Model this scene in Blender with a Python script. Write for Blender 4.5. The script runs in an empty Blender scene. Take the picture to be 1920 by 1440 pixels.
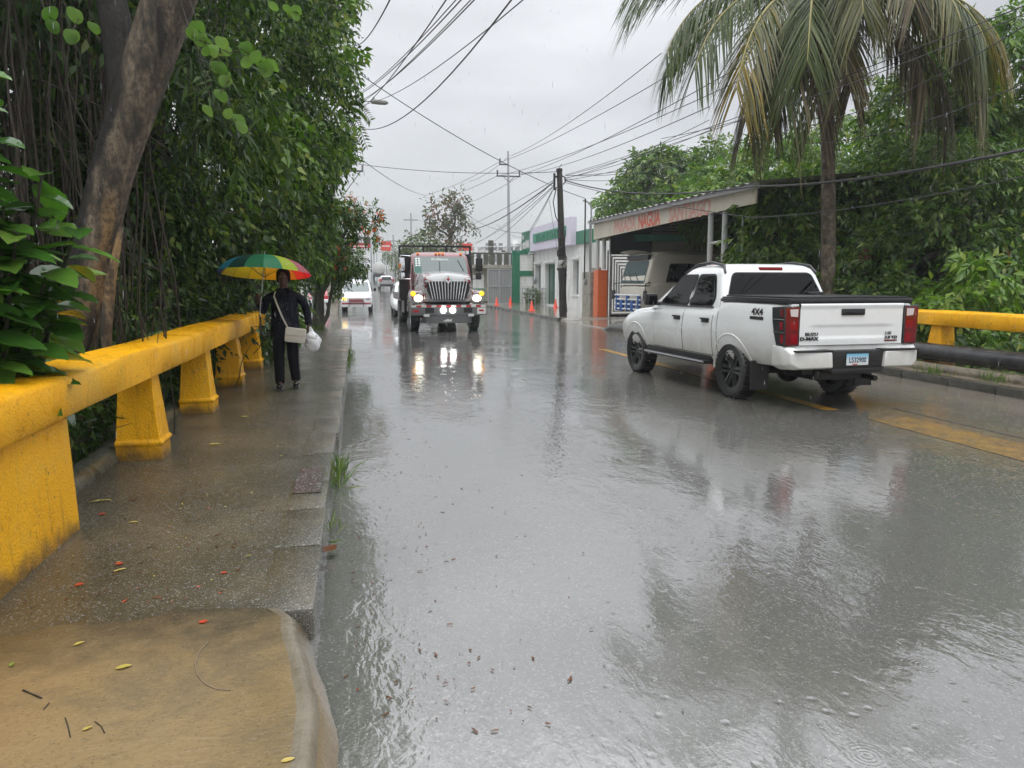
import bpy, bmesh, math, random
import numpy as np
from mathutils import Vector, Matrix
PI = math.pi
R = math.radians
SC = bpy.context.scene
COL = SC.collection
rnd = random.Random(7)
rng = np.random.default_rng(7)

# ------------------------------------------------------------------ camera, sky, sun, exposure
CAM_H, FPX, PITCH, YAW = 1.65, 1443.0, R(7.618), R(11.19)
cd = bpy.data.cameras.new('camera'); cam = bpy.data.objects.new('camera', cd); COL.objects.link(cam)
cam.location = (0, 0, CAM_H); cam.rotation_euler = (PI/2 - PITCH, 0, -YAW)
cd.sensor_width = 36; cd.lens = 36*FPX/1920; cd.clip_start = 0.05; cd.clip_end = 3000
SC.camera = cam
SC.view_settings.view_transform = 'Standard'; SC.view_settings.look = 'None'
SC.view_settings.exposure = 0.3; SC.view_settings.gamma = 1
SC.cycles.max_bounces = 7; SC.cycles.diffuse_bounces = 3; SC.cycles.glossy_bounces = 4
SC.cycles.transmission_bounces = 4; SC.cycles.transparent_max_bounces = 6; SC.cycles.volume_bounces = 0
SC.cycles.sample_clamp_indirect = 6; SC.cycles.use_denoising = True
SUN_EL, SUN_AZ = R(58), R(200)
W = bpy.data.worlds.new('World'); SC.world = W; W.use_nodes = True
def world():
    nt = W.node_tree; N = nt.nodes; L = nt.links; bg = N['Background']
    sky = N.new('ShaderNodeTexSky'); sky.sky_type = 'NISHITA'; sky.sun_disc = False
    sky.sun_elevation = SUN_EL; sky.sun_rotation = SUN_AZ
    tc = N.new('ShaderNodeTexCoord')
    sep = N.new('ShaderNodeSeparateXYZ'); L.new(tc.outputs['Generated'], sep.inputs[0])
    mp = N.new('ShaderNodeMapping'); mp.inputs['Scale'].default_value = (1, 1, 3.2); L.new(tc.outputs['Generated'], mp.inputs[0])
    n = N.new('ShaderNodeTexNoise'); n.inputs['Scale'].default_value = 2.1; n.inputs['Detail'].default_value = 5; n.inputs['Roughness'].default_value = .5
    L.new(mp.outputs[0], n.inputs[0])
    cl = N.new('ShaderNodeMapRange'); cl.inputs[1].default_value = .3; cl.inputs[2].default_value = .72; cl.inputs[3].default_value = .72; cl.inputs[4].default_value = 1.2
    L.new(n.outputs[0], cl.inputs[0])
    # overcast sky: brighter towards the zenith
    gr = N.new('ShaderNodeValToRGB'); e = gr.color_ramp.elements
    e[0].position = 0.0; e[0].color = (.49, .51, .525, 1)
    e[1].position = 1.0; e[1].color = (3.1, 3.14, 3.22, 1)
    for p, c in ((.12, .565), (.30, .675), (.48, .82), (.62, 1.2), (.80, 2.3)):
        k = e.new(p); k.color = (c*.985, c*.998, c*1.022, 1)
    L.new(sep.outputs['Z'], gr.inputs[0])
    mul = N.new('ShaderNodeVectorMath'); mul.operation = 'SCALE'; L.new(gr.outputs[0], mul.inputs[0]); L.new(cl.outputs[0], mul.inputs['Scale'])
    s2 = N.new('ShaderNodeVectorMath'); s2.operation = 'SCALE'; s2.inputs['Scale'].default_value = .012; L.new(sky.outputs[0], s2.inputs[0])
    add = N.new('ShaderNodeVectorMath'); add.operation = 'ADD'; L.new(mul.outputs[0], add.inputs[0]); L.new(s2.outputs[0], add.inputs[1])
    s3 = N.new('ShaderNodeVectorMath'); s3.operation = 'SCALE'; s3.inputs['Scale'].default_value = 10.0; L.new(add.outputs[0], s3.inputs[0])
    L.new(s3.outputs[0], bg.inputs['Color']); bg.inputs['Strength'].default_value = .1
world()
sl = bpy.data.lights.new('sun', 'SUN'); sl.energy = .6; sl.angle = R(35); sl.color = (1, .97, .93)
so = bpy.data.objects.new('sun', sl); COL.objects.link(so); so.rotation_euler = (PI/2 - SUN_EL, 0, -SUN_AZ + PI)

# ------------------------------------------------------------------ where a feature of the photo stands at a known distance down the road
def at(px, py, Y):
    sy, cy, sp, cp = math.sin(YAW), math.cos(YAW), math.sin(PITCH), math.cos(PITCH)
    f = Vector((sy*cp, cy*cp, -sp)); r = Vector((cy, -sy, 0)); u = r.cross(f)
    d = f*FPX + r*(px-960) - u*(py-720)
    return Vector((0, 0, CAM_H)) + d*(Y/d.y)
def zr(y):                                   # the road climbs gently further on
    t = min(max(0.0, y-50), 270); return .00033*t*t if t < 40 else .528 + .0264*(t-40)

# ------------------------------------------------------------------ object helpers
def tag(o, label=None, cat=None, group=None, kind=None):
    if label: o['label'] = label
    if cat: o['category'] = cat
    if group: o['group'] = group
    if kind: o['kind'] = kind
    return o
def thing(name, label, cat, loc=(0, 0, 0), rz=0, group=None, scale=1):
    o = bpy.data.objects.new(name, None); COL.objects.link(o); o.location = loc; o.rotation_euler = (0, 0, rz)
    o.scale = (scale,)*3; o.empty_display_size = .2
    return tag(o, label, cat, group)
def copy_tree(o, parent=None):
    c = o.copy(); COL.objects.link(c)
    if parent: c.parent = parent
    for ch in list(o.children): copy_tree(ch, c)
    return c
class MB:
    def __init__(s): s.v = []; s.f = []; s.m = []
    def add(s, V, F, mi=0):
        b = len(s.v); s.v += [tuple(p) for p in V]; s.f += [tuple(i+b for i in f) for f in F]; s.m += [mi]*len(F); return s
    def box(s, x0, x1, y0, y1, z0, z1, mi=0, M=None, bev=0.0):
        if bev > 0:
            bm = bmesh.new(); bmesh.ops.create_cube(bm, size=1)
            for v in bm.verts: v.co = Vector(((x0+x1)/2+v.co.x*(x1-x0), (y0+y1)/2+v.co.y*(y1-y0), (z0+z1)/2+v.co.z*(z1-z0)))
            bmesh.ops.bevel(bm, geom=bm.edges[:], offset=bev, segments=2, affect='EDGES', profile=.6)
            bm.verts.ensure_lookup_table(); V = [v.co.copy() for v in bm.verts]; F = [[v.index for v in f.verts] for f in bm.faces]; bm.free()
        else:
            V = [Vector(p) for p in ((x0,y0,z0),(x1,y0,z0),(x1,y1,z0),(x0,y1,z0),(x0,y0,z1),(x1,y0,z1),(x1,y1,z1),(x0,y1,z1))]
            F = [(0,3,2,1),(4,5,6,7),(0,1,5,4),(1,2,6,5),(2,3,7,6),(3,0,4,7)]
        if M is not None: V = [M @ Vector(p) for p in V]
        return s.add(V, F, mi)
    def prism(s, poly, h0, h1, fn, mi=0):      # fn(a, b, h) -> point ; poly = [(a, b)]
        n = len(poly); V = [fn(a, b, h0) for a, b in poly] + [fn(a, b, h1) for a, b in poly]
        F = [tuple(range(n-1, -1, -1)), tuple(range(n, 2*n))] + [(i, (i+1) % n, n+(i+1) % n, n+i) for i in range(n)]
        return s.add(V, F, mi)
    def tube(s, pts, rad, n=8, mi=0, cap=True, jit=0):
        pts = [Vector(p) for p in pts]; k = len(pts)
        if not hasattr(rad, '__len__'): rad = [rad]*k
        V = []; F = []; up = Vector((0, 0, 1)); prev = None
        for i, p in enumerate(pts):
            t = (pts[min(i+1, k-1)] - pts[max(i-1, 0)]).normalized()
            if prev is None:
                a = t.cross(up if abs(t.z) < .9 else Vector((1, 0, 0))).normalized()
            else:
                a = (prev - t*prev.dot(t)); a = a.normalized() if a.length > 1e-6 else t.cross(Vector((1, 0, 0))).normalized()
            prev = a; b = t.cross(a)
            for j in range(n):
                q = 2*PI*j/n; rr = rad[i]*(1+jit*rnd.uniform(-1, 1)); V.append(p + (a*math.cos(q) + b*math.sin(q))*rr)
        for i in range(k-1):
            for j in range(n):
                F.append((i*n+j, i*n+(j+1) % n, (i+1)*n+(j+1) % n, (i+1)*n+j))
        if cap: F.append(tuple(range(n-1, -1, -1))); F.append(tuple(range((k-1)*n, k*n)))
        return s.add(V, F, mi)
    def lathe(s, prof, n=24, M=None, mi=0, close=False, cap=True):    # prof = [(r, h)] round local Z
        V = []; F = []; k = len(prof)
        for r, h in prof:
            for j in range(n):
                q = 2*PI*j/n; V.append(Vector((r*math.cos(q), r*math.sin(q), h)))
        for i in range(k-1 + (1 if close else 0)):
            for j in range(n):
                a, b = i*n, ((i+1) % k)*n
                F.append((a+j, a+(j+1) % n, b+(j+1) % n, b+j))
        if not close and cap:
            F.append(tuple(range(n-1, -1, -1))); F.append(tuple(range((k-1)*n, k*n)))
        if M is not None: V = [M @ p for p in V]
        return s.add(V, F, mi)
    def grid(s, fn, nu, nv, mi=0):
        V = [fn(i/nu, j/nv) for j in range(nv+1) for i in range(nu+1)]
        F = [(j*(nu+1)+i, j*(nu+1)+i+1, (j+1)*(nu+1)+i+1, (j+1)*(nu+1)+i) for j in range(nv) for i in range(nu)]
        return s.add(V, F, mi)
    def ball(s, c, r, n=10, m=7, mi=0, sc=(1, 1, 1), jit=0):
        V = []; F = []
        for i in range(m+1):
            a = PI*i/m - PI/2
            for j in range(n):
                q = 2*PI*j/n; k = 1+jit*rnd.uniform(-1, 1)
                V.append((c[0]+r*sc[0]*math.cos(a)*math.cos(q)*k, c[1]+r*sc[1]*math.cos(a)*math.sin(q)*k, c[2]+r*sc[2]*math.sin(a)*k))
        for i in range(m):
            for j in range(n): F.append((i*n+j, i*n+(j+1) % n, (i+1)*n+(j+1) % n, (i+1)*n+j))
        return s.add(V, F, mi)
    def mesh(s, name, mats, smooth=None):
        me = bpy.data.meshes.new(name); me.from_pydata(s.v, [], s.f); me.update()
        for m in (mats if isinstance(mats, (list, tuple)) else [mats]): me.materials.append(m)
        if s.m and max(s.m) > 0: me.polygons.foreach_set('material_index', s.m)
        if smooth:
            me.polygons.foreach_set('use_smooth', [True]*len(me.polygons)); me.set_sharp_from_angle(angle=R(smooth))
        me.validate(); return me
    def build(s, name, mats, parent=None, smooth=None, loc=None, rz=0):
        o = bpy.data.objects.new(name, s.mesh(name, mats, smooth)); COL.objects.link(o)
        if parent: o.parent = parent
        if loc: o.location = loc
        if rz: o.rotation_euler = (0, 0, rz)
        return o
def fixn(o):                                  # outward normals
    bm = bmesh.new(); bm.from_mesh(o.data); bmesh.ops.remove_doubles(bm, verts=bm.verts, dist=1e-5); bmesh.ops.recalc_face_normals(bm, faces=bm.faces); bm.to_mesh(o.data); bm.free(); return o
def bake(o):                                  # apply modifiers
    dg = bpy.context.evaluated_depsgraph_get(); me = bpy.data.meshes.new_from_object(o.evaluated_get(dg)); o.modifiers.clear(); o.data = me; return o
def text(s, size, mat, name, parent, M, ext=.003, align='CENTER', shear=0, sx=1, bold=0):
    cu = bpy.data.curves.new(name, 'FONT'); cu.body = s; cu.size = size; cu.extrude = ext; cu.align_x = align; cu.shear = shear; cu.offset = bold
    cu.resolution_u = 3
    o = bpy.data.objects.new(name, cu); COL.objects.link(o)
    dg = bpy.context.evaluated_depsgraph_get(); me = bpy.data.meshes.new_from_object(o.evaluated_get(dg)); bpy.data.objects.remove(o)
    me.transform(M @ Matrix.Diagonal((sx, 1, 1, 1))); me.materials.clear(); me.materials.append(mat)
    o = bpy.data.objects.new(name, me); COL.objects.link(o)
    if parent: o.parent = parent
    return o
def frame(origin, xa, ya):
    xa = Vector(xa).normalized(); ya = Vector(ya).normalized(); za = xa.cross(ya)
    M = Matrix.Identity(4)
    for i in range(3): M[i][0] = xa[i]; M[i][1] = ya[i]; M[i][2] = za[i]; M[i][3] = origin[i]
    return M
def struct(o, name=None): o['kind'] = 'structure'; return o

# ------------------------------------------------------------------ materials
def mat(name, col, rough=.5, spec=.5, metal=0, coat=0, emit=None, es=0):
    m = bpy.data.materials.new(name); m.use_nodes = True; b = m.node_tree.nodes['Principled BSDF']
    b.inputs['Base Color'].default_value = (*col, 1); b.inputs['Roughness'].default_value = rough
    b.inputs['Specular IOR Level'].default_value = spec; b.inputs['Metallic'].default_value = metal; b.inputs['Coat Weight'].default_value = coat
    b.inputs['Coat Roughness'].default_value = .06
    if emit: b.inputs['Emission Color'].default_value = (*emit, 1); b.inputs['Emission Strength'].default_value = es
    return m
class NT:
    def __init__(s, m): s.nt = m.node_tree; s.N = s.nt.nodes; s.L = s.nt.links; s.b = s.N['Principled BSDF']
    def pos(s, sc=(1, 1, 1)):
        g = s.N.new('ShaderNodeNewGeometry'); mp = s.N.new('ShaderNodeMapping'); mp.inputs['Scale'].default_value = sc
        s.L.new(g.outputs['Position'], mp.inputs[0]); return mp.outputs[0]
    def obj(s, sc=(1, 1, 1)):
        g = s.N.new('ShaderNodeTexCoord'); mp = s.N.new('ShaderNodeMapping'); mp.inputs['Scale'].default_value = sc
        s.L.new(g.outputs['Object'], mp.inputs[0]); return mp.outputs[0]
    def noise(s, vec, scale, det=4, rough=.55, dist=0):
        n = s.N.new('ShaderNodeTexNoise'); n.inputs['Scale'].default_value = scale; n.inputs['Detail'].default_value = det
        n.inputs['Roughness'].default_value = rough; n.inputs['Distortion'].default_value = dist; s.L.new(vec, n.inputs['Vector']); return n.outputs[0]
    def vor(s, vec, scale, out='Distance', feat='F1', rand=1):
        n = s.N.new('ShaderNodeTexVoronoi'); n.feature = feat; n.inputs['Scale'].default_value = scale; n.inputs['Randomness'].default_value = rand
        s.L.new(vec, n.inputs['Vector']); return n.outputs[out]
    def rmp(s, v, a, b, c=0., d=1., smooth=True):
        n = s.N.new('ShaderNodeMapRange'); n.interpolation_type = 'SMOOTHSTEP' if smooth else 'LINEAR'
        for i, x in zip((1, 2, 3, 4), (a, b, c, d)): n.inputs[i].default_value = x
        s.L.new(v, n.inputs[0]); return n.outputs[0]
    def math(s, op, a, b=None, c=None):
        n = s.N.new('ShaderNodeMath'); n.operation = op
        for i, x in enumerate((a, b, c)):
            if x is None: continue
            if isinstance(x, (int, float)): n.inputs[i].default_value = x
            else: s.L.new(x, n.inputs[i])
        return n.outputs[0]
    def mix(s, f, a, b, blend='MIX'):
        n = s.N.new('ShaderNodeMix'); n.data_type = 'RGBA'; n.blend_type = blend
        for i, x in ((0, f), (6, a), (7, b)):
            if isinstance(x, (int, float)): n.inputs[i].default_value = x
            elif isinstance(x, tuple): n.inputs[i].default_value = (*x, 1)
            else: s.L.new(x, n.inputs[i])
        return n.outputs[2]
    def ramp(s, v, stops):
        n = s.N.new('ShaderNodeValToRGB'); e = n.color_ramp.elements
        e[0].position, e[0].color = stops[0][0], (*stops[0][1], 1); e[1].position, e[1].color = stops[-1][0], (*stops[-1][1], 1)
        for p, c in stops[1:-1]: k = e.new(p); k.color = (*c, 1)
        s.L.new(v, n.inputs[0]); return n.outputs[0]
    def xyz(s, vec):
        n = s.N.new('ShaderNodeSeparateXYZ'); s.L.new(vec, n.inputs[0]); return n.outputs
    def bump(s, h, st=.5, dist=.01, nrm=None):
        n = s.N.new('ShaderNodeBump'); n.inputs['Strength'].default_value = st; n.inputs['Distance'].default_value = dist
        s.L.new(h, n.inputs['Height'])
        if nrm is not None: s.L.new(nrm, n.inputs['Normal'])
        return n.outputs[0]
    def set(s, **k):
        for n, v in k.items():
            n = {'color': 'Base Color', 'rough': 'Roughness', 'normal': 'Normal', 'spec': 'Specular IOR Level', 'ior': 'IOR', 'metal': 'Metallic', 'coat': 'Coat Weight', 'alpha': 'Alpha'}[n]
            if isinstance(v, (int, float)): s.b.inputs[n].default_value = v
            else: s.L.new(v, s.b.inputs[n])
def leaf_mat(name, stops, rough=.38, trans=.3):
    m = mat(name, (.05, .1, .02), rough, .32); t = NT(m)
    g = t.N.new('ShaderNodeNewGeometry'); c = t.ramp(g.outputs['Random Per Island'], stops)
    n = t.noise(t.pos(), .9, 2); c = t.mix(t.rmp(n, .35, .65, 0, .5), c, t.mix(1., c, (.72, .8, .5), 'MULTIPLY'))
    t.set(color=c)
    tr = t.N.new('ShaderNodeBsdfTranslucent'); t.L.new(t.mix(1., c, (1.3, 1.6, .6), 'MULTIPLY'), tr.inputs[0])
    mx = t.N.new('ShaderNodeMixShader'); mx.inputs[0].default_value = trans
    out = t.N['Material Output']; t.L.new(t.b.outputs[0], mx.inputs[1]); t.L.new(tr.outputs[0], mx.inputs[2]); t.L.new(mx.outputs[0], out.inputs[0])
    return m
def mottled(name, c1, c2, scale=6, rough=.5, bump=.3, bscale=30, dist=.01, c3=None, spec=.5, stretch=(1, 1, 1)):
    m = mat(name, c1, rough, spec); t = NT(m); p = t.pos(stretch)
    n = t.noise(p, scale, 6, .6); c = t.ramp(n, [(.32, c1), (.68, c2)] if c3 is None else [(.3, c1), (.5, c2), (.7, c3)])
    t.set(color=c)
    if bump: t.set(normal=t.bump(t.noise(p, bscale, 5, .65), bump, dist))
    return m

def ripples(t, scale, freq, thr):              # rings of rain drops on standing water
    p = t.pos()
    n = t.N.new('ShaderNodeTexVoronoi'); n.voronoi_dimensions = '2D'; n.inputs['Scale'].default_value = scale; t.L.new(p, n.inputs['Vector'])
    d = n.outputs['Distance']; r = t.xyz(n.outputs['Color'])
    ring = t.math('SINE', t.math('MULTIPLY', d, freq))
    fall = t.rmp(d, .12, .5, 1, 0)
    on = t.math('GREATER_THAN', r[0], thr)
    return t.math('MULTIPLY', t.math('MULTIPLY', ring, fall), on)

def m_road():
    m = mat('wet_asphalt', (.05, .05, .05), .1, .5); t = NT(m); p = t.pos(); X, Y, Z = t.xyz(p)
    big = t.noise(p, .33, 3, .5, .4); mid = t.noise(p, 1.7, 4)
    xs = t.math('ADD', X, t.math('MULTIPLY', t.math('SUBTRACT', big, .5), 4.5))
    flood = t.rmp(xs, 3.2, 6.4, 1, 0)
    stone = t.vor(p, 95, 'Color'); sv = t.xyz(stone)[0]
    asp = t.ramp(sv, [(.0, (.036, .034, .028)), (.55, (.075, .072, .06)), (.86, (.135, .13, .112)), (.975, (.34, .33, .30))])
    asp = t.mix(t.rmp(mid, .35, .7, 0, .45), asp, (.06, .056, .05))
    mud = t.rmp(t.math('ADD', X, t.math('MULTIPLY', t.math('SUBTRACT', mid, .5), 1.6)), 6.9, 8.6, 0, .75)
    asp = t.mix(mud, asp, (.16, .135, .105))
    c = t.mix(t.math('MULTIPLY', flood, .75), asp, (.12, .12, .117))
    c = t.mix(t.rmp(t.xyz(t.vor(p, 150, 'Color'))[1], .95, .985, 0, .38), c, (.36, .35, .33))  # pale flecks painted into the colour for glints of rain splashes
    lm = t.rmp(mid, .3, .7, 0, .2); c = t.mix(lm, c, (.12, .115, .105))
    rough = t.math('ADD', t.math('MULTIPLY', flood, -.06), t.rmp(mid, .3, .7, .07, .11))
    h1 = ripples(t, 4.6, 75, .72); dv = t.N.new('ShaderNodeTexVoronoi'); dv.voronoi_dimensions = '2D'; dv.inputs['Scale'].default_value = 8; t.L.new(t.pos(), dv.inputs['Vector']); h2 = t.math('MULTIPLY', t.rmp(dv.outputs['Distance'], .02, .2, -1.6, 0), t.math('GREATER_THAN', t.xyz(dv.outputs['Color'])[1], .6))
    hn = t.noise(p, 60, 3, .7); hw = t.noise(t.pos((1, .5, 1)), 7, 3, .6, .5)
    grain = t.math('MULTIPLY', sv, t.math('SUBTRACT', 1., flood))
    n1 = t.bump(t.math('ADD', t.math('MULTIPLY', h1, .22), h2), .14, .003)
    pm = t.rmp(t.noise(t.pos((1, .6, 1)), .8, 2), .42, .62, .25, 1.); hw2 = t.math('MULTIPLY', t.math('ADD', hw, t.math('MULTIPLY', t.noise(t.pos((1, .45, 1)), 19, 2, .5, .8), .45)), pm)
    n2 = t.bump(hw2, .40, .015, n1)
    n3 = t.bump(t.math('ADD', t.math('MULTIPLY', grain, .9), t.math('MULTIPLY', t.math('MULTIPLY', hn, .55), t.math('SUBTRACT', 1.05, t.math('MULTIPLY', flood, .58)))), .34, .0026, n2)
    t.set(color=c, rough=rough, normal=n3, ior=t.rmp(flood, 0, 1, 2.1, 3.3), spec=.5)
    return m
def m_walk():
    m = mat('wet_pavement', (.07, .065, .06), .15, .5); t = NT(m); p = t.pos(); X, Y, Z = t.xyz(p)
    a = t.noise(p, 1.3, 5, .6, .3); b = t.noise(p, 9, 4)
    c = t.ramp(a, [(.3, (.030, .029, .017)), (.5, (.056, .050, .030)), (.7, (.105, .085, .050))])
    c = t.mix(t.rmp(b, .45, .75, 0, .5), c, (.034, .036, .028))
    st = t.xyz(t.vor(p, 170, 'Color'))[0]; c = t.mix(t.rmp(st, .88, .97, 0, .8), c, (.26, .25, .23))
    wet = t.rmp(t.noise(p, .9, 3), .4, .6)
    h = t.math('ADD', t.math('ADD', t.noise(p, 55, 4, .7), t.math('MULTIPLY', st, .35)), t.math('MULTIPLY', t.noise(p, 13, 3), .8))
    n0 = t.bump(ripples(t, 7, 85, .5), .2, .003)
    t.set(color=c, rough=t.rmp(wet, 0, 1, .24, .07), normal=t.bump(h, .8, .006, n0), ior=2.1)
    return m
def m_ramp():
    m = mat('muddy_concrete', (.2, .15, .1), .2, .5); t = NT(m); p = t.pos()
    a = t.noise(p, 1.1, 5, .55, .3); c = t.ramp(a, [(.3, (.155, .110, .053)), (.55, (.215, .155, .080)), (.75, (.25, .185, .10))]); gp = t.noise(p, 2.1, 6, .7, .6); c = t.mix(t.rmp(gp, .44, .66, 0, .55), c, (.105, .088, .06))
    sp = t.noise(p, 40, 4, .7); w = t.noise(t.pos((1.0, 3.2, 1)), 5, 5, .6, 2.2)
    ln = t.math('ABSOLUTE', t.math('SUBTRACT', w, .5)); c = t.mix(t.rmp(ln, 0., .016, .34, 0), c, (.07, .052, .034)); X, Y, Z = t.xyz(p); far = t.rmp(t.math('ADD', t.math('ADD', Y, t.math('MULTIPLY', X, -.12)), t.math('MULTIPLY', t.math('SUBTRACT', t.noise(p, 2.6, 5, .65), .5), 1.1)), 3.1, 3.65); c = t.mix(t.math('MULTIPLY', far, .85), c, (.045, .040, .030)); sp = t.noise(p, 40, 4, .7); c = t.mix(t.rmp(sp, .48, .72, 0, .28), c, (.09, .068, .042)); pore = t.xyz(t.vor(p, 150, 'Color'))[0]; c = t.mix(t.rmp(pore, .93, .99, 0, .3), c, (.28, .22, .14)); c = t.mix(t.rmp(pore, .06, .02, 0, .35), c, (.06, .048, .03))
    n0 = t.bump(t.math('ADD', w, t.math('MULTIPLY', sp, .2)), .30, .010); n1 = t.bump(t.noise(p, 120, 3, .7), .10, .002, n0)
    t.set(color=c, rough=.11, normal=n1, ior=1.65)
    return m
def m_yellow():
    m = mat('yellow_paint', (.6, .32, .015), .28, .22); t = NT(m); p = t.pos(); X, Y, Z = t.xyz(p)
    a = t.noise(p, 2.2, 5, .6); c = t.ramp(a, [(.3, (.78, .36, .004)), (.6, (.88, .44, .006)), (.8, (.90, .48, .02))])
    cr = t.noise(t.pos((1, 1, .35)), 24, 6, .75); c = t.mix(t.rmp(cr, .58, .68, 0, .75), c, (.12, .07, .018)); ch = t.vor(t.pos((1, 1, .8)), 9, 'Distance'); c = t.mix(t.math('MULTIPLY', t.rmp(ch, .10, .05), t.rmp(t.noise(p, 3.3, 3), .5, .6)), c, (.09, .075, .05)); fl = t.noise(p, 1.1, 6, .7); c = t.mix(t.rmp(fl, .52, .7, 0, .35), c, (.40, .30, .12))
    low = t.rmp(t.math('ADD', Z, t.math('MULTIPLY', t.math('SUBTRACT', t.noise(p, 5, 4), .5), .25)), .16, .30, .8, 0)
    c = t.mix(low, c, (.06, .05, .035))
    v = t.noise(t.pos((6, 6, .6)), 3, 5, .7); c = t.mix(t.rmp(v, .52, .75, 0, .5), c, (.30, .15, .01))
    t.set(color=c, normal=t.bump(t.math('ADD', t.noise(p, 18, 5, .7), t.noise(p, 70, 3)), .75, .014), rough=t.rmp(a, .3, .7, .2, .4))
    return m
def m_bark(name, c1, c2, c3, sc=(6, 6, 1.2)):
    m = mat(name, c1, .6, .35); t = NT(m); p = t.pos(sc); n = t.noise(p, 1.6, 7, .65, .6)
    c = t.ramp(n, [(.34, c1), (.5, c2), (.66, c3)]); l = t.noise(t.pos(), 3, 4); c = t.mix(t.rmp(l, .5, .66, 0, .6), c, (.035, .045, .02))
    t.set(color=c, normal=t.bump(t.noise(p, 3, 7, .7, .4), .8, .03)); return m

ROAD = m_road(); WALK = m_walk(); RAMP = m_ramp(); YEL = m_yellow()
KERB = mottled('wet_kerb_stone', (.028, .029, .024), (.075, .072, .06), 5, .14, .7, 50, .012)
EARTH = mottled('wet_earth', (.03, .026, .016), (.07, .06, .035), 3, .4, .6, 20, .03)
FORE = mottled('wet_forecourt_concrete', (.16, .145, .12), (.27, .25, .215), .8, .09, .2, 12, .006)
CONC = mottled('weathered_concrete', (.20, .18, .14), (.32, .30, .25), 2.5, .6, .5, 30, .01, (.12, .11, .085))
DARKC = mottled('mossy_dark_concrete', (.055, .055, .045), (.11, .11, .085), 4, .4, .6, 30, .02)
WHITEW = mottled('white_wall_paint', (.52, .52, .49), (.68, .69, .67), 1.6, .5, .2, 40, .006, (.74, .75, .74), stretch=(1.6, 1.6, .5))
GREENW = mat('green_paint', (.02, .16, .09), .45)
GREYP = mat('grey_steel_paint', (.36, .37, .37), .4)
CREAM = mottled('cream_fascia_paint', (.52, .47, .37), (.60, .55, .45), 1.5, .5, .1, 30, .004)
ORANGE = mottled('orange_paint', (.62, .12, .03), (.7, .16, .05), 3, .45, .2, 40, .004)
BLACK = mat('black_plastic', (.012, .012, .013), .38)
RUBBER = mottled('wet_rubber', (.010, .010, .011), (.02, .02, .021), 20, .42, .4, 60, .004)
STEEL = mat('galvanised_steel', (.4, .41, .42), .35, .5, .7)
CHROME = mat('chrome', (.75, .76, .77), .12, .5, 1)
GLASSD = mat('dark_tinted_glass', (.004, .0045, .005), .03, .22)
GLASSG = mat('green_grey_glass', (.10, .13, .125), .05, .7)
WPAINT = mat('white_car_paint', (.74, .755, .76), .28, .5, 0, .6)
RED = mat('red_plastic', (.42, .012, .02), .2, .5)
CABLE = mat('black_cable', (.018, .018, .02), .5)

# ================================================================== setting
def sstep(a, b, x): t = min(1, max(0, (x-a)/(b-a))); return t*t*(3-2*t)
def ground():
    xs = [-900, -300, -120, -60, -30, -20, -14, -10, -7, -5.5, -4.5, -3.6, -3, -2.6, -2.3, -2.05, -1.2, -.3, 3, 6, 9, 9.5, 10.2, 10.5, 10.9, 11.5, 12.5, 14, 17, 22, 30, 45, 80, 160, 400, 900]
    ys = [-60, -20, -8, -3, 0, 2, 4, 6, 8, 10, 12, 14, 16, 17.5, 19, 20.5, 22, 23.5, 25, 28, 32, 40, 50, 60, 70, 80, 90, 110, 140, 180, 240, 320, 500, 900, 1500]
    m = MB(); V = []
    for y in ys:
        for x in xs:
            z = zr(y)-.06
            z -= 2.4*sstep(-2.1, -4.2, x)*(1-sstep(20, 26, y))*(1-sstep(-9, -22, x)*.6)
            z -= 1.3*sstep(10.4, 12.5, x)*(1-sstep(15, 20, y))*(1-sstep(16, 25, x))
            V.append((x, y, z))
    n = len(xs); F = [(j*n+i, j*n+i+1, (j+1)*n+i+1, (j+1)*n+i) for j in range(len(ys)-1) for i in range(n-1)]
    m.add(V, F); struct(m.build('ground', EARTH, smooth=60))
ground()
def strip(name, material, prof, ys, dz=0):
    """sheet following the road's long profile; prof(y) -> [(x, z)]"""
    m = MB(); rows = [prof(y) for y in ys]; n = len(rows[0])
    V = [(x, y, zr(y)+z+dz) for y, r in zip(ys, rows) for x, z in r]
    F = [(j*n+i, j*n+i+1, (j+1)*n+i+1, (j+1)*n+i) for j in range(len(ys)-1) for i in range(n-1)]
    m.add(V, F); return struct(m.build(name, material))
YR = [-6, -2, 1, 2, 3, 4, 5, 6, 8, 10, 13, 16, 20, 24, 26, 28, 31, 34, 38, 44, 50, 54, 58, 62, 66, 70, 74, 78, 82, 86, 90, 100, 120, 150, 190, 240, 320]
def pr(y):
    l = -.26 if y < 25 else -.26-6.2*sstep(25, 29, y)*(1-.72*sstep(60, 110, y)); r = 9.2 if y < 18 else 9.2-.8*sstep(18, 24, y)-1.6*sstep(60, 100, y)
    return [(l + (r-l)*i/8, 0) for i in range(9)]
strip('road', ROAD, pr, YR)
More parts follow.
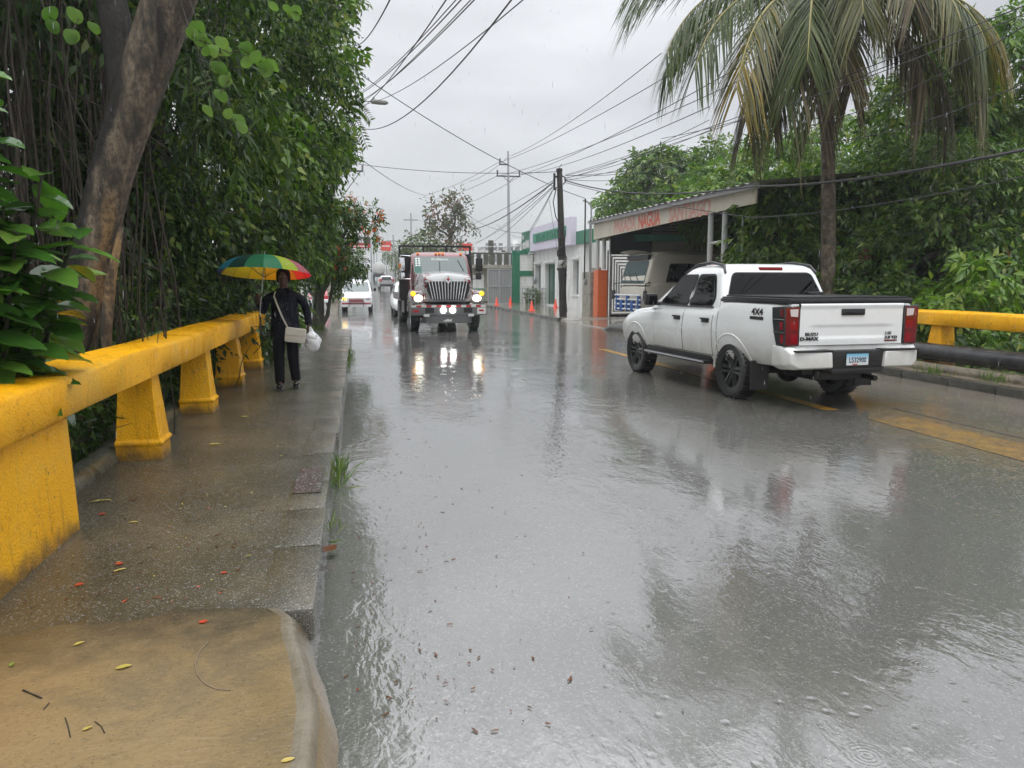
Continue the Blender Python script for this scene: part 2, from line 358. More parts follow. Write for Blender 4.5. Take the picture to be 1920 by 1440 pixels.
# painted lines, worn, and a whitish splash streak
def m_line(name, c, thr, amp=.6):
    m = mat(name, c, .12, .5); t = NT(m); n = t.noise(t.pos(), 4, 6, .75); st = t.xyz(t.vor(t.pos(), 95, 'Color'))[0]
    f = t.math('MULTIPLY', t.rmp(n, thr-.18, thr+.18), amp); t.set(color=t.mix(f, t.ramp(st, [(0, (.05, .05, .045)), (.9, (.09, .085, .08)), (1, (.3, .3, .28))]), c), normal=t.bump(t.math('ADD', t.noise(t.pos(), 60, 3), t.math('MULTIPLY', st, .7)), .4, .004)); return m
YLINE = m_line('worn_yellow_line', (.36, .20, .04), .46); SPLASH_STREAK = m_line('white_splash_streak', (.24, .235, .225), .62)
strip('road_marking', m_line('yellow_edge_line', (.48, .27, .035), .34, .9), lambda y: [(5.84+.016*(9-y), 0), (6.04+.016*(9-y), 0)], [8.8, 10, 11.5, 13, 15, 18], .004)
strip('road_marking', YLINE, lambda y: [(5.98, 0), (6.55+.03*(8-y), 0)], [4.5, 5.4, 6.3, 7.3, 8.15], .004)
strip('road_marking', SPLASH_STREAK, lambda y: [(6.85+.02*(6-y), 0), (6.93+.02*(6-y), 0)], [2, 4, 6, 7.5, 8.8], .004)  # whitish streak of splashed water, laid as a flat coloured strip
# left pavement on the bridge, its kerb stones and the muddy ramp at our feet
def walk():
    m = MB(); m.grid(lambda u, v: (-2.02+1.60*u, 3.42+21.58*v, .15), 4, 30)
    m.box(-2.1, -2.02, 3.0, 24, -.5, .15); struct(m.build('pavement', WALK))
    k = MB(); y = 3.50
    while y < 24.6:
        L = rnd.uniform(.7, 1.3); dz = rnd.uniform(-.003, .003); dx = rnd.uniform(-.012, .012)
        k.box(-.515+dx, -.245+dx, y, y+L-.012, -.1, .154+dz, bev=.016); y += L
    struct(k.build('kerb', WALK, smooth=40))
    m = MB()
    def rp(u, v):
        y = -2 + 5.52*v + (.05*math.sin(u*9)+.03*math.sin(u*31))*sstep(.9, 1, v); xe = (-.10 if y < 2.4 else -.10-.145*sstep(2.4, 3.6, y)) + .008*math.sin(y*5)+.004*math.sin(y*17)
        if y > 3.45: xe -= .10*((y-3.45)/.1)**2
        x0 = -3.2; s = u; x = x0 + (xe-x0)*s; d = xe-x
        z = .156 - .024*sstep(3.3, 1.6, y)
        if d < .10: z = .156 - .024*sstep(3.3, 1.6, y) - .16*(1-d/.10)**1.7
        elif d < .24: z += .004*math.sin((d-.10)/.14*PI)
        return (x, y, max(z, -.01))
    V = []; nu, nv = 60, 50
    us = [1-(1-i/nu)**1.9 for i in range(nu+1)]
    m.add([rp(u, j/nv) for j in range(nv+1) for u in us], [(j*(nu+1)+i, j*(nu+1)+i+1, (j+1)*(nu+1)+i+1, (j+1)*(nu+1)+i) for j in range(nv) for i in range(nu)])
    m.m = [1 if 48 <= i % nu < 52 else 0 for i in range(nu*nv)]
    LIP = mottled('wet_concrete_lip', (.115, .095, .064), (.16, .138, .10), 6, .12, .5, 25, .012); struct(m.build('pavement', [RAMP, LIP], smooth=60))
walk()
# red worn patch on the kerb
REDP = m_line('worn_red_paint', (.10, .03, .028), .62)
o = MB().add([(-.50, 5.5, .1605), (-.30, 5.5, .1605), (-.30, 6.25, .1605), (-.50, 6.25, .1605)], [(0, 1, 2, 3)]).build('road_marking', REDP); struct(o)
# left forecourt beyond the trees, right pavements
strip('forecourt', FORE, lambda y: [(-30, .012), (-6, .012), (-3.2, .012), (-1.6+.3*math.sin(y*.4), .008)], [24.5, 28, 33, 40, 48, 56, 62], .0)
def rightside():
    m = MB()
    m.box(9.22, 10.6, -6, 17.2, -.3, .14); struct(m.build('pavement', mottled('muddy_pavement', (.10, .085, .06), (.20, .17, .13), 2.2, .16, .5, 30, .012)))
    k = MB(); y = -4
    while y < 17: L = rnd.uniform(.8, 1.2); k.box(9.13+rnd.uniform(-.01, .01), 9.225, y, y+L-.02, -.1, .13+rnd.uniform(-.008, .004), bev=.02); y += L
    struct(k.build('kerb', KERB, smooth=40))
    strip('forecourt', FORE, lambda y: [(8.45-.25*sstep(22, 33, y)-.35*sstep(40, 58, y), -.05), (8.5-.25*sstep(22, 33, y)-.35*sstep(40, 58, y), .10 if y > 31 else .02), (9.6, .12 if y > 31 else .05), (11, .13 if y > 31 else .1), (14, .14), (26, .14)], [17.4, 20, 22, 24, 27, 30, 31, 31.3, 34, 38, 42, 46, 50, 54, 58, 62, 66])
    k = MB(); y = 31.2
    while y < 62:
        L = rnd.uniform(.9, 1.3); x = 8.2-.35*sstep(40, 58, y); k.box(x-.09, x+.09, y, y+L-.03, -.1+zr(y), .13+zr(y)+rnd.uniform(-.015, .005), bev=.02); y += L
    m = MB(); m.tube([(8.3, 22.4, -.02), (8.45, 23.1, .10), (8.5, 23.8, .12), (8.4, 24.6, .10), (8.2, 25.2, -.04)], [.12, .2, .24, .2, .1], 10, jit=.12)
    for (a, b) in ((k, 'kerb'), (m, 'kerb')): struct(a.build(b, KERB, smooth=40))
rightside()

# ================================================================== yellow railings
def railing(name, label, X, face, y0, y1, posts, block):
    t = thing(name, label, 'railing', (X, y0, 0.15)); s = face       # s = +1: road side at +x
    m = MB(); n = int((y1-y0)/.5)
    sec = [(-.17, .735), (.155, .715), (.17, .73), (.175, .93), (.155, .955), (-.155, .975), (-.175, .955), (-.175, .745)]
    V = []; ph = [rnd.uniform(0, 6) for _ in range(8)]
    for i in range(n+1):
        y = (y1-y0)*i/n
        for k, (a, z) in enumerate(sec): V.append((s*a + .006*math.sin(y*2.1+ph[k]), y, z + .007*math.sin(y*1.7+ph[k]*2)))
    q = len(sec); F = [(i*q+k, i*q+(k+1) % q, (i+1)*q+(k+1) % q, (i+1)*q+k) for i in range(n) for k in range(q)] + [tuple(range(q-1, -1, -1)), tuple(n*q+k for k in range(q))]
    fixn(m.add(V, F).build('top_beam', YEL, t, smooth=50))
    for y in posts:
        m = MB(); dy = rnd.uniform(-.02, .02)
        rings = []
        for z, hy, xo, xi in ((-.05, .175, .175, -.19), (.12, .175, .17, -.19), (.135, .182, .182, -.195), (.16, .182, .182, -.195), (.175, .168, .162, -.185), (.45, .145, .135, -.165), (.725, .12, .11, -.15)):
            j = lambda: rnd.uniform(-.008, .008)
            rings.append([(s*xo+j(), y-y0-hy+dy+j(), z), (s*xo+j(), y-y0+hy+dy+j(), z), (s*xi, y-y0+hy+dy, z), (s*xi, y-y0-hy+dy, z)])
        V = [p for r in rings for p in r]; F = [(i*4+k, i*4+(k+1) % 4, (i+1)*4+(k+1) % 4, (i+1)*4+k) for i in range(len(rings)-1) for k in range(4)] + [(3, 2, 1, 0)]
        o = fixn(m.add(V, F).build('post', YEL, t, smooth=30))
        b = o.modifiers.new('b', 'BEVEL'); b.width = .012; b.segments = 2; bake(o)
    if block:
        m = MB(); a, b = block; M = 12
        def fb(u, v): return (s*(.125-.03*v), a-y0+(b-a)*u, -.1+.79*v+.0)
        m.box(-.15, .10, a-y0, b-y0, -.1, .69, bev=.012); m.grid(lambda u, v: (s*(.135-.03*v), a-y0+.01+(b-a-.015)*u, -.1+.785*v), M, 6)
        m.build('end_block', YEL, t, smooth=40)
    return t
railing('railing', 'long yellow painted concrete railing on the left pavement with the woman walking beside it', -1.84, 1, .6, 14.6, [7.0, 9.36, 11.62, 13.85], (.6, 4.98))
railing('railing', 'yellow concrete railing behind the black pipes on the right, past the pickup', 10.25, -1, -2, 15.2, [0.2, 2.6, 5.0, 7.4, 9.8-.1, 12.05, 14.4], None)
# pipes
def pipe(label, pts, r, m, collars=()):
    t = thing('pipe', label, 'pipe', pts[0]); p0 = Vector(pts[0])
    MB().tube([Vector(p)-p0 for p in pts], r, 20).build('pipe_body', m, t, smooth=40)
    for y in collars:
        MB().tube([(0, y-p0.y-.07, 0), (0, y-p0.y+.07, 0)], r*1.16, 20).build('collar', m, t, smooth=40)
PIPEG = mottled('mossy_pipe', (.045, .05, .035), (.10, .105, .085), 5, .22, .4, 30, .006, (.03, .035, .02)); PIPEK = mottled('black_pipe', (.02, .02, .022), (.05, .05, .05), 4, .22, .3, 30, .006)
PIPEB = mottled('muddy_pipe', (.05, .042, .03), (.2, .165, .115), 5, .35, .5, 30, .01)
pipe('mossy grey pipe running behind the posts of the left railing', [(-2.13, .4, .14), (-2.13, 6, .14), (-2.13, 12, .14), (-2.13, 15.5, .12)], .125, PIPEG, (7.2, 10.05))
pipe('smooth black pipe lying under the right railing, the upper of two', [(9.95, -3, .42), (9.95, 8, .42), (9.95, 13.5, .40), (9.95, 16, .36)], .155, PIPEK, ())
pipe('muddy brown pipe lying lower beside the right kerb', [(9.62, -3, .145), (9.62, 6, .15), (9.6, 10, .145), (9.62, 16, .15)], .115, PIPEB, ())

# ================================================================== foliage
LEAF_D = leaf_mat('dark_leaf', [(0, (.010, .026, .007)), (.45, (.027, .06, .014)), (.85, (.058, .11, .022)), (1, (.13, .15, .04))])
LEAF_M = leaf_mat('mid_leaf', [(0, (.03, .07, .013)), (.5, (.065, .13, .022)), (.85, (.115, .19, .032)), (1, (.22, .25, .06))])
LEAF_L = leaf_mat('light_leaf', [(0, (.07, .14, .02)), (.5, (.12, .22, .03)), (.9, (.19, .27, .04)), (1, (.25, .27, .06))])
LEAF_G = leaf_mat('grey_green_leaf', [(0, (.05, .065, .035)), (.5, (.09, .10, .055)), (1, (.14, .13, .09))], .5)
LEAF_R = leaf_mat('reddish_leaf', [(0, (.13, .05, .04)), (1, (.2, .09, .07))], .5)
LEAF_DR = leaf_mat('deep_green_leaf', [(0, (.022, .05, .013)), (.45, (.048, .10, .022)), (.85, (.09, .16, .034)), (1, (.17, .20, .05))]); LEAF_MR = leaf_mat('fresh_green_leaf', [(0, (.045, .095, .018)), (.5, (.085, .165, .03)), (.85, (.14, .22, .04)), (1, (.26, .29, .07))])
GRASS = leaf_mat('grass_blade', [(0, (.05, .10, .02)), (.6, (.09, .16, .03)), (1, (.17, .19, .05))], .4)
BARKD = m_bark('dark_wet_bark', (.016, .013, .010), (.035, .029, .022), (.075, .062, .046))
BARKM = m_bark('mottled_wet_bark', (.02, .017, .013), (.075, .06, .045), (.19, .155, .115))
ROOTM = m_bark('aerial_root', (.02, .015, .011), (.04, .03, .022), (.085, .065, .047), (30, 30, 3))
def unit(a): return a/np.maximum(1e-9, np.linalg.norm(a, axis=1, keepdims=True))
def leaves(name, P, D, Nn, L, Wd, mats, parent, fold=.18, droop=.18, mi=None):
    n = len(P); D = unit(D); S = unit(np.cross(D, Nn)); U = np.cross(S, D); L = np.broadcast_to(L, (n,))[:, None]; Wd = np.broadcast_to(Wd, (n,))[:, None]
    V = np.empty((n, 5, 3)); V[:, 0] = P; V[:, 1] = P+D*L*.42+S*Wd*.5+U*Wd*fold; V[:, 2] = P+D*L-U*L*droop
    V[:, 3] = P+D*L*.42-S*Wd*.5+U*Wd*fold; V[:, 4] = P+D*L*.5-U*L*droop*.15
    T = np.array([(0, 1, 4), (1, 2, 4), (2, 3, 4), (3, 0, 4)]); F = (np.arange(n)[:, None, None]*5 + T[None]).reshape(-1)
    me = bpy.data.meshes.new(name); me.vertices.add(5*n); me.vertices.foreach_set('co', V.reshape(-1)); me.loops.add(len(F)); me.loops.foreach_set('vertex_index', F)
    me.polygons.add(4*n); me.polygons.foreach_set('loop_start', np.arange(0, 12*n, 3)); me.polygons.foreach_set('loop_total', np.full(4*n, 3))
    for m in mats: me.materials.append(m)
    if mi is not None: me.polygons.foreach_set('material_index', np.repeat(mi, 4).astype(np.int32))
    me.update(calc_edges=True); me.validate()
    o = bpy.data.objects.new(name, me); COL.objects.link(o); o.parent = parent; return o
def blobs(spec, shell=.55, gap=-1.1):
    """[(x,y,z, rx,ry,rz, n)] -> twig bases and outward directions, uneven with gaps"""
    Ps = []; Ds = []
    for x, y, z, rx, ry, rz, n in spec:
        d = unit(rng.normal(size=(n, 3))); r = shell + (1-shell)*rng.random((n, 1))**.6
        p = d*r*np.array([rx, ry, rz]) + np.array([x, y, z]); Ps.append(p); Ds.append(unit(d/np.array([rx, ry, rz])))
    P = np.concatenate(Ps); D = np.concatenate(Ds)
    g = np.sin(P[:, 0]*3.1+1.3*np.sin(P[:, 2]*2.3))+np.sin(P[:, 1]*2.7+P[:, 2]*1.9)+np.sin(P[:, 2]*3.7+P[:, 0]*1.1)
    k = g > gap; return P[k], D[k]
def sprays(P, D, nl, tw, L, asp, droop=.5, spread=.75, jl=.55):
    m = len(P); ax = unit(D*.7 + rng.normal(size=(m, 3))*.5 + np.array([0, 0, -droop*.6]))
    sd = unit(np.cross(ax, rng.normal(size=(m, 3)))); up = np.cross(sd, ax); up[up[:, 2] < 0] *= -1
    PP = []; DD = []; NN = []
    for i in range(nl):
        t = (i+.6)/nl; s = 1 if i % 2 else -1
        p = P + ax*tw*t + np.array([0, 0, -1])*tw*droop*.5*t*t; d = ax*(.35+.5*t) + sd*s*spread*(1.1-.6*t) + rng.normal(size=(m, 3))*.22 + np.array([0, 0, -droop*.7])
        PP.append(p); DD.append(d); NN.append(up + rng.normal(size=(m, 3))*.3 + np.array([0, 0, .5]))
    P = np.concatenate(PP); D = np.concatenate(DD); N = np.concatenate(NN); l = L*(1+jl*(rng.random(len(P))*2-1)); return P, D, N, l, l*asp
def crown(parent, spec, nl=8, tw=.5, L=.12, asp=.45, droop=.5, mats=(None,), w=(1,), name='crown', shell=.5, gap=-1.0):
    P, D = blobs(spec, shell, gap); m = len(P); mi = rng.choice(len(w), size=m, p=np.array(w)/sum(w)); A = sprays(P, D, nl, tw, L, asp, droop); return leaves(name, *A, mats, parent, mi=np.tile(mi, nl))
def limbs(mb, base, tips, r0, seg=6, wob=.12, n=7):
    base = Vector(base)
    for tp in tips:
        tp = Vector(tp); pts = []
        for i in range(seg+1):
            t = i/seg; p = base.lerp(tp, t); p += Vector((rnd.uniform(-1, 1), rnd.uniform(-1, 1), rnd.uniform(-.4, 1)))*wob*(tp-base).length*math.sin(t*PI)*.6; pts.append(p)
        mb.tube(pts, [r0*(1-.85*i/seg)+.006 for i in range(seg+1)], n)
def tree(name, label, loc, trunk, r, spec, tips=(), bark=None, cat='tree', group=None, limb_r=.5, **kw):
    t = thing(name, label, cat, loc, 0, group); mb = MB(); k = len(trunk)
    mb.tube(trunk, [r*(1.25 if i == 0 else 1-.55*i/(k-1)) for i in range(k)], 10, jit=.07)
    limbs(mb, trunk[-1], list(tips) or [(s[0], s[1], s[2]) for s in spec], r*limb_r)
    mb.build('trunk', bark or BARKD, t, smooth=60); crown(t, spec, **kw); return t
A5 = [(0, 0, -1.5), (.1, 0, 1), (0, .1, 2.5), (.1, 0, 4)]

# ---- the dark tangle left of the road
def left_mass():
    # big leaning trunk with a pale scar
    SCAR = mat('scarred_bark', (.1, .08, .06), .55, .35); t = NT(SCAR); p = t.obj((5, 5, 1.3)); n = t.noise(p, 1.7, 7, .65, .7); X, Y, Z = t.xyz(t.obj())
    c = t.ramp(n, [(.33, (.018, .015, .011)), (.48, (.11, .085, .058)), (.64, (.25, .195, .135))])
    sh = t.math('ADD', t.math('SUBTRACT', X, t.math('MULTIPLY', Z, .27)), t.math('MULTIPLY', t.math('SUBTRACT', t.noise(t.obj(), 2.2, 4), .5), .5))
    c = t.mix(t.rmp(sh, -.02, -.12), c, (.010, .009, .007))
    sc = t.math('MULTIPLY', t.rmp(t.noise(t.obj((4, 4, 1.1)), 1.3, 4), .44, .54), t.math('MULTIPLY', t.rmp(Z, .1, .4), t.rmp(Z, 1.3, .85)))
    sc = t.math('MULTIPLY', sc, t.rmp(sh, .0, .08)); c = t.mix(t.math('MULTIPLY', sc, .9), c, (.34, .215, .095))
    fine = t.noise(t.obj((1, 1, .7)), 26, 6, .75); c = t.mix(t.rmp(fine, .40, .56, .6, 0), c, (.02, .016, .012)); blot = t.noise(t.obj((1, 1, .6)), 5.5, 5, .65); c = t.mix(t.rmp(blot, .5, .62, 0, .75), c, (.03, .026, .02))
    t.set(color=c, normal=t.bump(t.math('ADD', t.noise(t.obj((7, 7, 1.6)), 2.4, 7, .7, .5), t.math('MULTIPLY', fine, .5)), 1.0, .05))
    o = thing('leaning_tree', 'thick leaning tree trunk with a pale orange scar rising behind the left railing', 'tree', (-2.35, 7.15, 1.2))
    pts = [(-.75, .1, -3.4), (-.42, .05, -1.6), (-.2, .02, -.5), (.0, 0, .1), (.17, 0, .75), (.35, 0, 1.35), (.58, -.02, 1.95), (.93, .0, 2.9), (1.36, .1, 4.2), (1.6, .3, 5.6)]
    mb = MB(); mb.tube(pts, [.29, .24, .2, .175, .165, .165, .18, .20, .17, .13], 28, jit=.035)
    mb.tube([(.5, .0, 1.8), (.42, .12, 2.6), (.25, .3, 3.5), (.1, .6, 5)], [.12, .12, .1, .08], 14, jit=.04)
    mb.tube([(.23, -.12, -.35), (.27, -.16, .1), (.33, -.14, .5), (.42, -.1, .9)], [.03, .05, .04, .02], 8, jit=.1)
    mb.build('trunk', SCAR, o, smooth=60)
    crown(o, [(1.4, 1.2, 5.2, 1.6, 1.5, .8, 420), (.2, 2.2, 5.8, 2, 1.6, .8, 420)], 8, .5, .11, .45, .6, (LEAF_D, LEAF_M), (3, 1))
    # banyan with curtains of aerial roots, far left
    def roots(par, n, xr, yr, z0, zl, r=(.005, .014)):
        mb = MB()
        for _ in range(n):
            x, y = rnd.uniform(*xr), rnd.uniform(*yr); zt = z0+rnd.uniform(-.6, 1.2); zb = rnd.uniform(*zl); k = 7; dx = rnd.uniform(-.35, .35); a = rnd.uniform(0, 6)
            mb.tube([(x+dx*(i/k)**2+.05*math.sin(a+i*1.4), y+.05*math.cos(a*2+i), zt+(zb-zt)*i/k) for i in range(k+1)], rnd.uniform(*r), 4, cap=False)
        return mb.build('aerial_roots', ROOTM, par)
    def twigs(par, n, xr, yr, zr_, L=(.5, 1.6), r=.008, name='twigs'):
        mb = MB()
        for _ in range(n):
            p = Vector((rnd.uniform(*xr), rnd.uniform(*yr), rnd.uniform(*zr_))); d = Vector((rnd.uniform(-1, 1), rnd.uniform(-1, 1), rnd.uniform(-1, .7))).normalized(); q = [p]
            l = rnd.uniform(*L)/5
            for i in range(5): d = (d+Vector((rnd.uniform(-1, 1), rnd.uniform(-1, 1), rnd.uniform(-.9, .5)))*.35).normalized(); q.append(q[-1]+d*l)
            mb.tube(q, [r*rnd.uniform(.6, 1.5)*(1-.12*i) for i in range(6)], 4, cap=False)
        return mb.build(name, BARKD, par)
    o = thing('banyan_tree', 'dark banyan hung with brown aerial roots, furthest left behind the glossy shrub', 'tree', (-5.2, 9.0, -1.5))
    mb = MB()
    for a in range(7): mb.tube([(.35*math.cos(a), .35*math.sin(a), 0), (.28*math.cos(a+.2), .28*math.sin(a+.2), 2.5), (.4*math.cos(a+.4), .4*math.sin(a+.4), 5), (1.6*math.cos(a+.5), 1.6*math.sin(a+.5), 8)], [.3, .22, .2, .1], 8, jit=.1)
    mb.build('trunk', BARKD, o, smooth=60)
    crown(o, [(0, 0, 7.6, 3.2, 2.6, 1.6, 1500), (1.8, -.6, 6.6, 1.5, 1.5, 1.4, 600), (-1.6, -1.2, 6.4, 1.6, 1.4, 1.4, 600), (.4, 1.4, 4.6, 2.6, 1, 2.4, 1300)], 8, .5, .12, .45, .6, (LEAF_D,), (1,))
    roots(o, 210, (-2.8, 3.0), (-1.6, .8), 6.6, (.6, 4.6)); roots(o, 70, (.4, 2.9), (-2.2, -.5), 5.6, (1.0, 4.2), (.004, .009)); twigs(o, 260, (-2.8, 3.0), (-1.4, 1.0), (1.5, 7), r=.009)
    crown(o, [(0, 1.2, 3.6, 3, 1.2, 2.6, 900)], 7, .45, .1, .45, .6, (LEAF_D,), (1,), name='leaf_curtain')
    o = thing('banyan_tree', 'second dark root hung tree filling the gap behind the leaning trunk', 'tree', (-4.2, 13.2, -1.8))
    mb = MB()
    for a in range(6): mb.tube([(.3*math.cos(a), .3*math.sin(a), 0), (.25*math.cos(a+.2), .25*math.sin(a+.2), 3), (.35*math.cos(a+.4), .35*math.sin(a+.4), 6), (1.7*math.cos(a+.5), 1.7*math.sin(a+.5), 9.4)], [.28, .2, .18, .08], 8, jit=.1)
    mb.build('trunk', BARKD, o, smooth=60)
    crown(o, [(0, 0, 9.2, 3.0, 2.4, 2.0, 1500), (1.0, -.8, 6.4, 2.0, 1.4, 2.4, 1500), (-1.6, -.4, 5.2, 2.0, 1.4, 2.8, 1300), (.9, 0, 3.2, 1.5, 1.4, 2.2, 900)], 8, .5, .11, .45, .6, (LEAF_D, LEAF_M), (5, 1))
    roots(o, 130, (-2.4, 1.7), (-2.4, .6), 7.8, (1.6, 5.2)); twigs(o, 240, (-2.6, 2.6), (-2.0, .8), (1.2, 8), r=.009)
    # vine covered trees along the pavement
    def vt(label, loc, spec, w, hang, L=.10):
        o = thing('vine_covered_tree', label, 'tree', loc); mb = MB(); mb.tube([(0, 0, 0), (.1, .1, 3), (.2, 0, 6), (.4, .1, 9)], [.26, .2, .17, .08], 9, jit=.08)
        limbs(mb, (.2, 0, 5.5), [s[:3] for s in spec], .09); mb.build('trunk', BARKD, o, smooth=60)
        crown(o, spec, 8, .45, L, .48, .65, (LEAF_D, LEAF_M, LEAF_L), w, gap=-.15)
        if hang: roots(o, hang, (-1.0, .55), (-1.2, .9), 6.5, (3.4, 6.2), (.004, .009))
        return o
    vt('vine smothered tree right behind the leaning trunk with big hanging leaf curtains', (-2.75, 11.2, -1.2), [(.3, 0, 7.2, 1.5, 1.6, 1.7, 1100), (.15, .1, 5.0, 1.05, 1.3, 1.8, 1300), (-.5, .6, 3.6, 1.0, 1.2, 1.6, 900), (-.2, .3, 2.2, .9, 1.3, 1.1, 700)], (6, 3, .6), 40)
    vt('leafy vine covered tree above the rainbow umbrella', (-2.15, 15.4, -.8), [(.5, 0, 9.2, 1.5, 1.8, 1.8, 1300), (.55, 0, 6.6, 1.2, 1.6, 1.9, 1500), (.35, .2, 4.4, 1.0, 1.5, 1.5, 1200), (.0, 0, 2.4, 1.0, 1.6, 1.4, 900)], (4.5, 4, 1.1), 30, .12)
    o = vt('tall vine covered tree whose bright outer leaves hang over the pavement edge', (-1.75, 19.8, -.1), [(.75, 0, 9.4, 1.3, 2.0, 1.9, 1500), (.8, -.2, 7.0, .95, 1.8, 1.7, 1500), (.72, 0, 5.0, .75, 1.7, 1.4, 1200), (.3, .2, 3.1, .8, 1.5, 1.2, 900), (.9, 0, 11.4, 1.5, 2, 1.4, 900)], (3, 4, 2.4), 20, .125)
    # feathery overhanging branch
    def feather(par, base, tips, nl=15):
        mb = MB(); PP = []; DD = []; NN = []
        for tp in tips:
            b = Vector(base); tp = Vector(tp); ax = (tp-b); sd = ax.cross(Vector((0, 1, 0.3))).normalized(); pts = [b.lerp(tp, i/6)+Vector((0, 0, .18*math.sin(i/6*PI))) for i in range(7)]; mb.tube(pts, .006, 4)
            for i in range(nl):
                p = b.lerp(tp, .25+.75*i/nl)+Vector((0, 0, .12*math.sin(i/nl*PI)))
                for s in (-1, 1): PP.append(p); DD.append(sd*s+ax.normalized()*.5); NN.append(Vector((0, -.6, .6))+Vector((rnd.uniform(-.3, .3),)*3))
        mb.build('twigs', BARKD, par); n = len(PP); leaves('leaf_fronds', np.array(PP), np.array(DD), np.array(NN), .17, .06, (LEAF_M,), par)
    feather(o, (1.5, -.2, 6.05), [(1.95, -.3, 5.9), (2.15, -.2, 5.55), (2.05, -.3, 4.9), (1.85, -.25, 4.55), (1.7, -.3, 4.6), (1.55, -.2, 5.0)])
    # broad-leaved creepers draped over the front of the green wall
    for lb, loc, sp, L, mt, w, asp in (('light green creeper clump spilling over the dark trees above the umbrella', (-1.75, 12.6, 4.6), [(0, 0, .1, .5, .35, .45, 60), (.5, .3, -.6, .35, .3, .55, 45), (-.5, -.3, .5, .4, .3, .3, 30)], .15, (LEAF_M, LEAF_L), (2, 2), .8),
                                       ('feathery fern leaved creeper hanging right of the leaning trunk', (-1.65, 9.6, 3.9), [(0, 0, 0, .5, .3, .45, 60), (.3, .1, -.5, .3, .25, .4, 34)], .20, (LEAF_D, LEAF_M), (2, 2), .16),
                                       ('yellow green creeper sprays at the upper road side of the tallest vine tree', (-.55, 17.2, 6.3), [(0, 0, 0, .55, .5, .9, 80), (.1, .4, 1.5, .5, .5, .8, 60), (-.1, .6, -1.6, .45, .5, .8, 60)], .15, (LEAF_L, LEAF_M), (3, 2), .5),
                                       ('broad leaved dark creeper low on the green wall beside the umbrella', (-1.95, 12.9, 2.3), [(0, 0, 0, .45, .5, .6, 70)], .15, (LEAF_D, LEAF_M), (2, 2), .7)):
        c = thing('creeper', lb, 'creeper', loc); mb = MB()
        for a in range(5): mb.tube([(.3*math.cos(a*1.3), .2*math.sin(a*1.3)+.3, 1.2), (.2*math.cos(a*1.3+.5), .1*math.sin(a), .3), (.35*math.cos(a*2.1), .1, -.8)], .006, 4)
        mb.build('stems', BARKD, c); crown(c, sp, 7, .42, L, asp, .7, mt, w, gap=-2)
    # darker trees deeper in, closing the gaps
    for i, (x, y, sp, lb) in enumerate(((-8.5, 12, [(0, 0, 5, 3.4, 2, 4.2, 700), (1.5, 0, 8, 3, 2, 2.2, 420)], 'deep shaded tree seen through the hanging roots at the far left'),
                                        (-6.2, 18, [(0, 0, 6, 3.2, 2, 4.8, 1600), (1, 0, 10, 3, 2, 2.4, 900)], 'deep shaded tree behind the root hung trees'),
                                        (-4.6, 23, [(0, 0, 5.5, 2.2, 2, 4.6, 1500), (.6, 0, 9.5, 2.6, 2, 2.6, 1100)], 'deep shaded tree behind the rainbow umbrella'))):
        tree('shade_tree', lb, (x, y, -1.5), A5, .25, sp, nl=7, tw=.55, L=.15, asp=.5, mats=(LEAF_D, LEAF_M), w=(4, 1), limb_r=.4)
    # undergrowth behind the railing
    for i, (x, y, z, rx, ry, rz, lb, w) in enumerate(((-2.95, 6.9, .5, .75, 1.0, .9, 'dark low bush under the leaning trunk behind the railing', (5, 1)), (-2.85, 9.2, .75, .55, 1.1, 1.0, 'dark bush behind the railing left of the umbrella', (5, 1)),
            (-2.75, 11.4, .8, .5, 1.2, 1.1, 'dark bush behind the railing just beneath the umbrella', (5, 2)), (-2.7, 13.8, .8, .5, 1.3, 1.2, 'dark bush behind the railing at the woman\'s elbow', (5, 2)), (-2.55, 16.8, .7, .6, 1.5, 1.4, 'dark bush at the far end of the left railing', (4, 2)))):
        b = thing('undergrowth_bush', lb, 'bush', (x, y, z-1.4)); mb = MB()
        for a in range(9): mb.tube([(.1*math.cos(a), .1*math.sin(a), 0), (.3*math.cos(a), .4*math.sin(a), 1.0), (.5*math.cos(a), .7*math.sin(a), 1.9)], [.02, .014, .006], 5)
        mb.build('stems', BARKD, b); crown(b, [(0, 0, 1.4, rx, ry, rz, 620)], 8, .35, .095, .42, .6, (LEAF_D, LEAF_M), w)
        twigs(b, 60, (-rx, rx), (-ry, ry), (.3, 2.2), (.4, 1.0), .005)
    b = thing('climbing_roots', 'curtain of thin brown roots and stems hanging beside the foot of the leaning trunk', 'plant', (-2.3, 7.4, 0)); mb = MB()
    for i in range(16):
        x = rnd.uniform(.02, .62); y = rnd.uniform(-.3, .7); a = rnd.uniform(0, 6); zt = rnd.uniform(1.5, 3.4); mb.tube([(x+.22*(k/6)**2*math.cos(a)+.05*math.sin(a+k*1.3), y+.05*math.cos(a+k), zt-.3*x-(zt+.5)*k/6) for k in range(7)], rnd.uniform(.003, .008), 4, cap=False)
    mb.build('root_strands', ROOTM, b)
    # broad glossy shrub in the corner
    m = leaf_mat('glossy_broad_leaf', [(0, (.028, .085, .012)), (.5, (.05, .14, .02)), (.85, (.09, .20, .03)), (1, (.16, .25, .05))], .16, .25)
    nt = NT(m); uv = nt.N.new('ShaderNodeAttribute'); uv.attribute_name = 'leaf_uv'; su, sv, _ = nt.xyz(uv.outputs['Vector'])
    vein = nt.math('ABSOLUTE', nt.math('SINE', nt.math('MULTIPLY', nt.math('SUBTRACT', sv, nt.math('MULTIPLY', nt.math('ABSOLUTE', su), .55)), 30)))
    h = nt.rmp(vein, 0, .35, -.6, 1); nt.set(normal=nt.bump(h, .55, .006), coat=.4)
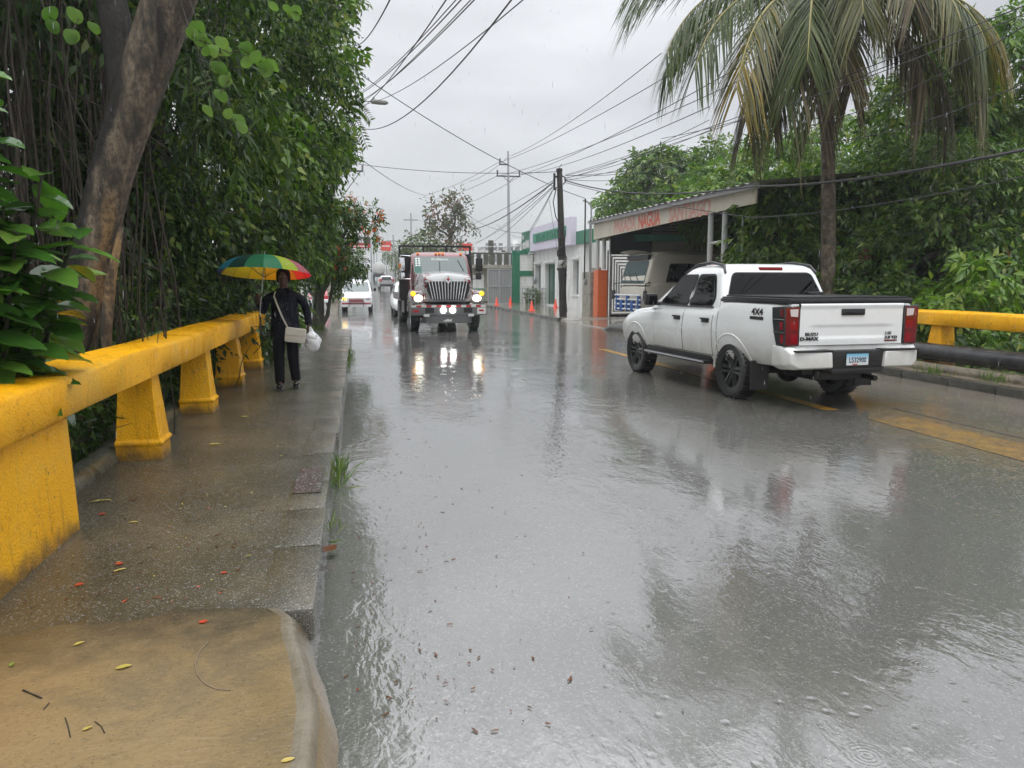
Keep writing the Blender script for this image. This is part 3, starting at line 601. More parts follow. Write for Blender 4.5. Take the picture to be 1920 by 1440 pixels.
    s = thing('broad_leaf_shrub', 'glossy broad leaved green shrub at the left edge in front of the leaning trunk', 'shrub', (-2.22, 4.7, .1))
    mb = MB(); V = []; F = []; UV = []
    def leaf(p, d, nn, L):
        d = d.normalized(); sdv = d.cross(nn).normalized(); u = sdv.cross(d); b = len(V); nu, nv = 6, 9; Wd = L*.56
        cu = rnd.uniform(.1, .5)
        for j in range(nv+1):
            t = j/nv; w = Wd*.5*(math.sin(PI*min(1, t**.8))**.75)*(1-.15*t); ang = -cu*t
            c = p + d*L*(t-.08*t*t) - Vector((0, 0, 1))*L*cu*.45*t*t
            for i in range(nu+1):
                q = i/nu*2-1; V.append(c + sdv*w*q + u*(abs(q)*w*.28 + .012*L*math.sin(t*22)*abs(q))); UV.append((q, t, 0))
        for j in range(nv):
            for i in range(nu): F.append((b+j*(nu+1)+i, b+j*(nu+1)+i+1, b+(j+1)*(nu+1)+i+1, b+(j+1)*(nu+1)+i))
    stems = [((-.3, .1, 2.35), 14), ((.05, -.1, 2.7), 14), ((.28, .1, 2.45), 16), ((.5, .15, 2.15), 16), ((.62, .25, 1.85), 16), ((.25, -.15, 2.15), 16), ((.1, -.3, 1.9), 16), ((.42, -.05, 1.8), 16), ((-.2, -.3, 2.1), 12), ((.3, .1, 1.65), 14), ((.5, .4, 1.68), 14), ((.05, .3, 2.0), 12), ((.2, .5, 1.75), 12), ((-.35, .0, 2.9), 14), ((-.1, .1, 2.8), 16), ((.1, .2, 2.85), 16), ((-.2, -.3, 2.6), 14), ((.15, .0, 2.35), 16), ((.35, .0, 1.95), 16), ((.5, .1, 1.6), 14), ((.3, -.2, 1.5), 14), ((-.05, .9, .9), 10), ((-.0, 1.6, .75), 10), ((.0, 1.2, 1.2), 10)]
    for tp, n in stems:
        tp = Vector(tp); b = Vector((tp.x*.15, tp.y*.15+.1, -.6)); pts = [b.lerp(tp, i/6)+Vector((0, 0, .25*math.sin(i/6*PI))) for i in range(7)]; mb.tube(pts, [.018-.0018*i for i in range(7)], 6)
        for i in range(n):
            t = .5+.5*(i+1)/n; p = b.lerp(tp, t)+Vector((0, 0, .25*math.sin(t*PI))); a = i*2.4+rnd.uniform(-.5, .5)
            d = Vector((math.cos(a)*.9+.25, math.sin(a)*.9-.35, rnd.uniform(-.35, .3))); leaf(p, d, Vector((rnd.uniform(-.25, .25), rnd.uniform(-.6, .1), 1)), rnd.uniform(.22, .36))
    mb.build('stems', BARKD, s, smooth=60)
    me = MB().add(V, F).mesh('leaves', m, 80); at_ = me.attributes.new('leaf_uv', 'FLOAT_VECTOR', 'POINT'); at_.data.foreach_set('vector', np.array(UV, dtype=np.float32).reshape(-1))
    o = bpy.data.objects.new('leaves', me); COL.objects.link(o); o.parent = s
    # pale heart-leaved creeper dangling from above
    m = leaf_mat('pale_heart_leaf', [(0, (.10, .2, .05)), (1, (.2, .3, .1))], .3, .35)
    c = thing('heart_leaf_creeper', 'creeper with a row of pale round leaves hanging beside the leaning trunk', 'creeper', (-.9, 6.0, 3.0)); mb = MB(); P = []
    for line in ([(360, 70, 6), (385, 80, 6), (410, 88, 6), (430, 100, 6.05), (452, 92, 6.1), (470, 104, 6.1), (490, 116, 6.15), (508, 128, 6.2)], [(375, 60, 6), (395, 100, 6), (415, 118, 6), (430, 150, 6), (412, 175, 6)], [(520, 5, 7), (545, 18, 7), (560, 25, 7)], [(85, 25, 6), (110, 45, 6), (130, 70, 6), (150, 30, 6.2), (175, 50, 6.2)], [(400, 200, 7.4), (430, 215, 7.4), (445, 228, 7.4)]):
        q = [at(*l)-c.location for l in line]; mb.tube([q[0]+Vector((-.15, .2, .5))]+q, .004, 4); P += q
    mb.build('stem', ROOTM, c); n = len(P); P = np.array(P); V = []; F = []
    for p in P:
        for k in range(rnd.choice((1, 2))):
            r_ = rnd.uniform(.036, .058); ctr = Vector(p)+Vector((rnd.uniform(-.04, .04), rnd.uniform(-.05, .02), rnd.uniform(-.04, .03))); xa = Vector((1, rnd.uniform(-.5, .5), rnd.uniform(-.4, .3))).normalized(); ya = Vector((rnd.uniform(-.2, .2), rnd.uniform(-.6, -.1), rnd.uniform(.5, 1))).normalized(); b = len(V); V.append(ctr)
            for j in range(14):
                a = 2*PI*j/14; rr = r_*(1-.32*max(0, math.cos(a-PI/2))**6+.12*max(0, -math.sin(a))**5); V.append(ctr+xa*rr*math.cos(a)+ya*rr*math.sin(a)+xa.cross(ya)*.012*math.cos(2*a))
            F += [(b, b+1+j, b+1+(j+1) % 14) for j in range(14)]
    MB().add(V, F).build('leaves', m, c, smooth=60)
left_mass()

# ---- small flowering tree on the pavement end
def flowering():
    o = thing('flowering_tree', 'small street tree with orange red blossoms standing at the end of the left pavement', 'tree', (-1.27, 25.2, .02)); mb = MB()
    mb.tube([(-.05, 0, 0), (.0, 0, .5), (.02, 0, 1.1), (.12, 0, 1.7), (.0, 0, 2.5)], [.23, .19, .17, .16, .1], 12, jit=.05)
    mb.tube([(.12, -.05, .25), (.28, -.05, .55), (.36, 0, 1.0), (.45, 0, 1.4), (.42, 0, 1.9)], [.07, .065, .05, .045, .02], 7)
    mb.tube([(.05, 0, 1.0), (.22, 0, 1.45), (.25, 0, 2.0), (.4, 0, 2.6)], [.08, .08, .07, .04], 7)
    sp = [(-.2, 0, 2.6, 1.05, 1.0, .85, 520), (.55, -.1, 2.5, .95, .9, .8, 420), (.4, 0, 3.5, .95, .8, .65, 300), (-.6, 0, 3.4, .9, .9, .9, 420), (1.35, 0, 3.15, .65, .6, .3, 70), (1.6, 0, 3.75, .45, .4, .25, 40), (.9, 0, 3.9, .5, .5, .35, 70), (.55, -.1, 1.55, .25, .25, .2, 40), (1.15, 0, 2.25, .5, .5, .35, 90)]
    limbs(mb, (.1, 0, 1.9), [s[:3] for s in sp], .06); mb.build('trunk', m_bark('lichened_bark', (.03, .03, .022), (.07, .068, .05), (.15, .145, .115)), o, smooth=60)
    crown(o, sp, 8, .34, .12, .42, .5, (LEAF_D, LEAF_M, LEAF_L), (3, 4, 1.2))
    P, D = blobs([(*s[:3], s[3]*1.05, s[4]*1.05, s[5]*1.05, 14) for s in sp[:7]], .85); A = sprays(P, D, 6, .1, .11, .5, .1, 1.2)
    leaves('blossoms', *A, (leaf_mat('orange_blossom', [(0, (.5, .06, .02)), (1, (.65, .16, .04))], .4, .4),), o)
    g = thing('grass_clump', 'grass clump round the foot of the flowering street tree', 'grass', (-1.3, 24.6, .1)); blades(g, 160, .55, .3, .28)
def blades(par, n, rx, ry, h, m=None):
    P = np.stack([rng.normal(size=n)*rx*.5, rng.normal(size=n)*ry*.5, np.zeros(n)], 1); D = rng.normal(size=(n, 3))*.38+np.array([0, 0, 1]); N = rng.normal(size=(n, 3)); N[:, 2] = 0
    l = h*(.5+.9*rng.random(n)); leaves('blades', P, D, N, l, np.minimum(.012, l*.08), (m or GRASS,), par, .1, .25)
flowering()
for (x, y, n, rx, ry, h, lb) in ((-.2, 6.35, 60, .06, .35, .22, 'grass tuft growing from the kerb joint, the largest one nearest the camera'), (-.21, 5.1, 14, .05, .22, .14, 'sparse thin grass stalks at the kerb foot'), (-.24, 16.5, 150, .10, 2.2, .16, 'long strip of grass along the kerb beside the woman'),
                                 (9.2, 11.0, 70, .12, .3, .2, 'grass tuft on the right kerb behind the pickup'), (9.38, 9.9, 50, .08, .25, .22, 'grass tuft by the muddy pipe'), (9.15, 7.9, 16, .04, .1, .12, 'small grass tuft on the right kerb edge'), (9.75, 10.9, 40, .08, .4, .14, 'weeds between the two right pipes')):
    g = thing('grass_tuft', lb, 'grass', (x, y, .12 if x > 3 else .01)); blades(g, n, rx, ry, h)

# ---- coconut palm
def palm():
    o = thing('coconut_palm', 'tall coconut palm with drooping olive fronds behind the white pickup', 'palm tree', (11.0, 17.0, -.3)); mb = MB(); pts = []; rad = []
    for i in range(40):
        t = i/39; pts.append((.25-.62*t+.12*math.sin(t*3), 0, 8.3*t)); rad.append((.185-.05*t)*(1+.035*(i % 2)))
    mb.tube(pts, rad, 16, jit=.02); pm = m_bark('palm_bark', (.05, .04, .03), (.13, .105, .075), (.25, .21, .155), (5, 5, 4)); mb.build('trunk', pm, o, smooth=60)
    top = Vector((-.46, 0, 8.45)); cols = [leaf_mat('palm_leaf_green', [(0, (.035, .058, .016)), (.6, (.07, .095, .028)), (1, (.125, .14, .05))], .3, .25), leaf_mat('palm_leaf_olive', [(0, (.06, .068, .024)), (.6, (.11, .115, .042)), (1, (.18, .16, .065))], .35, .25), leaf_mat('palm_leaf_brown', [(0, (.04, .03, .018)), (.6, (.09, .068, .038)), (1, (.17, .13, .07))], .5, .15), leaf_mat('palm_leaf_yellow', [(0, (.15, .115, .022)), (.6, (.24, .17, .03)), (1, (.32, .225, .04))], .35, .3)]
    RIB = mat('palm_rib', (.26, .23, .07), .4); DARKR = mat('dry_palm_rib', (.12, .09, .05), .6)
    def frond(az, el, L, drop, ci, tipc=None, lw=.036):
        d = Vector((math.cos(az), math.sin(az), 0)); side = Vector((-math.sin(az), math.cos(az), 0)); p = top.copy(); k = 26; pts = [p.copy()]; dirs = []
        for i in range(k):
            t = i/k; e = el - drop*(t**1.25); e = max(e, -1.50); dr = d*math.cos(e)+Vector((0, 0, math.sin(e))); dirs.append(dr); p = p+dr*L/k; pts.append(p.copy())
        dirs.append(dirs[-1]); mb = MB(); mb.tube(pts, [.045*(1-.9*i/k)+.004 for i in range(k+1)], 6)
        f = mb.build('frond', DARKR if ci == 2 else RIB, o, smooth=60); V = []; F = []; MI = []; n = 88
        for i in range(n):
            t = .13+.87*i/(n-1); q = t*k; a = min(int(q), k-1); pp = pts[a].lerp(pts[a+1], q-a); dr = dirs[a]; up = side.cross(dr); ll = L*.235*(math.sin(PI*min(1, .12+.88*(1-t)**.62)))**.7*(.55+.45*min(1, t*6))+.12
            for s in (-1, 1):
                if rnd.random() < .05: continue
                l2 = ll*rnd.uniform(.82, 1.12); dv = (side*s*(.75-.25*t)+dr*(.55+.5*t)+up*(.18)+Vector((rnd.uniform(-.1, .1), rnd.uniform(-.1, .1), rnd.uniform(-.12, .12)))).normalized(); b = len(V); q0 = pp; w = lw*rnd.uniform(.8, 1.15); nn = dv.cross(dr)
                nn = nn.normalized() if nn.length > .01 else up; wv = dv.cross(Vector((0, 0, 1)).cross(dv)+up*.4).normalized()
                wv = (dr - dv*dr.dot(dv)).normalized()
                for j, (u_, ww) in enumerate(((0, .5), (.33, 1), (.66, .8), (1, .08))):
                    c = q0 + dv*l2*u_ + Vector((0, 0, -1))*l2*(.16+.55*(ci == 2)+.34*rnd.uniform(.6, 1.2))*u_*u_; V += [c+wv*w*ww*.5, c-wv*w*ww*.5]
                F += [(b, b+1, b+3, b+2), (b+2, b+3, b+5, b+4), (b+4, b+5, b+7, b+6)]; m_ = ci
                if tipc is not None and t > rnd.uniform(.45, 1.05): m_ = tipc
                MI += [m_]*3
        me = MB(); me.v = V; me.f = F; me.m = MI; me.build('leaflets', cols, f)
    # az: 0 = right of the road, -pi/2 = towards the viewer, pi = towards the road
    for az, el, L, dr, ci, tc in ((3.30, .12, 5.0, 1.45, 0, None), (3.12, .40, 5.0, 1.35, 0, None), (2.85, .55, 4.8, 1.3, 0, None), (3.52, -.05, 5.0, 1.3, 0, None), (3.75, -.2, 5.1, 1.25, 1, 3), (3.98, -.35, 4.9, 1.1, 2, 0), (4.1, -.05, 4.8, 1.5, 0, None), (4.35, -.3, 4.3, 1.2, 1, 2),
                                  (-1.85, .15, 4.3, 1.55, 1, None), (-1.55, .22, 4.3, 1.6, 1, 2), (-1.3, .1, 4.5, 1.45, 1, None), (-1.05, .0, 4.6, 1.35, 0, None), (-1.15, -.45, 4.1, 1.0, 2, None), (-.75, -.2, 4.8, 1.2, 2, 1), (-.62, .05, 4.8, 1.35, 0, 3), (-.35, .15, 4.9, 1.4, 1, 3), (-.12, .22, 4.9, 1.35, 1, 3), (.05, .35, 4.9, 1.4, 0, None), (.3, .5, 4.8, 1.4, 0, None), (-.45, -.4, 4.4, 1.0, 2, None),
                                  (.9, .4, 4.4, 1.5, 0, None), (1.5, .5, 4.3, 1.4, 0, None), (2.1, .5, 4.4, 1.5, 0, None), (2.5, .1, 4.4, 1.3, 0, None), (-2.5, -.5, 4.0, 1.0, 2, None), (-2.0, .75, 4.6, 1.5, 0, None), (-.9, .8, 4.6, 1.5, 0, None), (3.4, .8, 4.6, 1.5, 0, None), (.1, .9, 4.4, 1.4, 0, None), (4.2, -.75, 3.8, .75, 2, None), (-1.7, -.7, 3.2, .8, 2, None), (3.6, -.6, 4.2, .9, 2, None)): frond(az+rnd.uniform(-.06, .06), el+.12, L*.95, dr+.06, ci, tc)
    mb = MB()
    for i in range(40): a = rnd.uniform(0, 6.28); h = rnd.uniform(-1.9, -.2); mb.tube([top+Vector((0, 0, h+.5)), top+Vector((.25*math.cos(a), .25*math.sin(a), h+.3)), top+Vector((.34*math.cos(a), .34*math.sin(a), h-.5))], [.03, .02, .006], 4)
    mb.build('dry_sheath', mat('dry_fibre', (.05, .038, .025), .7), o)
palm()

# ---- trees on the right
def right_mass():
    kw = dict(nl=8, tw=.55, asp=.42, droop=.65)
    T = lambda h, dx=0: [(0, 0, 0), (.1, 0, h*.3), (dx*.5, .1, h*.65), (dx, 0, h)]
    tree('leafy_tree', 'dark leafy tree right behind the palm trunk', (13.4, 19.0, -1), T(4), .2, [(0, 0, 3.4, 1.7, 1.5, 2.4, 1500), (-1.6, .2, 2.6, 1.2, 1.2, 1.7, 800), (.9, 0, 5.2, 1.3, 1.3, 1.2, 600)], L=.16, mats=(LEAF_DR, LEAF_MR, LEAF_L), w=(2, 3, 1.3), gap=-.6, **kw)
    tree('leafy_tree', 'vine hung round tree with yellowish edges beside the open sided shed', (11.2, 19.6, 0), T(3), .16, [(-.1, -.2, 2.6, 1.1, 1.1, 1.7, 800), (.6, 0, 3.6, 1.2, 1.1, 1.1, 600), (-.5, -.4, 1.3, .7, .8, 1.0, 350), (1.9, 0, 3.6, 1.3, 1.2, .9, 500)], L=.19, mats=(LEAF_DR, LEAF_MR, LEAF_L), w=(1.6, 2.2, 2.4), gap=-.6, **kw)
    tree('leafy_tree', 'tall leafy tree at the right edge rising past the palm fronds', (17.5, 19.5, -1), T(7, .4), .25, [(0, 0, 8.6, 1.9, 1.8, 1.5, 1000), (-1.8, 0, 7.2, 1.6, 1.6, 1.6, 900), (.8, 0, 6.0, 2.2, 1.8, 1.8, 1200), (-1.2, -.4, 4.6, 2.0, 1.6, 1.8, 1200), (1.8, 0, 9.6, 1.3, 1.3, .9, 400), (-2.6, 0, 9.0, .8, .8, .6, 160)], L=.2, mats=(LEAF_DR, LEAF_MR, LEAF_L), w=(2, 3, 1.2), gap=-.5, **kw)
    tree('leafy_tree', 'broad dark tree with large leaves above the right railing', (14.3, 16.9, -1.2), T(3.6), .2, [(0, 0, 3.2, 1.9, 1.4, 1.9, 1500), (-1.7, .2, 2.5, 1.2, 1.1, 1.5, 800), (1.6, 0, 4.0, 1.5, 1.3, 1.7, 900)], L=.19, mats=(LEAF_DR, LEAF_MR, LEAF_L), w=(2.6, 2.4, .5), gap=-.6, **kw)
    tree('leafy_tree', 'narrow leaved pale tree at the right edge of the photo', (16.0, 17.2, -1.2), T(4.6), .18, [(0, 0, 4.2, 1.6, 1.4, 1.8, 900), (-1.2, 0, 5.4, 1.3, 1.2, 1.1, 500), (.3, 0, 2.2, 1.6, 1.3, 1.4, 700)], L=.21, mats=(LEAF_MR, LEAF_G, LEAF_DR), w=(3, 1, 2), **{**kw, 'asp': .25})
    tree('leafy_tree', 'bushy vine draped tree in front of the grey shed', (15.6, 21.5, -1), T(4.5), .2, [(0, 0, 4.6, 1.4, 1.2, 1.6, 800), (-.4, 0, 3.0, 2.0, 1.3, 1.4, 900), (1.4, 0, 3.2, 1.6, 1.3, 1.6, 700)], L=.2, mats=(LEAF_DR, LEAF_MR, LEAF_L), w=(2, 3, 1), gap=-.5, **kw)
    tree('leafy_tree', 'light green tree crown showing between the palm fronds', (16.5, 28, -.5), T(5), .22, [(0, 0, 6.0, 2.4, 2, 1.8, 900), (-2.6, 0, 5.2, 1.9, 1.7, 1.4, 600), (2.6, 0, 6.8, 2.2, 1.8, 1.8, 700)], L=.24, mats=(LEAF_MR, LEAF_L), w=(3, 1.2), **kw)
    tree('leafy_tree', 'large hazy tree dome behind the roof of the open sided shed', (18.5, 44, 0), T(6), .35, [(0, 0, 6.6, 3.4, 2.6, 2.6, 1300), (-2.6, 0, 5.4, 2.0, 2, 1.9, 700), (2.8, 0, 7.4, 3, 2.4, 2.6, 1000), (-1.3, 0, 8.2, 1.6, 1.4, 1.1, 350)], L=.3, mats=(LEAF_MR, LEAF_DR), w=(3, 1), **{**kw, 'tw': .8})
    tree('leafy_tree', 'dense backdrop tree behind everything at the far right', (23, 27, -1), T(7), .3, [(0, 0, 6.5, 3.6, 2.2, 3.6, 1500), (-3.4, 0, 4.0, 2.2, 1.8, 3.0, 900)], L=.26, mats=(LEAF_DR, LEAF_MR), w=(2, 2), **kw)
    for lb, loc, sp, L, mt, w, asp in (('bright lime green bush just above the right railing', (11.7, 13.4, -.9), [(0, 0, 1.95, .75, .6, .75, 170), (.55, 0, 2.6, .55, .5, .5, 100), (-.5, 0, 1.6, .5, .5, .5, 80)], .21, (LEAF_L, LEAF_MR), (4, 1), .42),
                               ('low dark bush under the right railing beam', (11.7, 12.0, -1.2), [(0, 0, 1.2, 1.5, .6, .75, 420)], .14, (LEAF_DR, LEAF_MR), (2, 2), .5),
                               ('green weeds behind the right pipes beside the railing post', (11.4, 12.6, -.9), [(0, 0, 1.0, .7, .7, .65, 240)], .13, (LEAF_MR, LEAF_DR), (2, 2), .5),
                               ('dark leafy bush behind the pickup bed', (12.0, 16.2, -.8), [(0, 0, 1.6, .9, .8, 1.2, 480)], .15, (LEAF_DR, LEAF_MR), (3, 2), .42),
                               ('mixed bush with pinkish young leaves near the right edge', (13.3, 13.9, -1.2), [(0, 0, 2.1, 1.2, .8, 1.3, 520)], .17, (LEAF_DR, LEAF_MR, LEAF_R), (4, 3, .6), .45)):
        b = thing('leafy_bush', lb, 'bush', loc); mb = MB()
        for a in range(8): mb.tube([(.08*math.cos(a), .08*math.sin(a), 0), (.25*math.cos(a), .2*math.sin(a), .9), (.55*math.cos(a), .4*math.sin(a), 1.9)], [.022, .016, .006], 5)
        mb.build('stems', BARKD, b); crown(b, sp, 8, .42, L, asp, .6, mt, w)
right_mass()
# ---- sparse hazy trees down the road
def far_trees():
    kw = dict(nl=5, tw=1.0, asp=.5, droop=.3, shell=.3)
    tree('sparse_tree', 'tall sparse tree with greyish and reddish leaves behind the truck', (8.8, 74, zr(74)), [(0, 0, 0), (.1, 0, 3), (-.1, 0, 5.5)], .22, [(-.6, 0, 8.0, 1.7, 1.4, 1.3, 130), (1.0, 0, 7.0, 1.1, 1.0, 1.0, 70), (-1.8, 0, 6.8, 1.0, 1, .8, 60), (-.5, 0, 5.2, 1.3, 1, .9, 90), (.6, 0, 9.0, .8, .8, .6, 50)], L=.34, mats=(LEAF_G, LEAF_R), w=(3, 1), limb_r=.6, **kw)
    tree('sparse_tree', 'low bushy grey green tree behind the truck cab', (5.8, 72, zr(72)), [(0, 0, 0), (0, 0, 2), (.1, 0, 3.2)], .2, [(0, 0, 4.2, 1.7, 1.4, 1.6, 240), (-1.1, 0, 3.2, 1.1, 1, 1.2, 130), (1.4, 0, 3.4, 1.4, 1, 1.4, 150)], L=.34, mats=(LEAF_G, LEAF_M), w=(3, 1.2), **kw)
    for lb, x, y, s in (('faint green roadside tree beside the red sign', 6.3, 118, 1.5), ('faint green tree far down the road on the left', -3.8, 150, 2.0), ('faint tree behind the tanker', 7.5, 165, 2.2), ('faint tree at the end of the road', -1.5, 240, 2.6), ('faint grey tree on the left beyond the billboard', -8, 125, 2.2), ('faint tree on the right beyond the apartment blocks', 15, 200, 3)):
        tree('roadside_tree', lb, (x, y, zr(y)), [(0, 0, 0), (0, 0, 1.2*s), (0, 0, 1.8*s)], .12*s, [(0, 0, 2.2*s, 1.0*s, 1.0*s, .9*s, 260), (.5*s, 0, 1.6*s, .8*s, .8*s, .7*s, 140)], L=.3*s*.6, mats=(LEAF_M, LEAF_G), w=(2, 1), **{**kw, 'shell': .5, 'tw': .5*s})
far_trees()

# ================================================================== buildings on the right
def facade(mb, x, y0, y1, z0, z1, holes, depth, mi=0, s=-1):
    """wall face at x (looking towards -x), rectangular holes [(ya, yb, za, zb)] with reveals depth deep"""
    ys = sorted({y0, y1, *[h[0] for h in holes], *[h[1] for h in holes]}); zs = sorted({z0, z1, *[h[2] for h in holes], *[h[3] for h in holes]})
    for a, b in zip(ys, ys[1:]):
        for c, d in zip(zs, zs[1:]):
            if any(h[0] <= a and b <= h[1] and h[2] <= c and d <= h[3] for h in holes): continue
            mb.add([(x, a, c), (x, a, d), (x, b, d), (x, b, c)], [(0, 1, 2, 3)], mi)
    for a, b, c, d in holes:
        X = x-s*depth
        mb.add([(x, a, c), (X, a, c), (X, a, d), (x, a, d), (x, b, c), (X, b, c), (X, b, d), (x, b, d)], [(0, 1, 2, 3), (4, 7, 6, 5), (3, 2, 6, 7), (0, 4, 5, 1)], mi)
def canopy():
    # open sided bus stop shed with a cream fascia
    X = 10.1; Y0, Y1 = 18.7, 32.75
    o = thing('bus_shed', 'open sided bus stop shed with a cream fascia lettered in faded red', 'shed', (X, Y1, .1)); L = lambda x, y, z: (x-X, y-Y1, z-.1)
    top = lambda y: 4.02+(y-Y0)/(Y1-Y0)*.10; bot = lambda y: 3.64-(y-Y0)/(Y1-Y0)*.20
    mb = MB()
    n = 12
    for i in range(n):
        a = Y0+(Y1-Y0)*i/n+.006; b = Y0+(Y1-Y0)*(i+1)/n-.006
        mb.add([L(X, a, bot(a)), L(X, b, bot(b)), L(X, b, top(b)), L(X, a, top(a)), L(X+.05, a, bot(a)), L(X+.05, b, bot(b)), L(X+.05, b, top(b)), L(X+.05, a, top(a))], [(0, 3, 2, 1), (4, 5, 6, 7), (0, 1, 5, 4), (3, 7, 6, 2), (0, 4, 7, 3), (1, 2, 6, 5)])
    mb.add([L(X+.02, Y0+.01, bot(Y0)+.01), L(X+.02, Y1-.01, bot(Y1)+.01), L(X+.02, Y1-.01, top(Y1)-.01), L(X+.02, Y0+.01, top(Y0)-.01)], [(0, 1, 2, 3)])
    mb.add([L(X+.055, Y1, bot(Y1)), L(X+9, Y1, bot(Y1)+.5), L(X+9, Y1, 5), L(X+.055, Y1, top(Y1))], [(0, 1, 2, 3)])
    fa = mb.build('fascia', CREAM, o)
    FAD = mottled('faded_red_lettering', (.56, .22, .18), (.60, .36, .30), 9, .55, 0); REDL = mottled('red_lettering', (.62, .07, .03), (.62, .13, .07), 9, .5, 0)
    for s, yc, m, sz, sx in (('PARADA', 28.75, FAD, .66, 1.06), ('NAGUA', 26.2, REDL, .68, .94), ('SANTIAGO', 22.85, FAD, .66, 1.02)):
        y = yc; text(s, sz, m, 'lettering', fa, frame(L(X-.004, y, (bot(y)+top(y))/2-.235), (0, -1, .005), (0, 0, 1)), .003, sx=sx*.92, bold=.022)
    # roof sheet with corrugation, sloping up away from the road, and a grey gutter edge
    mb = MB(); nu = 140
    def rf(u, v): y = Y0-.25+(Y1-Y0+.5)*u; return L(X-.22+9.5*v, y, top(y)+.12+.95*v+.025*math.cos(u*nu*PI/2.5))
    mb.grid(rf, nu, 3); mb.grid(lambda u, v: (lambda p: (p[0], p[1], p[2]-.012))(rf(u, v)), nu, 3); mb.build('roof', mottled('zinc_roof', (.24, .24, .23), (.36, .355, .34), 1.5, .35, .2, 20), o, smooth=60)
    mb = MB(); k = 6
    for i in range(k):
        a = Y0-.2+(Y1-Y0+.4)*i/k; b = a+(Y1-Y0+.4)/k-.01; mb.add([L(x, y, top(y)+z) for y in (a, b) for x, z in ((X-.16, -.02), (X-.16, .13), (X-.002, .13), (X-.002, -.02))], [(0, 1, 2, 3), (7, 6, 5, 4), (0, 4, 5, 1), (1, 5, 6, 2), (2, 6, 7, 3), (3, 7, 4, 0)])
    mb.build('gutter', mat('grey_gutter', (.30, .30, .30), .35), o)
    # steel columns, orange footings
    PIPEW = mat('pale_grey_column_paint', (.50, .51, .50), .4)
    for (x, y, z0) in ((X+.10, 32.45, 2.15), (X+.30, 32.15, 2.15), (X+.1, 21.45, .1), (X+.15, 20.65, 2.2)):
        MB().tube([L(x, y, z0), L(x, y, 3.62)], .085, 14).build('column', PIPEW, o, smooth=40)
    mb = MB(); mb.tube([L(X+.1, 21.4, 2.75), L(X+.15, 20.7, 2.78)], .04, 8); mb.tube([L(X+.35, 20.0, 2.2), L(X+.35, 20.0, 3.9)], .03, 8); mb.build('cross_pipe', PIPEW, o)
    for (y, a, b, h) in ((32.3, .32, .32, 2.12), (20.75, .55, .34, 2.14)):
        MB().box(*[v for p in zip(L(X-.02, y-a, .08), L(X+.42, y+b, h)) for v in p], bev=.02).build('orange_pillar', ORANGE, o)
    # inside: back wall, side wall, dark ceiling beams, green beam
    mb = MB(); mb.box(*[v for p in zip(L(X+8.6, Y0, .1), L(X+8.8, Y1, 4.6)) for v in p]); mb.box(*[v for p in zip(L(X+2.6, Y1-.2, .1), L(X+8.6, Y1-.02, 4.6)) for v in p])
    mb.build('back_wall', mottled('dim_cream_wall', (.26, .24, .19), (.36, .33, .27), 1, .6, .2, 30), o)
    MB().box(*[v for p in zip(L(X+.7, Y1-.25, 2.8), L(X+2.6, Y1-.1, 3.9)) for v in p]).build('dark_panel', mat('dark_grey_panel', (.035, .04, .045), .35), o)
    MB().box(*[v for p in zip(L(X+1.75, Y1-.5, 3.38), L(X+8.3, Y1-.3, 3.66)) for v in p]).build('green_beam', mat('pale_green_paint', (.06, .30, .19), .4), o)
    mb = MB()
    for i in range(9):
        y = Y0+.8+i*1.6; mb.box(*[v for p in zip(L(X+.25, y-.03, 3.78), L(X+8.6, y+.03, 3.84)) for v in p])
        for k in range(12): x = X+.3+k*.7; mb.tube([L(x, y, 3.8), L(x+.35, y, 4.1+.07*k), L(x+.7, y, 3.8)], .018, 4)
    mb.build('roof_truss', mat('dark_steel', (.05, .05, .05), .5), o)
    # concrete end wall beside the orange pillar
    w = thing('concrete_wall', 'stained concrete wall end with a meter beside the orange pillar', 'wall', (10.15, 33.6, .1))
    mb = MB(); mb.box(-.02, .2, -.35, .9, 0, 1.95, bev=.015); mb.box(.2, .45, -.45, .3, 0, 2.15, bev=.015); mb.build('wall_body', CONC, w)
    mb = MB(); mb.box(-.12, -.02, .2, .42, 1.38, 1.66, bev=.02); mb.tube([(-.14, .31, 1.5), (-.1, .31, 1.5)], .1, 12); mb.build('meter', STEEL, w, smooth=40)
    c = thing('conduit_mast', 'pair of thin conduit pipes with a bent top rising beside the orange pillar', 'conduit', (10.0, 33.9, .1))
    mb = MB(); mb.tube([(.05, 0, 1.45), (.05, 0, 5.2)], .035, 7); mb.build('straight_conduit', BLACK, c); mb = MB(); mb.tube([(.38, .1, 1.6), (.36, .1, 4.8), (.3, .1, 5.02), (.1, .05, 5.1), (-.05, 0, 5.12)], .04, 7); mb.tube([(.31, .1, 1.7), (.30, .1, 4.2)], .022, 6); mb.build('bent_conduit', STEEL, c)
    # steel gate standing open
    g = thing('steel_gate', 'pale grey steel gate of nested frames standing open under the shed', 'gate', (10.75, 33.0-.6, .12)); mb = MB()
    for i in range(6):
        a = .06+i*.115; b = 1.5-.0*i; t = .026; z0, z1 = .06+i*.13, 2.62-i*.135
        mb.box(a, a+2*t, -t, t, z0, z1); mb.box(b-2*t-i*.03, b-i*.03, -t, t, z0, z1); mb.box(a+2*t, b-2*t-i*.03, -t, t, z0, z0+2*t); mb.box(a+2*t, b-2*t-i*.03, -t, t, z1-2*t, z1)
    for i in range(7): mb.box(.8+i*.085, .83+i*.085, -.015, .015, .72, 1.9)
    mb.build('leaf', GREYP, g); mb = MB(); mb.box(0, .045, -.03, .03, 0, 2.75); mb.box(-.12, -.06, -.03, .03, 0, 2.85); mb.build('gate_post', GREYP, g); MB().box(.05, 1.5, .03, .05, 0, .12).build('kick_plate', BLACK, g)
canopy()

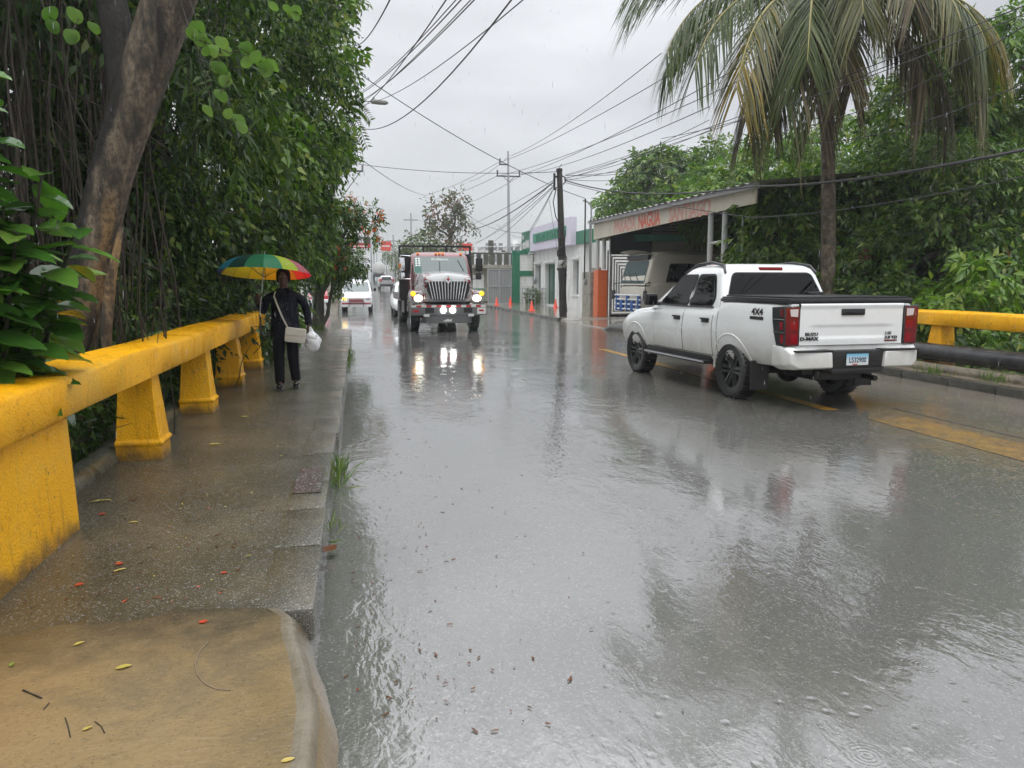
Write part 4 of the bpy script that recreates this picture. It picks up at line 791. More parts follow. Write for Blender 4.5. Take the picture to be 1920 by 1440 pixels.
def white_building():
    X = 11.6; Y0, Y1 = 39.2, 51.0; o = thing('white_building', 'low white building with a big lilac sign board and green lettering', 'building', (X, Y0, .12)); L = lambda x, y, z: (x-X, y-Y0, z-.12)
    holes = [(40.2, 41.35, .9, 2.75), (42.7, 43.8, .9, 2.7), (45.35, 47.8, .2, 2.7), (49.0, 50.6, .95, 2.7)]
    mb = MB(); facade(mb, 0, 0, Y1-Y0, 0, 3.62, [(a-Y0, b-Y0, c-.12, d-.12) for a, b, c, d in holes], .38)
    mb.add([L(X, Y0, .12), L(X+9, Y0, .12), L(X+9, Y0, 3.74), L(X, Y0, 3.74)], [(0, 1, 2, 3)]); mb.add([L(X, Y0, 3.74), L(X+9, Y0, 3.74), L(X+9, Y1, 3.74), L(X, Y1, 3.74)], [(0, 1, 2, 3)]); mb.add([L(X, Y1, .12), L(X+9, Y1, .12), L(X+9, Y1, 3.74), L(X, Y1, 3.74)], [(3, 2, 1, 0)])
    mb.build('wall', WHITEW, o)
    GR = mat('grey_window_frame', (.35, .37, .37), .4)
    for i, (a, b, c, d) in enumerate(holes):
        a, b, c, d = a-Y0, b-Y0, c-.12, d-.12
        mb = MB(); t = .06
        mb.box(.22, .30, a, a+t, c, d); mb.box(.22, .30, b-t, b, c, d); mb.box(.22, .30, a+t, b-t, c, c+t); mb.box(.22, .30, a+t, b-t, d-t, d); mb.box(.23, .29, (a+b)/2-.03, (a+b)/2+.03, c+t, d-t)
        w = mb.build('door' if i == 2 else 'window', GREENW if i == 2 else GR, o)
        MB().box(.25, .265, a+t, b-t, c+t, d-t).build('pane', mat('green_glass', (.02, .07, .05), .05, .6) if i == 2 else mat('shutter_glass', (.16, .18, .18), .08, .6), w)
        if i != 2: MB().box(-.05, .2, a-.08, b+.08, c-.09, c-.012, bev=.01).build('sill', WHITEW, o)
        MB().box(-.12, -.004, a-.12, b+.12, d+.06, d+.2, bev=.012).build('lintel', WHITEW, o)
    # green band, lilac board, letters
    mb = MB(); mb.box(-.10, 0.3, -1.3, 1.25, 3.48, 4.15); mb.build('parapet', GREENW, o)
    mb = MB(); mb.box(-.42, -.06, 1.25, 11.25, 3.46, 4.96, bev=.02); mb.build('sign_board', mottled('lilac_board', (.58, .54, .66), (.63, .59, .69), .6, .4, 0), o)
    mb = MB(); mb.box(-.47, -.424, 2.1, 10.1, 3.95, 4.52); b = mb.build('sign_strip', mat('sign_green_back', (.03, .25, .15), .5), o)
    text('REDVELIGENCIA', .66, mat('sign_green', (.015, .14, .085), .35), 'lettering', b, frame((-.474, 6.1, 4.0), (0, -1, 0), (0, 0, 1)), .02, sx=1.28)
    mb = MB(); mb.box(-.40, -.06, 11.3, 14.0, 3.42, 4.86, bev=.01); p = mb.build('picture_panel', GREENW, o)
    mb = MB(); mb.add([(-.404, y, z) for y, z in ((11.5, 3.75), (13.7, 3.7), (13.8, 4.1), (13.3, 4.25), (12.9, 4.1), (12.4, 4.3), (11.9, 4.2), (11.5, 4.3))], [tuple(range(8))]); mb.add([(-.404, y, z) for y, z in ((13.1, 4.35), (13.7, 4.3), (13.8, 4.6), (13.4, 4.75))], [(0, 1, 2, 3)]); mb.build('printed_figures', mottled('printed_photo', (.3, .3, .28), (.7, .7, .68), 4, .4, 0), p)
    mb = MB()
    for y in (2.6, 11.0): mb.tube([(-.1, y, 3.3), (-.5, y, 3.36), (-.62, y, 3.25)], .035, 6)
    mb.build('lamp_arm', WHITEW, o, smooth=40)
    MB().ball((-.02, 11.5, 1.6), .22, 10, 6, 0, (.5, 1, 1.4)).build('meter_box', STEEL, o, smooth=60)
    # ramp railing and hedge in front of the door
    r = thing('ramp_handrail', 'metal ramp handrail in front of the white building door', 'handrail', (10.9, 47.2, .14)); mb = MB()
    for i in range(5): mb.tube([(-.1, i*.95, 0), (-.1, i*.95, 1.05)], .025, 6); mb.tube([(.6, i*.95, 0), (.6, i*.95, 1.05)], .025, 6)
    for z in (.4, .75, 1.05): mb.tube([(-.1, 0, z), (-.1, 3.8, z)], .025, 6); mb.tube([(.6, 0, z), (.6, 3.8, z)], .025, 6)
    mb.build('rail', STEEL, r); b = thing('hedge', 'small clipped hedge behind the ramp handrail', 'hedge', (11.2, 49.6, .14)); crown(b, [(0, 0, .55, .35, 1.2, .5, 260)], 6, .2, .1, .5, .3, (LEAF_M, LEAF_G), (2, 1))
    # green portal frame with white block wall, grey gate
    f = thing('green_portal', 'green painted gate portal beside a white block wall', 'portal', (9.9, 51.6, .14)); mb = MB(); mb.box(.35, .85, 0, .3, 0, 3.55); mb.box(.85, 1.7, 0, .3, 3.3, 3.55); mb.box(.85, 1.7, .0, .3, 1.85, 2.2); mb.build('frame', GREENW, f)
    mb = MB()
    for i in range(8): mb.box(.85, 1.75, .05, .25, .0+i*.23, .22+i*.23)
    for i in range(5): mb.box(.85, 1.75, .05, .25, 2.2+i*.22, 2.41+i*.22)
    mb.build('block_wall', WHITEW, f)
    g = thing('bar_gate', 'grey barred metal gate left of the green portal', 'gate', (8.55, 51.7, .12)); mb = MB(); W_ = 1.65
    for x in (0, W_/2-.03, W_-.06): mb.box(x, x+.06, 0, .06, 0, 2.35)
    for z in (0, 1.15, 2.29): mb.box(.06, W_-.06, .01, .05, z, z+.06)
    for i in range(14): mb.tube([(.1+i*.112, .03, 0), (.1+i*.112, .03, 2.3)], .012, 4)
    mb.build('bars', GREYP, g); MB().box(.03, W_-.03, .065, .08, .06, 2.25).build('mesh_sheet', mat('dull_sheet', (.25, .26, .26), .6), g)
    # weathered low building behind the gate
    w = thing('flat_roof_house', 'weathered grey flat roofed house behind the barred gate', 'house', (5.6+1.4, 55, .2)); mb = MB(); facade(mb, 3.2, 0, .1, 0, .1, [], .1)
    mb = MB(); mb.box(.9, 6.0, .5, 8, 0, 2.35); mb.build('wall', CONC, w); mb = MB(); mb.box(.7, 6.2, -.2, 8.2, 2.36, 2.6); mb.build('roof_slab', CONC, w)
    mb = MB()
    for i in range(10): mb.box(.8+i*.5, 1.12+i*.5, -.1, .05, 2.6, 3.35)
    mb.box(.75, 6.1, -.12, .07, 3.35, 3.47); mb.build('roof_balustrade', DARKC, w)
    mb = MB(); mb.box(1.1, 1.9, .46, .498, .9, 1.9); mb.build('window', WHITEW, w); mb = MB(); mb.box(2.35, 3.2, .46, .498, 0, 2.1); mb.build('doorway', BLACK, w)
    mb = MB(); mb.tube([(2.6, 1.5, 2.6), (2.6, 1.5, 4.4)], .2, 10); mb.build('water_tank', DARKC, w)
    mb = MB(); mb.box(.3, 1.7, -1.2, -1.0, 0, .95); mb.build('green_plinth', mat('dull_green', (.12, .22, .15), .5), w)
    y = thing('yard_fence', 'chain link yard fence with posts above the weathered house', 'fence', (7.4, 56, 2.8)); mb = MB()
    for i in range(7): mb.tube([(i*.85, 0, 0), (i*.85, 0, 1.35)], .025, 5)
    for z in (.05, .7, 1.32): mb.tube([(0, 0, z), (5.1, 0, z)], .015, 4)
    mb.build('posts', STEEL, y)
    # far apartment blocks
    for i, (x, y_, wd, h, lb) in enumerate(((22.5, 130, 3.4, 5.3, 'faint white apartment block, the left one of the hazy row'), (27, 132, 3.6, 5.6, 'faint white apartment block in the middle of the hazy row'), (31.5, 134, 4.2, 6.0, 'faint white apartment block, the right one of the hazy row'), (17.5, 128, 2.6, 5.0, 'small faint white block nearest the sparse tree'))):
        a = thing('apartment_block', lb, 'building', (x, y_, 2.0)); mb = MB(); holes = [(-wd/2+.4+k*1.1, -wd/2+1.1+k*1.1, 1+f_*1.9, 2.2+f_*1.9) for k in range(int(wd/1.1)) for f_ in range(3)]
        mb.box(-wd/2, wd/2, .02, 6, 0, h); mb.box(-wd/2-.15, wd/2+.15, -.1, 6.1, h, h+.25); mb.box(-.5, .5, 1, 2, h+.25, h+1.2); mb.build('wall', WHITEW, a)
        dp = mat('dim_pane', (.2, .22, .23), .2)
        for q in holes: MB().box(q[0], q[1], -.03, .0, q[2], q[3]).build('window', dp, a)
white_building()

def shed_house():
    o = thing('grey_shed', 'small grey shed with a white roof edge glimpsed between the trees', 'shed', (18.2, 25.5, -.5)); mb = MB(); mb.box(0, 3.2, 0, 2.5, 0, 5.95); mb.build('wall', mottled('pale_sheet', (.5, .5, .5), (.6, .6, .6), 1, .4, 0), o)
    MB().box(-.15, 3.6, -.3, 2.7, 5.96, 6.2).build('roof', GREYP, o); mb = MB()
    for x in (.55, 1.6): mb.box(x, x+.07, -.03, -.002, 3, 5.95)
    mb.box(.1, 3.1, -.025, -.003, 5.45, 5.95); mb.build('batten', BLACK, o)
    s = thing('round_sign', 'small dark red round sign half hidden in the trees behind the pickup', 'sign', (14.0, 17.0, .0)); q = at(1623, 482, 17); s.location = (q.x, 17, q.z); MB().lathe([(.02, -.01), (.2, -.01), (.2, .01), (.02, .01)], 20, Matrix.Rotation(PI/2, 4, 'X')).build('face', mat('dark_red_sign', (.16, .02, .02), .4), s)
    mb = MB(); mb.tube([(0, .03, 0), (0, .03, -q.z-.6)], .02, 6); mb.build('post', STEEL, s)
shed_house()

# ================================================================== poles, lamp, wires
def poles():
    wood = m_bark('dark_pole_wood', (.015, .013, .011), (.035, .030, .026), (.07, .062, .055), (8, 8, .6))
    o = thing('utility_pole', 'dark wooden utility pole wrapped in cables in front of the white building', 'utility pole', (8.75, 32.7, .0)); mb = MB()
    mb.tube([(0, 0, 0), (-.06, 0, 2), (-.13, 0, 4), (-.22, 0, 6.35)], [.17, .16, .145, .12], 12, jit=.03); mb.build('shaft', wood, o, smooth=60); mb = MB()
    for k in range(4): a = k*1.5; mb.tube([(-.01*i+.17*math.cos(a+i*.25), .17*math.sin(a+i*.25)-.02, .3+i*.32) for i in range(12)], .018, 5)
    for k in range(7): a = rnd.uniform(0, 6); z = rnd.uniform(1.6, 3.0); mb.tube([(.2*math.cos(a+j*.5)-.08, .2*math.sin(a+j*.5), z+j*.09) for j in range(6)], .028, 6)
    mb.tube([(-.35, 0, 5.6), (-.5, -.05, 5.0), (-.4, -.1, 4.4), (-.17, -.17, 3.9), (-.1, -.18, 2.8)], .022, 6); mb.build('cable_wrap', CABLE, o, smooth=60)
    mb = MB(); mb.box(-.34, -.12, -.12, .12, 6.28, 6.40); mb.box(-.48, -.40, -.05, .05, 5.5, 6.2); mb.box(-.40, -.2, -.03, .03, 6.02, 6.1); mb.tube([(-.1, 0, 6.1), (.02, 0, 6.05), (.04, 0, 5.85), (-.05, 0, 5.75)], .03, 6); mb.tube([(-.25, 0, 6.4), (-.12, 0, 6.6)], .012, 5); mb.build('bracket', BLACK, o)
    MB().lathe([(.165, 2.2), (.19, 2.25), (.19, 2.5), (.165, 2.55)], 12, Matrix.Translation((-.08, 0, 0))).build('pale_band', mat('pale_tape', (.3, .3, .27), .5), o, smooth=60)
    # tall slender steel pole
    o = thing('utility_pole', 'tall slender grey power pole with two cross arms behind the weathered house', 'utility pole', (12.0, 62, .3)); mb = MB(); mb.tube([(0.05, 0, -.2), (0, 0, 5), (-.05, 0, 11.6)], [.16, .13, .07], 10); mb.build('shaft', STEEL, o, smooth=60)
    for x0, x1, z in ((-1.0, .95, 9.6), (-.78, 0, 10.5)):
        mb = MB(); mb.box(x0, x1, -.05, .05, z, z+.10)
        for x in ([x0+.08, x1-.08] if x1 > .5 else [x0+.06]): mb.tube([(x, 0, z+.1), (x, 0, z+.5)], [.05, .07], 8)
        if x1 > .5: mb.tube([(-.45, -.06, z), (0, -.06, z-.42)], .025, 5); mb.tube([(.45, -.06, z), (0, -.06, z-.42)], .025, 5)
        mb.build('cross_arm', mat('dark_steel_arm', (.06, .06, .06), .5), o)
    mb = MB(); mb.tube([(0, 0, 3.6), (-.35, 0, 3.75)], .02, 5); mb.box(-.6, -.3, -.08, .08, 3.68, 3.8, bev=.02); mb.build('small_lamp', BLACK, o)
    # lattice armed pole on the left behind the trees
    o = thing('utility_pole', 'grey pole with a wide cross arm half hidden by the vine covered trees', 'utility pole', (-1.25, 40, 0)); MB().tube([(0, 0, 0), (.15, 0, 9.2)], [.2, .12], 10).build('shaft', CONC, o, smooth=60)
    mb = MB(); mb.box(-.1, 1.62, -.04, .04, 7.02, 7.1)
    for x in (.4, 1.05, 1.58): mb.tube([(x, 0, 7.1), (x, 0, 7.35)], .04, 6)
    mb.tube([(1.5, 0, 7.05), (.12, 0, 5.2)], .02, 5); mb.tube([(.9, 0, 7.05), (.1, 0, 6.2)], .02, 5); mb.build('cross_arm', mat('dark_arm', (.08, .08, .09), .5), o)
    # street lamp
    o = thing('street_lamp', 'street lamp reaching over the road from the vine covered trees', 'street lamp', (-1.42, 26.2, 0)); b = at(640, 206, 26.2)-o.location; c = at(695, 190, 26.2)-o.location; e = at(728, 193, 26.2)-o.location
    mb = MB(); mb.tube([(0, 0, 0), (0, 0, b.z-.4)], [.11, .07], 10); mb.build('pole', STEEL, o, smooth=60); MB().tube([(0, 0, b.z-.45), tuple(b), (b.x*.4+c.x*.6, 0, c.z+.01), tuple(c)], .028, 8).build('arm', STEEL, o, smooth=60)
    mb = MB(); ax = (e-c); mb.lathe([(.02, 0), (.075, .03), (.085, .25), (.075, .48), (.03, .56)], 12, Matrix.Translation(c) @ ax.to_track_quat('Z', 'Y').to_matrix().to_4x4() @ Matrix.Scale(.75, 4, (1, 0, 0))); mb.tube([c+Vector((.1, 0, .06)), c+Vector((.1, 0, .14))], .03, 8); mb.build('lamp_head', mat('lamp_head_grey', (.22, .22, .2), .45), o, smooth=60)
    # distant poles down the road
    for i, (px, top, y) in enumerate(((700, 440, 150), (695, 446, 120), (737, 440, 105), (706, 465, 190), (717, 468, 230), (770, 400, 100))):
        q = at(px, top, y); o = thing('utility_pole', ['faint pole beside the billboard, the taller', 'faint pole touching the billboard edge', 'dark distant pole right of the red sign', 'very faint pole far down the road', 'faintest pole at the end of the road', 'faint pole in front of the sparse trees'][i], 'utility pole', (q.x, y, zr(y)), 0); h = q.z-zr(y)
        MB().tube([(0, 0, 0), (.02, 0, h)], [.16, .1], 6).build('shaft', STEEL, o); MB().box(-.9, .9, -.05, .05, h-.9, h-.75).build('cross_arm', STEEL, o)
poles()
def wires():
    def w(p, q, sag, r, lb, grp=None, n=14):
        a = at(*p); b = at(*q); P = [a.lerp(b, i/n)-Vector((0, 0, 4*sag*(i/n)*(1-i/n))) for i in range(n+1)]
        if q[1] < 0 or q[0] > 1920: P.append(P[-1]+(P[-1]-P[-2]).normalized()*16)      # the span goes on to the next pole behind us
        if p[1] < 0: P.insert(0, P[0]+(P[0]-P[1]).normalized()*16)
        o = MB().tube(P, r, 5).build('overhead_cable', CABLE); tag(o, lb, 'cable', grp)
    T = .0085
    G = 'bundle of wires rising to the top left of the sky'; g = 'one of the bundled wires climbing from the left trees to the top of the sky'
    for a, b, r in (((872, -8, 9), (640, 190, 30), T), ((862, -8, 9), (642, 186, 30), T*.8), ((897, -8, 9), (645, 200, 30), T), ((842, -8, 8), (655, 215, 30), .008), ((890, -8, 9), (630, 215, 30), T*.8)): w(a, b, .25, r, g, G)
    w((990, -8, 10), (672, 197, 30), .3, T, 'lower wire from the left trees crossing another wire near the top of the sky'); w((965, -8, 10), (676, 240, 26), .55, .012, 'black wire sagging from the top of the sky down to the left trees'); w((735, -8, 9), (664, 85, 20), .15, .009, 'short wire at the top beside the left tree tops')
    w((666, 133, 24), (1097, 372, 33.9), .35, .014, 'wire slanting from the left trees down to the bent conduit'); w((640, 303, 40), (1046, 322, 32.7), .25, .014, 'nearly level wire from the hidden left pole to the dark wooden pole'); w((682, 302, 40), (800, 367, 74), .3, .018, 'wire from the cross arm pole to the far sparse tree')
    w((666, 100, 24), (683, 330, 38), .0, .008, 'thin wire hanging down beside the left tree edge'); w((720, 415, 90), (660, 388, 60), .1, .02, 'faint wire low beside the flowering tree')
    G = 'power lines fanning from the tall slender pole to the upper right'; g = 'one of the power lines fanning from the tall slender pole to the upper right'
    for a, b in (((958, 292, 62), (1240, 100, 26)), ((938, 304, 62), (1420, 40, 20)), ((975, 328, 62), (1440, 95, 20)), ((932, 330, 62), (1400, 145, 22)), ((975, 328, 62), (1330, 200, 24))): w(a, b, .35, .016, g, G)
    G = 'power lines running on down the road'; g = 'one of the faint power lines running from the tall slender pole down the road'
    for a, b in (((935, 304, 62), (800, 365, 95)), ((932, 330, 62), (806, 375, 95)), ((975, 330, 62), (850, 390, 95)), ((955, 292, 62), (880, 340, 80))): w(a, b, .3, .018, g, G)
    G = 'cables sagging from the dark pole down the road'; g = 'one of the cables sagging from the dark wooden pole away down the road'
    for a, b, r in (((1036, 343, 32.7), (885, 430, 66), .03), ((1036, 350, 32.7), (890, 455, 72), .014), ((1036, 352, 32.7), (896, 470, 80), .014), ((1034, 345, 32.7), (880, 462, 84), .012), ((1036, 356, 32.7), (955, 478, 55), .014), ((1036, 358, 32.7), (965, 470, 52), .012), ((1038, 338, 32.7), (830, 440, 95), .014)): w(a, b, .35, r, g, G)
    w((1030, 375, 33), (1045, 470, 39.5), .0, .009, 'thin drop wire hanging in front of the lilac sign board'); w((880, 405, 75), (985, 437, 53), .4, .014, 'wire from the far sparse tree to the green corner of the sign board'); w((930, 420, 80), (985, 447, 53), .3, .012, 'second low wire near the green corner of the sign board')
    G = 'thin cables from the dark pole up to the right'; g = 'one of the thin cables fanning from the dark wooden pole to the upper right'
    for b in ((1330, 225, 22), (1340, 240, 22), (1345, 262, 22), (1320, 290, 24), (1300, 305, 24), (1310, 322, 24), (1700, 110, 14), (1935, 5, 10)): w((1060, 326+rnd.uniform(0, 12), 32.7), b, .15, .010, g, G)
    w((1060, 338, 32.7), (1420, 349, 18), .35, .024, 'thick black cable from the dark pole running to the palm'); w((1420, 349, 18), (1935, 278, 9), .12, .024, 'thick black cable crossing in front of the palm trunk to the right edge'); w((1060, 342, 32.7), (1420, 409, 18.2), .12, .012, 'thinner cable crossing the cream fascia'); w((1400, 408, 18.4), (1935, 328, 9), .12, .010, 'thinner cable crossing the palm trunk below the thick one')
    for a, b, l in (((1240, 260, 20), (1935, 20, 9), 'thin wire crossing the palm fronds to the top right corner'), ((1500, 240, 15), (1935, 40, 9), 'second thin wire crossing the palm fronds to the top right'), ((1500, 270, 15), (1935, 150, 9), 'thin wire crossing the right tree below the palm crown')): w(a, b, .2, .008, l)
wires()

# ================================================================== signs, cones, left lot
def misc():
    q = at(650, 465, 110); o = thing('billboard', 'red and black roadside billboard far down the road on the left', 'billboard', (-1.45, 110, zr(110))); z = zr(110)
    mb = MB(); mb.box(0, 3.2, 0, .15, 6.17-z, 7.72-z); p = mb.build('panel', mat('billboard_black', (.06, .05, .05), .5), o); MB().box(.02, 3.18, -.012, -.002, 6.19-z, 6.8-z).build('red_band', RED, p)
    WH = mat('printed_white', (.6, .6, .6), .5); mb = MB()
    for k in range(5): mb.box(.95+k*.36, 1.2+k*.36, -.016, -.013, 6.88-z, 7.2-z+.18*(k % 2)); mb.box(.9+k*.4, 1.22+k*.4, -.016, -.013, 6.34-z, 6.52-z)
    mb.build('worn_print', WH, p)
    MB().tube([(.6, .2, 0), (.6, .2, 6.2-z)], .12, 6).build('post', STEEL, o)
    for (x0, x1, y, z0, z1, lb, tx) in ((3.76, 5.45, 130, 6.6, 8.16, 'square red roadside sign far down the road', 0), (11.5, 13.13, 90, 5.14, 5.98, 'orange red shop sign above the truck rack', 1)):
        o = thing('roadside_sign', lb, 'sign', (x0, y, zr(y))); z = zr(y); mb = MB(); mb.box(0, x1-x0, 0, .2, z0-z, z1-z, bev=.04); p = mb.build('panel', mat('sign_red', (.62, .06, .035), .5), o); MB().tube([((x1-x0)/2, .1, 0), ((x1-x0)/2, .1, z0-z)], .1, 6).build('post', STEEL, o)
        if not tx: MB().box(.2, 1.45, -.012, -.002, z0-z+.65, z0-z+.85).build('white_stripe', WH, p)
    CO = mat('cone_orange', (.85, .09, .05), .4)
    proto = None
    for i, (x, y, lb) in enumerate(((8.51, 48.0, 'orange traffic cone nearest the truck mirror on the right pavement'), (8.75, 39.0, 'orange traffic cone closest to the kerb edge, nearest of the group'), (11.1, 43.2, 'orange traffic cone right of the dark pole by the white wall'), (9.9, 50.6, 'small orange traffic cone at the ramp handrail'))):
        if proto is None:
            o = proto = thing('traffic_cone', lb, 'traffic cone', (x, y, .12)); MB().box(-.16, .16, -.16, .16, 0, .035, bev=.012).build('cone_base', CO, o); MB().lathe([(.115, .035), (.025, .50), (.018, .51)], 16).build('cone_body', CO, o, smooth=60)
        else: o = copy_tree(proto); o.location = (x, y, .12); o['label'] = lb
        o['group'] = 'traffic cones on the right pavement'
    # things glimpsed on the left lot
    o = thing('white_booth', 'pale panelled booth wall glimpsed under the umbrella edge', 'booth', (-3.55, 41.5, 0)); mb = MB()
    for i in range(8): mb.box(i*.11, i*.11+.09, 0, .1, 0, 2.6)
    mb.box(-.02, .9, .1, .16, 0, 2.6); mb.build('panel_wall', WHITEW, o); MB().box(.9, 1.0, -.02, .16, 0, 2.75).build('post', GREYP, o)
    o = thing('stone_planter', 'pale stone block with a brown base beside the flowering tree', 'planter', (-1.75, 45.2, 0)); mb = MB(); mb.box(0, .75, 0, .5, .75, 1.6, bev=.12); mb.build('block', CONC, o, smooth=40); MB().box(.12, .6, .05, .45, 0, .76, bev=.02).build('base', mottled('brown_stone', (.2, .12, .08), (.3, .2, .13), 6), o)
misc()

# ================================================================== vehicles
def pch(x, y, q):                             # monotone cubic through (x, y rows)
    x = np.asarray(x, float); y = np.asarray(y, float); h = np.diff(x)[:, None]; d = np.diff(y, axis=0)/h; m = np.zeros_like(y); m[0] = d[0]; m[-1] = d[-1]
    for i in range(1, len(x)-1):
        w1 = 2*h[i]+h[i-1]; w2 = h[i]+2*h[i-1]; ok = d[i-1]*d[i] > 0
        with np.errstate(all='ignore'): v = (w1+w2)/(w1/d[i-1]+w2/d[i])
        m[i] = np.where(ok, v, 0)
    out = []
    for t in np.atleast_1d(q):
        i = min(max(np.searchsorted(x, t)-1, 0), len(x)-2); hh = x[i+1]-x[i]; s = (t-x[i])/hh
        out.append((2*s**3-3*s**2+1)*y[i]+(s**3-2*s**2+s)*hh*m[i]+(-2*s**3+3*s**2)*y[i+1]+(s**3-s**2)*hh*m[i+1])
    return np.array(out)
class Body:
    """car body lofted along y from rows (y, xr, xm, xs, zb, zm, zt, zc)"""
    def __init__(s, rows): s.y = [r[0] for r in rows]; s.p = [r[1:] for r in rows]
    def prof(s, y):
        xr, xm, xs, zb, zm, zt, zc = pch(s.y, s.p, y)[0]; l = lambda a, b, t: a+(b-a)*t
        return [(0, zb), (xr*.85, zb), (xr-.03, zb+.015), (xr, zb+.06), (l(xr, xm, .45), l(zb, zm, .35)), (l(xr, xm, .85), l(zb, zm, .7)), (xm, zm), (l(xm, xs, .06), l(zm, zt, .2)), (l(xm, xs, .25), l(zm, zt, .45)), (l(xm, xs, .6), l(zm, zt, .72)), (xs, zt-.06), (xs-.012, zt-.025), (xs-.04, zt), (xs*.6, l(zt, zc, .6)), (0, zc)]
    def mesh(s, ny):
        ys = np.linspace(s.y[0], s.y[-1], ny); mb = MB(); n = None; V = []
        for y in ys:
            p = s.prof(y); ring = [(x, y, z) for x, z in p] + [(-x, y, z) for x, z in p[-2:0:-1]]; n = len(ring); V += ring
        F = [(i*n+k, i*n+(k+1) % n, (i+1)*n+(k+1) % n, (i+1)*n+k) for i in range(ny-1) for k in range(n)] + [tuple(range(n-1, -1, -1)), tuple((ny-1)*n+k for k in range(n))]
        return mb.add(V, F)
    def side(s, y, z, off=0):                 # x of the flank at height z
        p = s.prof(y)[3:12]; zs = [q[1] for q in p]; xs = [q[0] for q in p]; return float(np.interp(z, zs, xs))+off
def arches(o, ys, r, zc, xin=.5, liner=BLACK):
    """cut wheel wells, their insides black"""
    o.data.materials.append(liner); mb = MB()
    for y in ys:
        for sg in (-1, 1): mb.lathe([(r, min(sg*xin, sg*2)), (r, max(sg*xin, sg*2))], 40, Matrix.Translation((0, y, zc)) @ Matrix.Rotation(PI/2, 4, 'Y'))
    c = fixn(mb.build('cutter', BLACK)); b = o.modifiers.new('b', 'BOOLEAN'); b.object = c; b.operation = 'DIFFERENCE'; b.solver = 'EXACT'; b.use_self = False
    bake(o); bpy.data.objects.remove(c)
    for f in o.data.polygons:
        for y in ys:
            d = math.hypot(f.center.y-y, f.center.z-zc)
            if d < r+.004 and abs(f.center.x) > .2 and ((abs(d-r*math.cos(PI/40)) < .02 and abs(f.normal.x) < .3) or abs(abs(f.center.x)-xin) < .01): f.material_index = len(o.data.materials)-1
    o.data.polygons.foreach_set('use_smooth', [True]*len(o.data.polygons)); o.data.set_sharp_from_angle(angle=R(32)); return o
class Cab:
    """greenhouse of rounded rectangular rings: rows (z, y0, y1, half width, corner radius)"""
    def __init__(s, rows): s.r = rows
    def at(s, z): return [float(np.interp(z, [q[0] for q in s.r], [q[i] for q in s.r])) for i in range(1, 5)]
    def mesh(s, seg=5, front=0):
        mb = MB(); V = []; n = None
        for z, y0, y1, hw, r in s.r:
            ring = []
            for cx, cy, a0 in ((hw-r, y1-r, 0), (-hw+r, y1-r, 90), (-hw+r, y0+r, 180), (hw-r, y0+r, 270)):
                for i in range(seg+1): a = R(a0+90*i/seg); ring.append((cx+r*math.cos(a), cy+r*math.sin(a), z))
            n = len(ring); V += ring
        k = len(s.r); F = [(i*n+j, i*n+(j+1) % n, (i+1)*n+(j+1) % n, (i+1)*n+j) for i in range(k-1) for j in range(n)] + [tuple(range((k-1)*n, k*n))]
        return mb.add(V, F)
    def sidewin(s, poly, off, sg): return [(sg*(s.at(z)[2]+off), y, z) for y, z in poly]
    def endwin(s, poly, off, front): return [(x, (s.at(z)[1]+off) if front else (s.at(z)[0]-off), z) for x, z in poly]
def panel(name, pts, m, parent, t=None): return MB().add(pts, [tuple(range(len(pts)))]).build(name, m, parent)
def roundpoly(poly, r, n=4):
    out = []; k = len(poly)
    for i in range(k):
        p0, p, p1 = (np.array(poly[j % k], float) for j in (i-1, i, i+1)); a = p0-p; b = p1-p; la, lb = np.linalg.norm(a), np.linalg.norm(b); q = min(r, la*.45, lb*.45); A = p+a/la*q; B = p+b/lb*q
        for j in range(n+1): t = j/n; out.append(tuple((1-t)**2*A+2*t*(1-t)*p+t*t*B))
    return out
def wheel(parent, x, y, z, r, w, sg, rim_m, spokes=6, name='wheel', rim_r=.66):
    M = Matrix.Translation((x, y, z)) @ Matrix.Rotation(sg*PI/2, 4, 'Y')      # local z points outwards
    t = MB(); h = w/2; rr = r*rim_r
    t.lathe([(rr, -h*.9), (r*.90, -h), (r*.97, -h*.8), (r, -h*.55), (r, h*.55), (r*.97, h*.8), (r*.90, h), (rr+.025, h*.95), (rr, h*.8), (rr*.97, 0)], 40, M, cap=False)
    n = 40
    for i in range(n):
        a = 2*PI*i/n
        for s2 in (-1, 1): t.box(-.012, .012, r-.012, r+.008, min(0, s2*h*.85), max(0, s2*h*.85), 0, M @ Matrix.Rotation(a+s2*.04, 4, 'Z'))
    o = bpy.data.objects.new(name, None); COL.objects.link(o); o.parent = parent; o.empty_display_size = .1
    t.build('tyre', RUBBER, o, smooth=40); m = MB()
    m.lathe([(rr, h*.82), (rr*.93, h*.80), (rr*.90, h*.45), (rr*.9, -h*.5)], 36, M, cap=False); m.lathe([(.0, -h*.3), (rr*.9, -h*.3), (rr*.9, -h*.4), (0, -h*.4)], 30, M, 1); m.lathe([(0, h*.62), (rr*.2, h*.60), (rr*.24, h*.4), (rr*.24, h*.1)], 18, M)
    for i in range(spokes):
        Q = M @ Matrix.Rotation(2*PI*i/spokes, 4, 'Z')
        for s2 in (-1, 1): m.add([Q @ Vector(p) for p in ((s2*.012*r*2, rr*.15, h*.62), (s2*.17*rr, rr*.15, h*.56), (s2*.24*rr, rr*.93, h*.72), (s2*.06*rr, rr*.93, h*.78), (s2*.02, rr*.15, h*.35), (s2*.15*rr, rr*.15, h*.3), (s2*.22*rr, rr*.93, h*.45), (s2*.07*rr, rr*.93, h*.5))], [(0, 1, 2, 3), (4, 7, 6, 5), (0, 3, 7, 4), (1, 5, 6, 2), (0, 4, 5, 1)])
    fixn(m.build('rim', [rim_m, BLACK], o, smooth=35)); return o

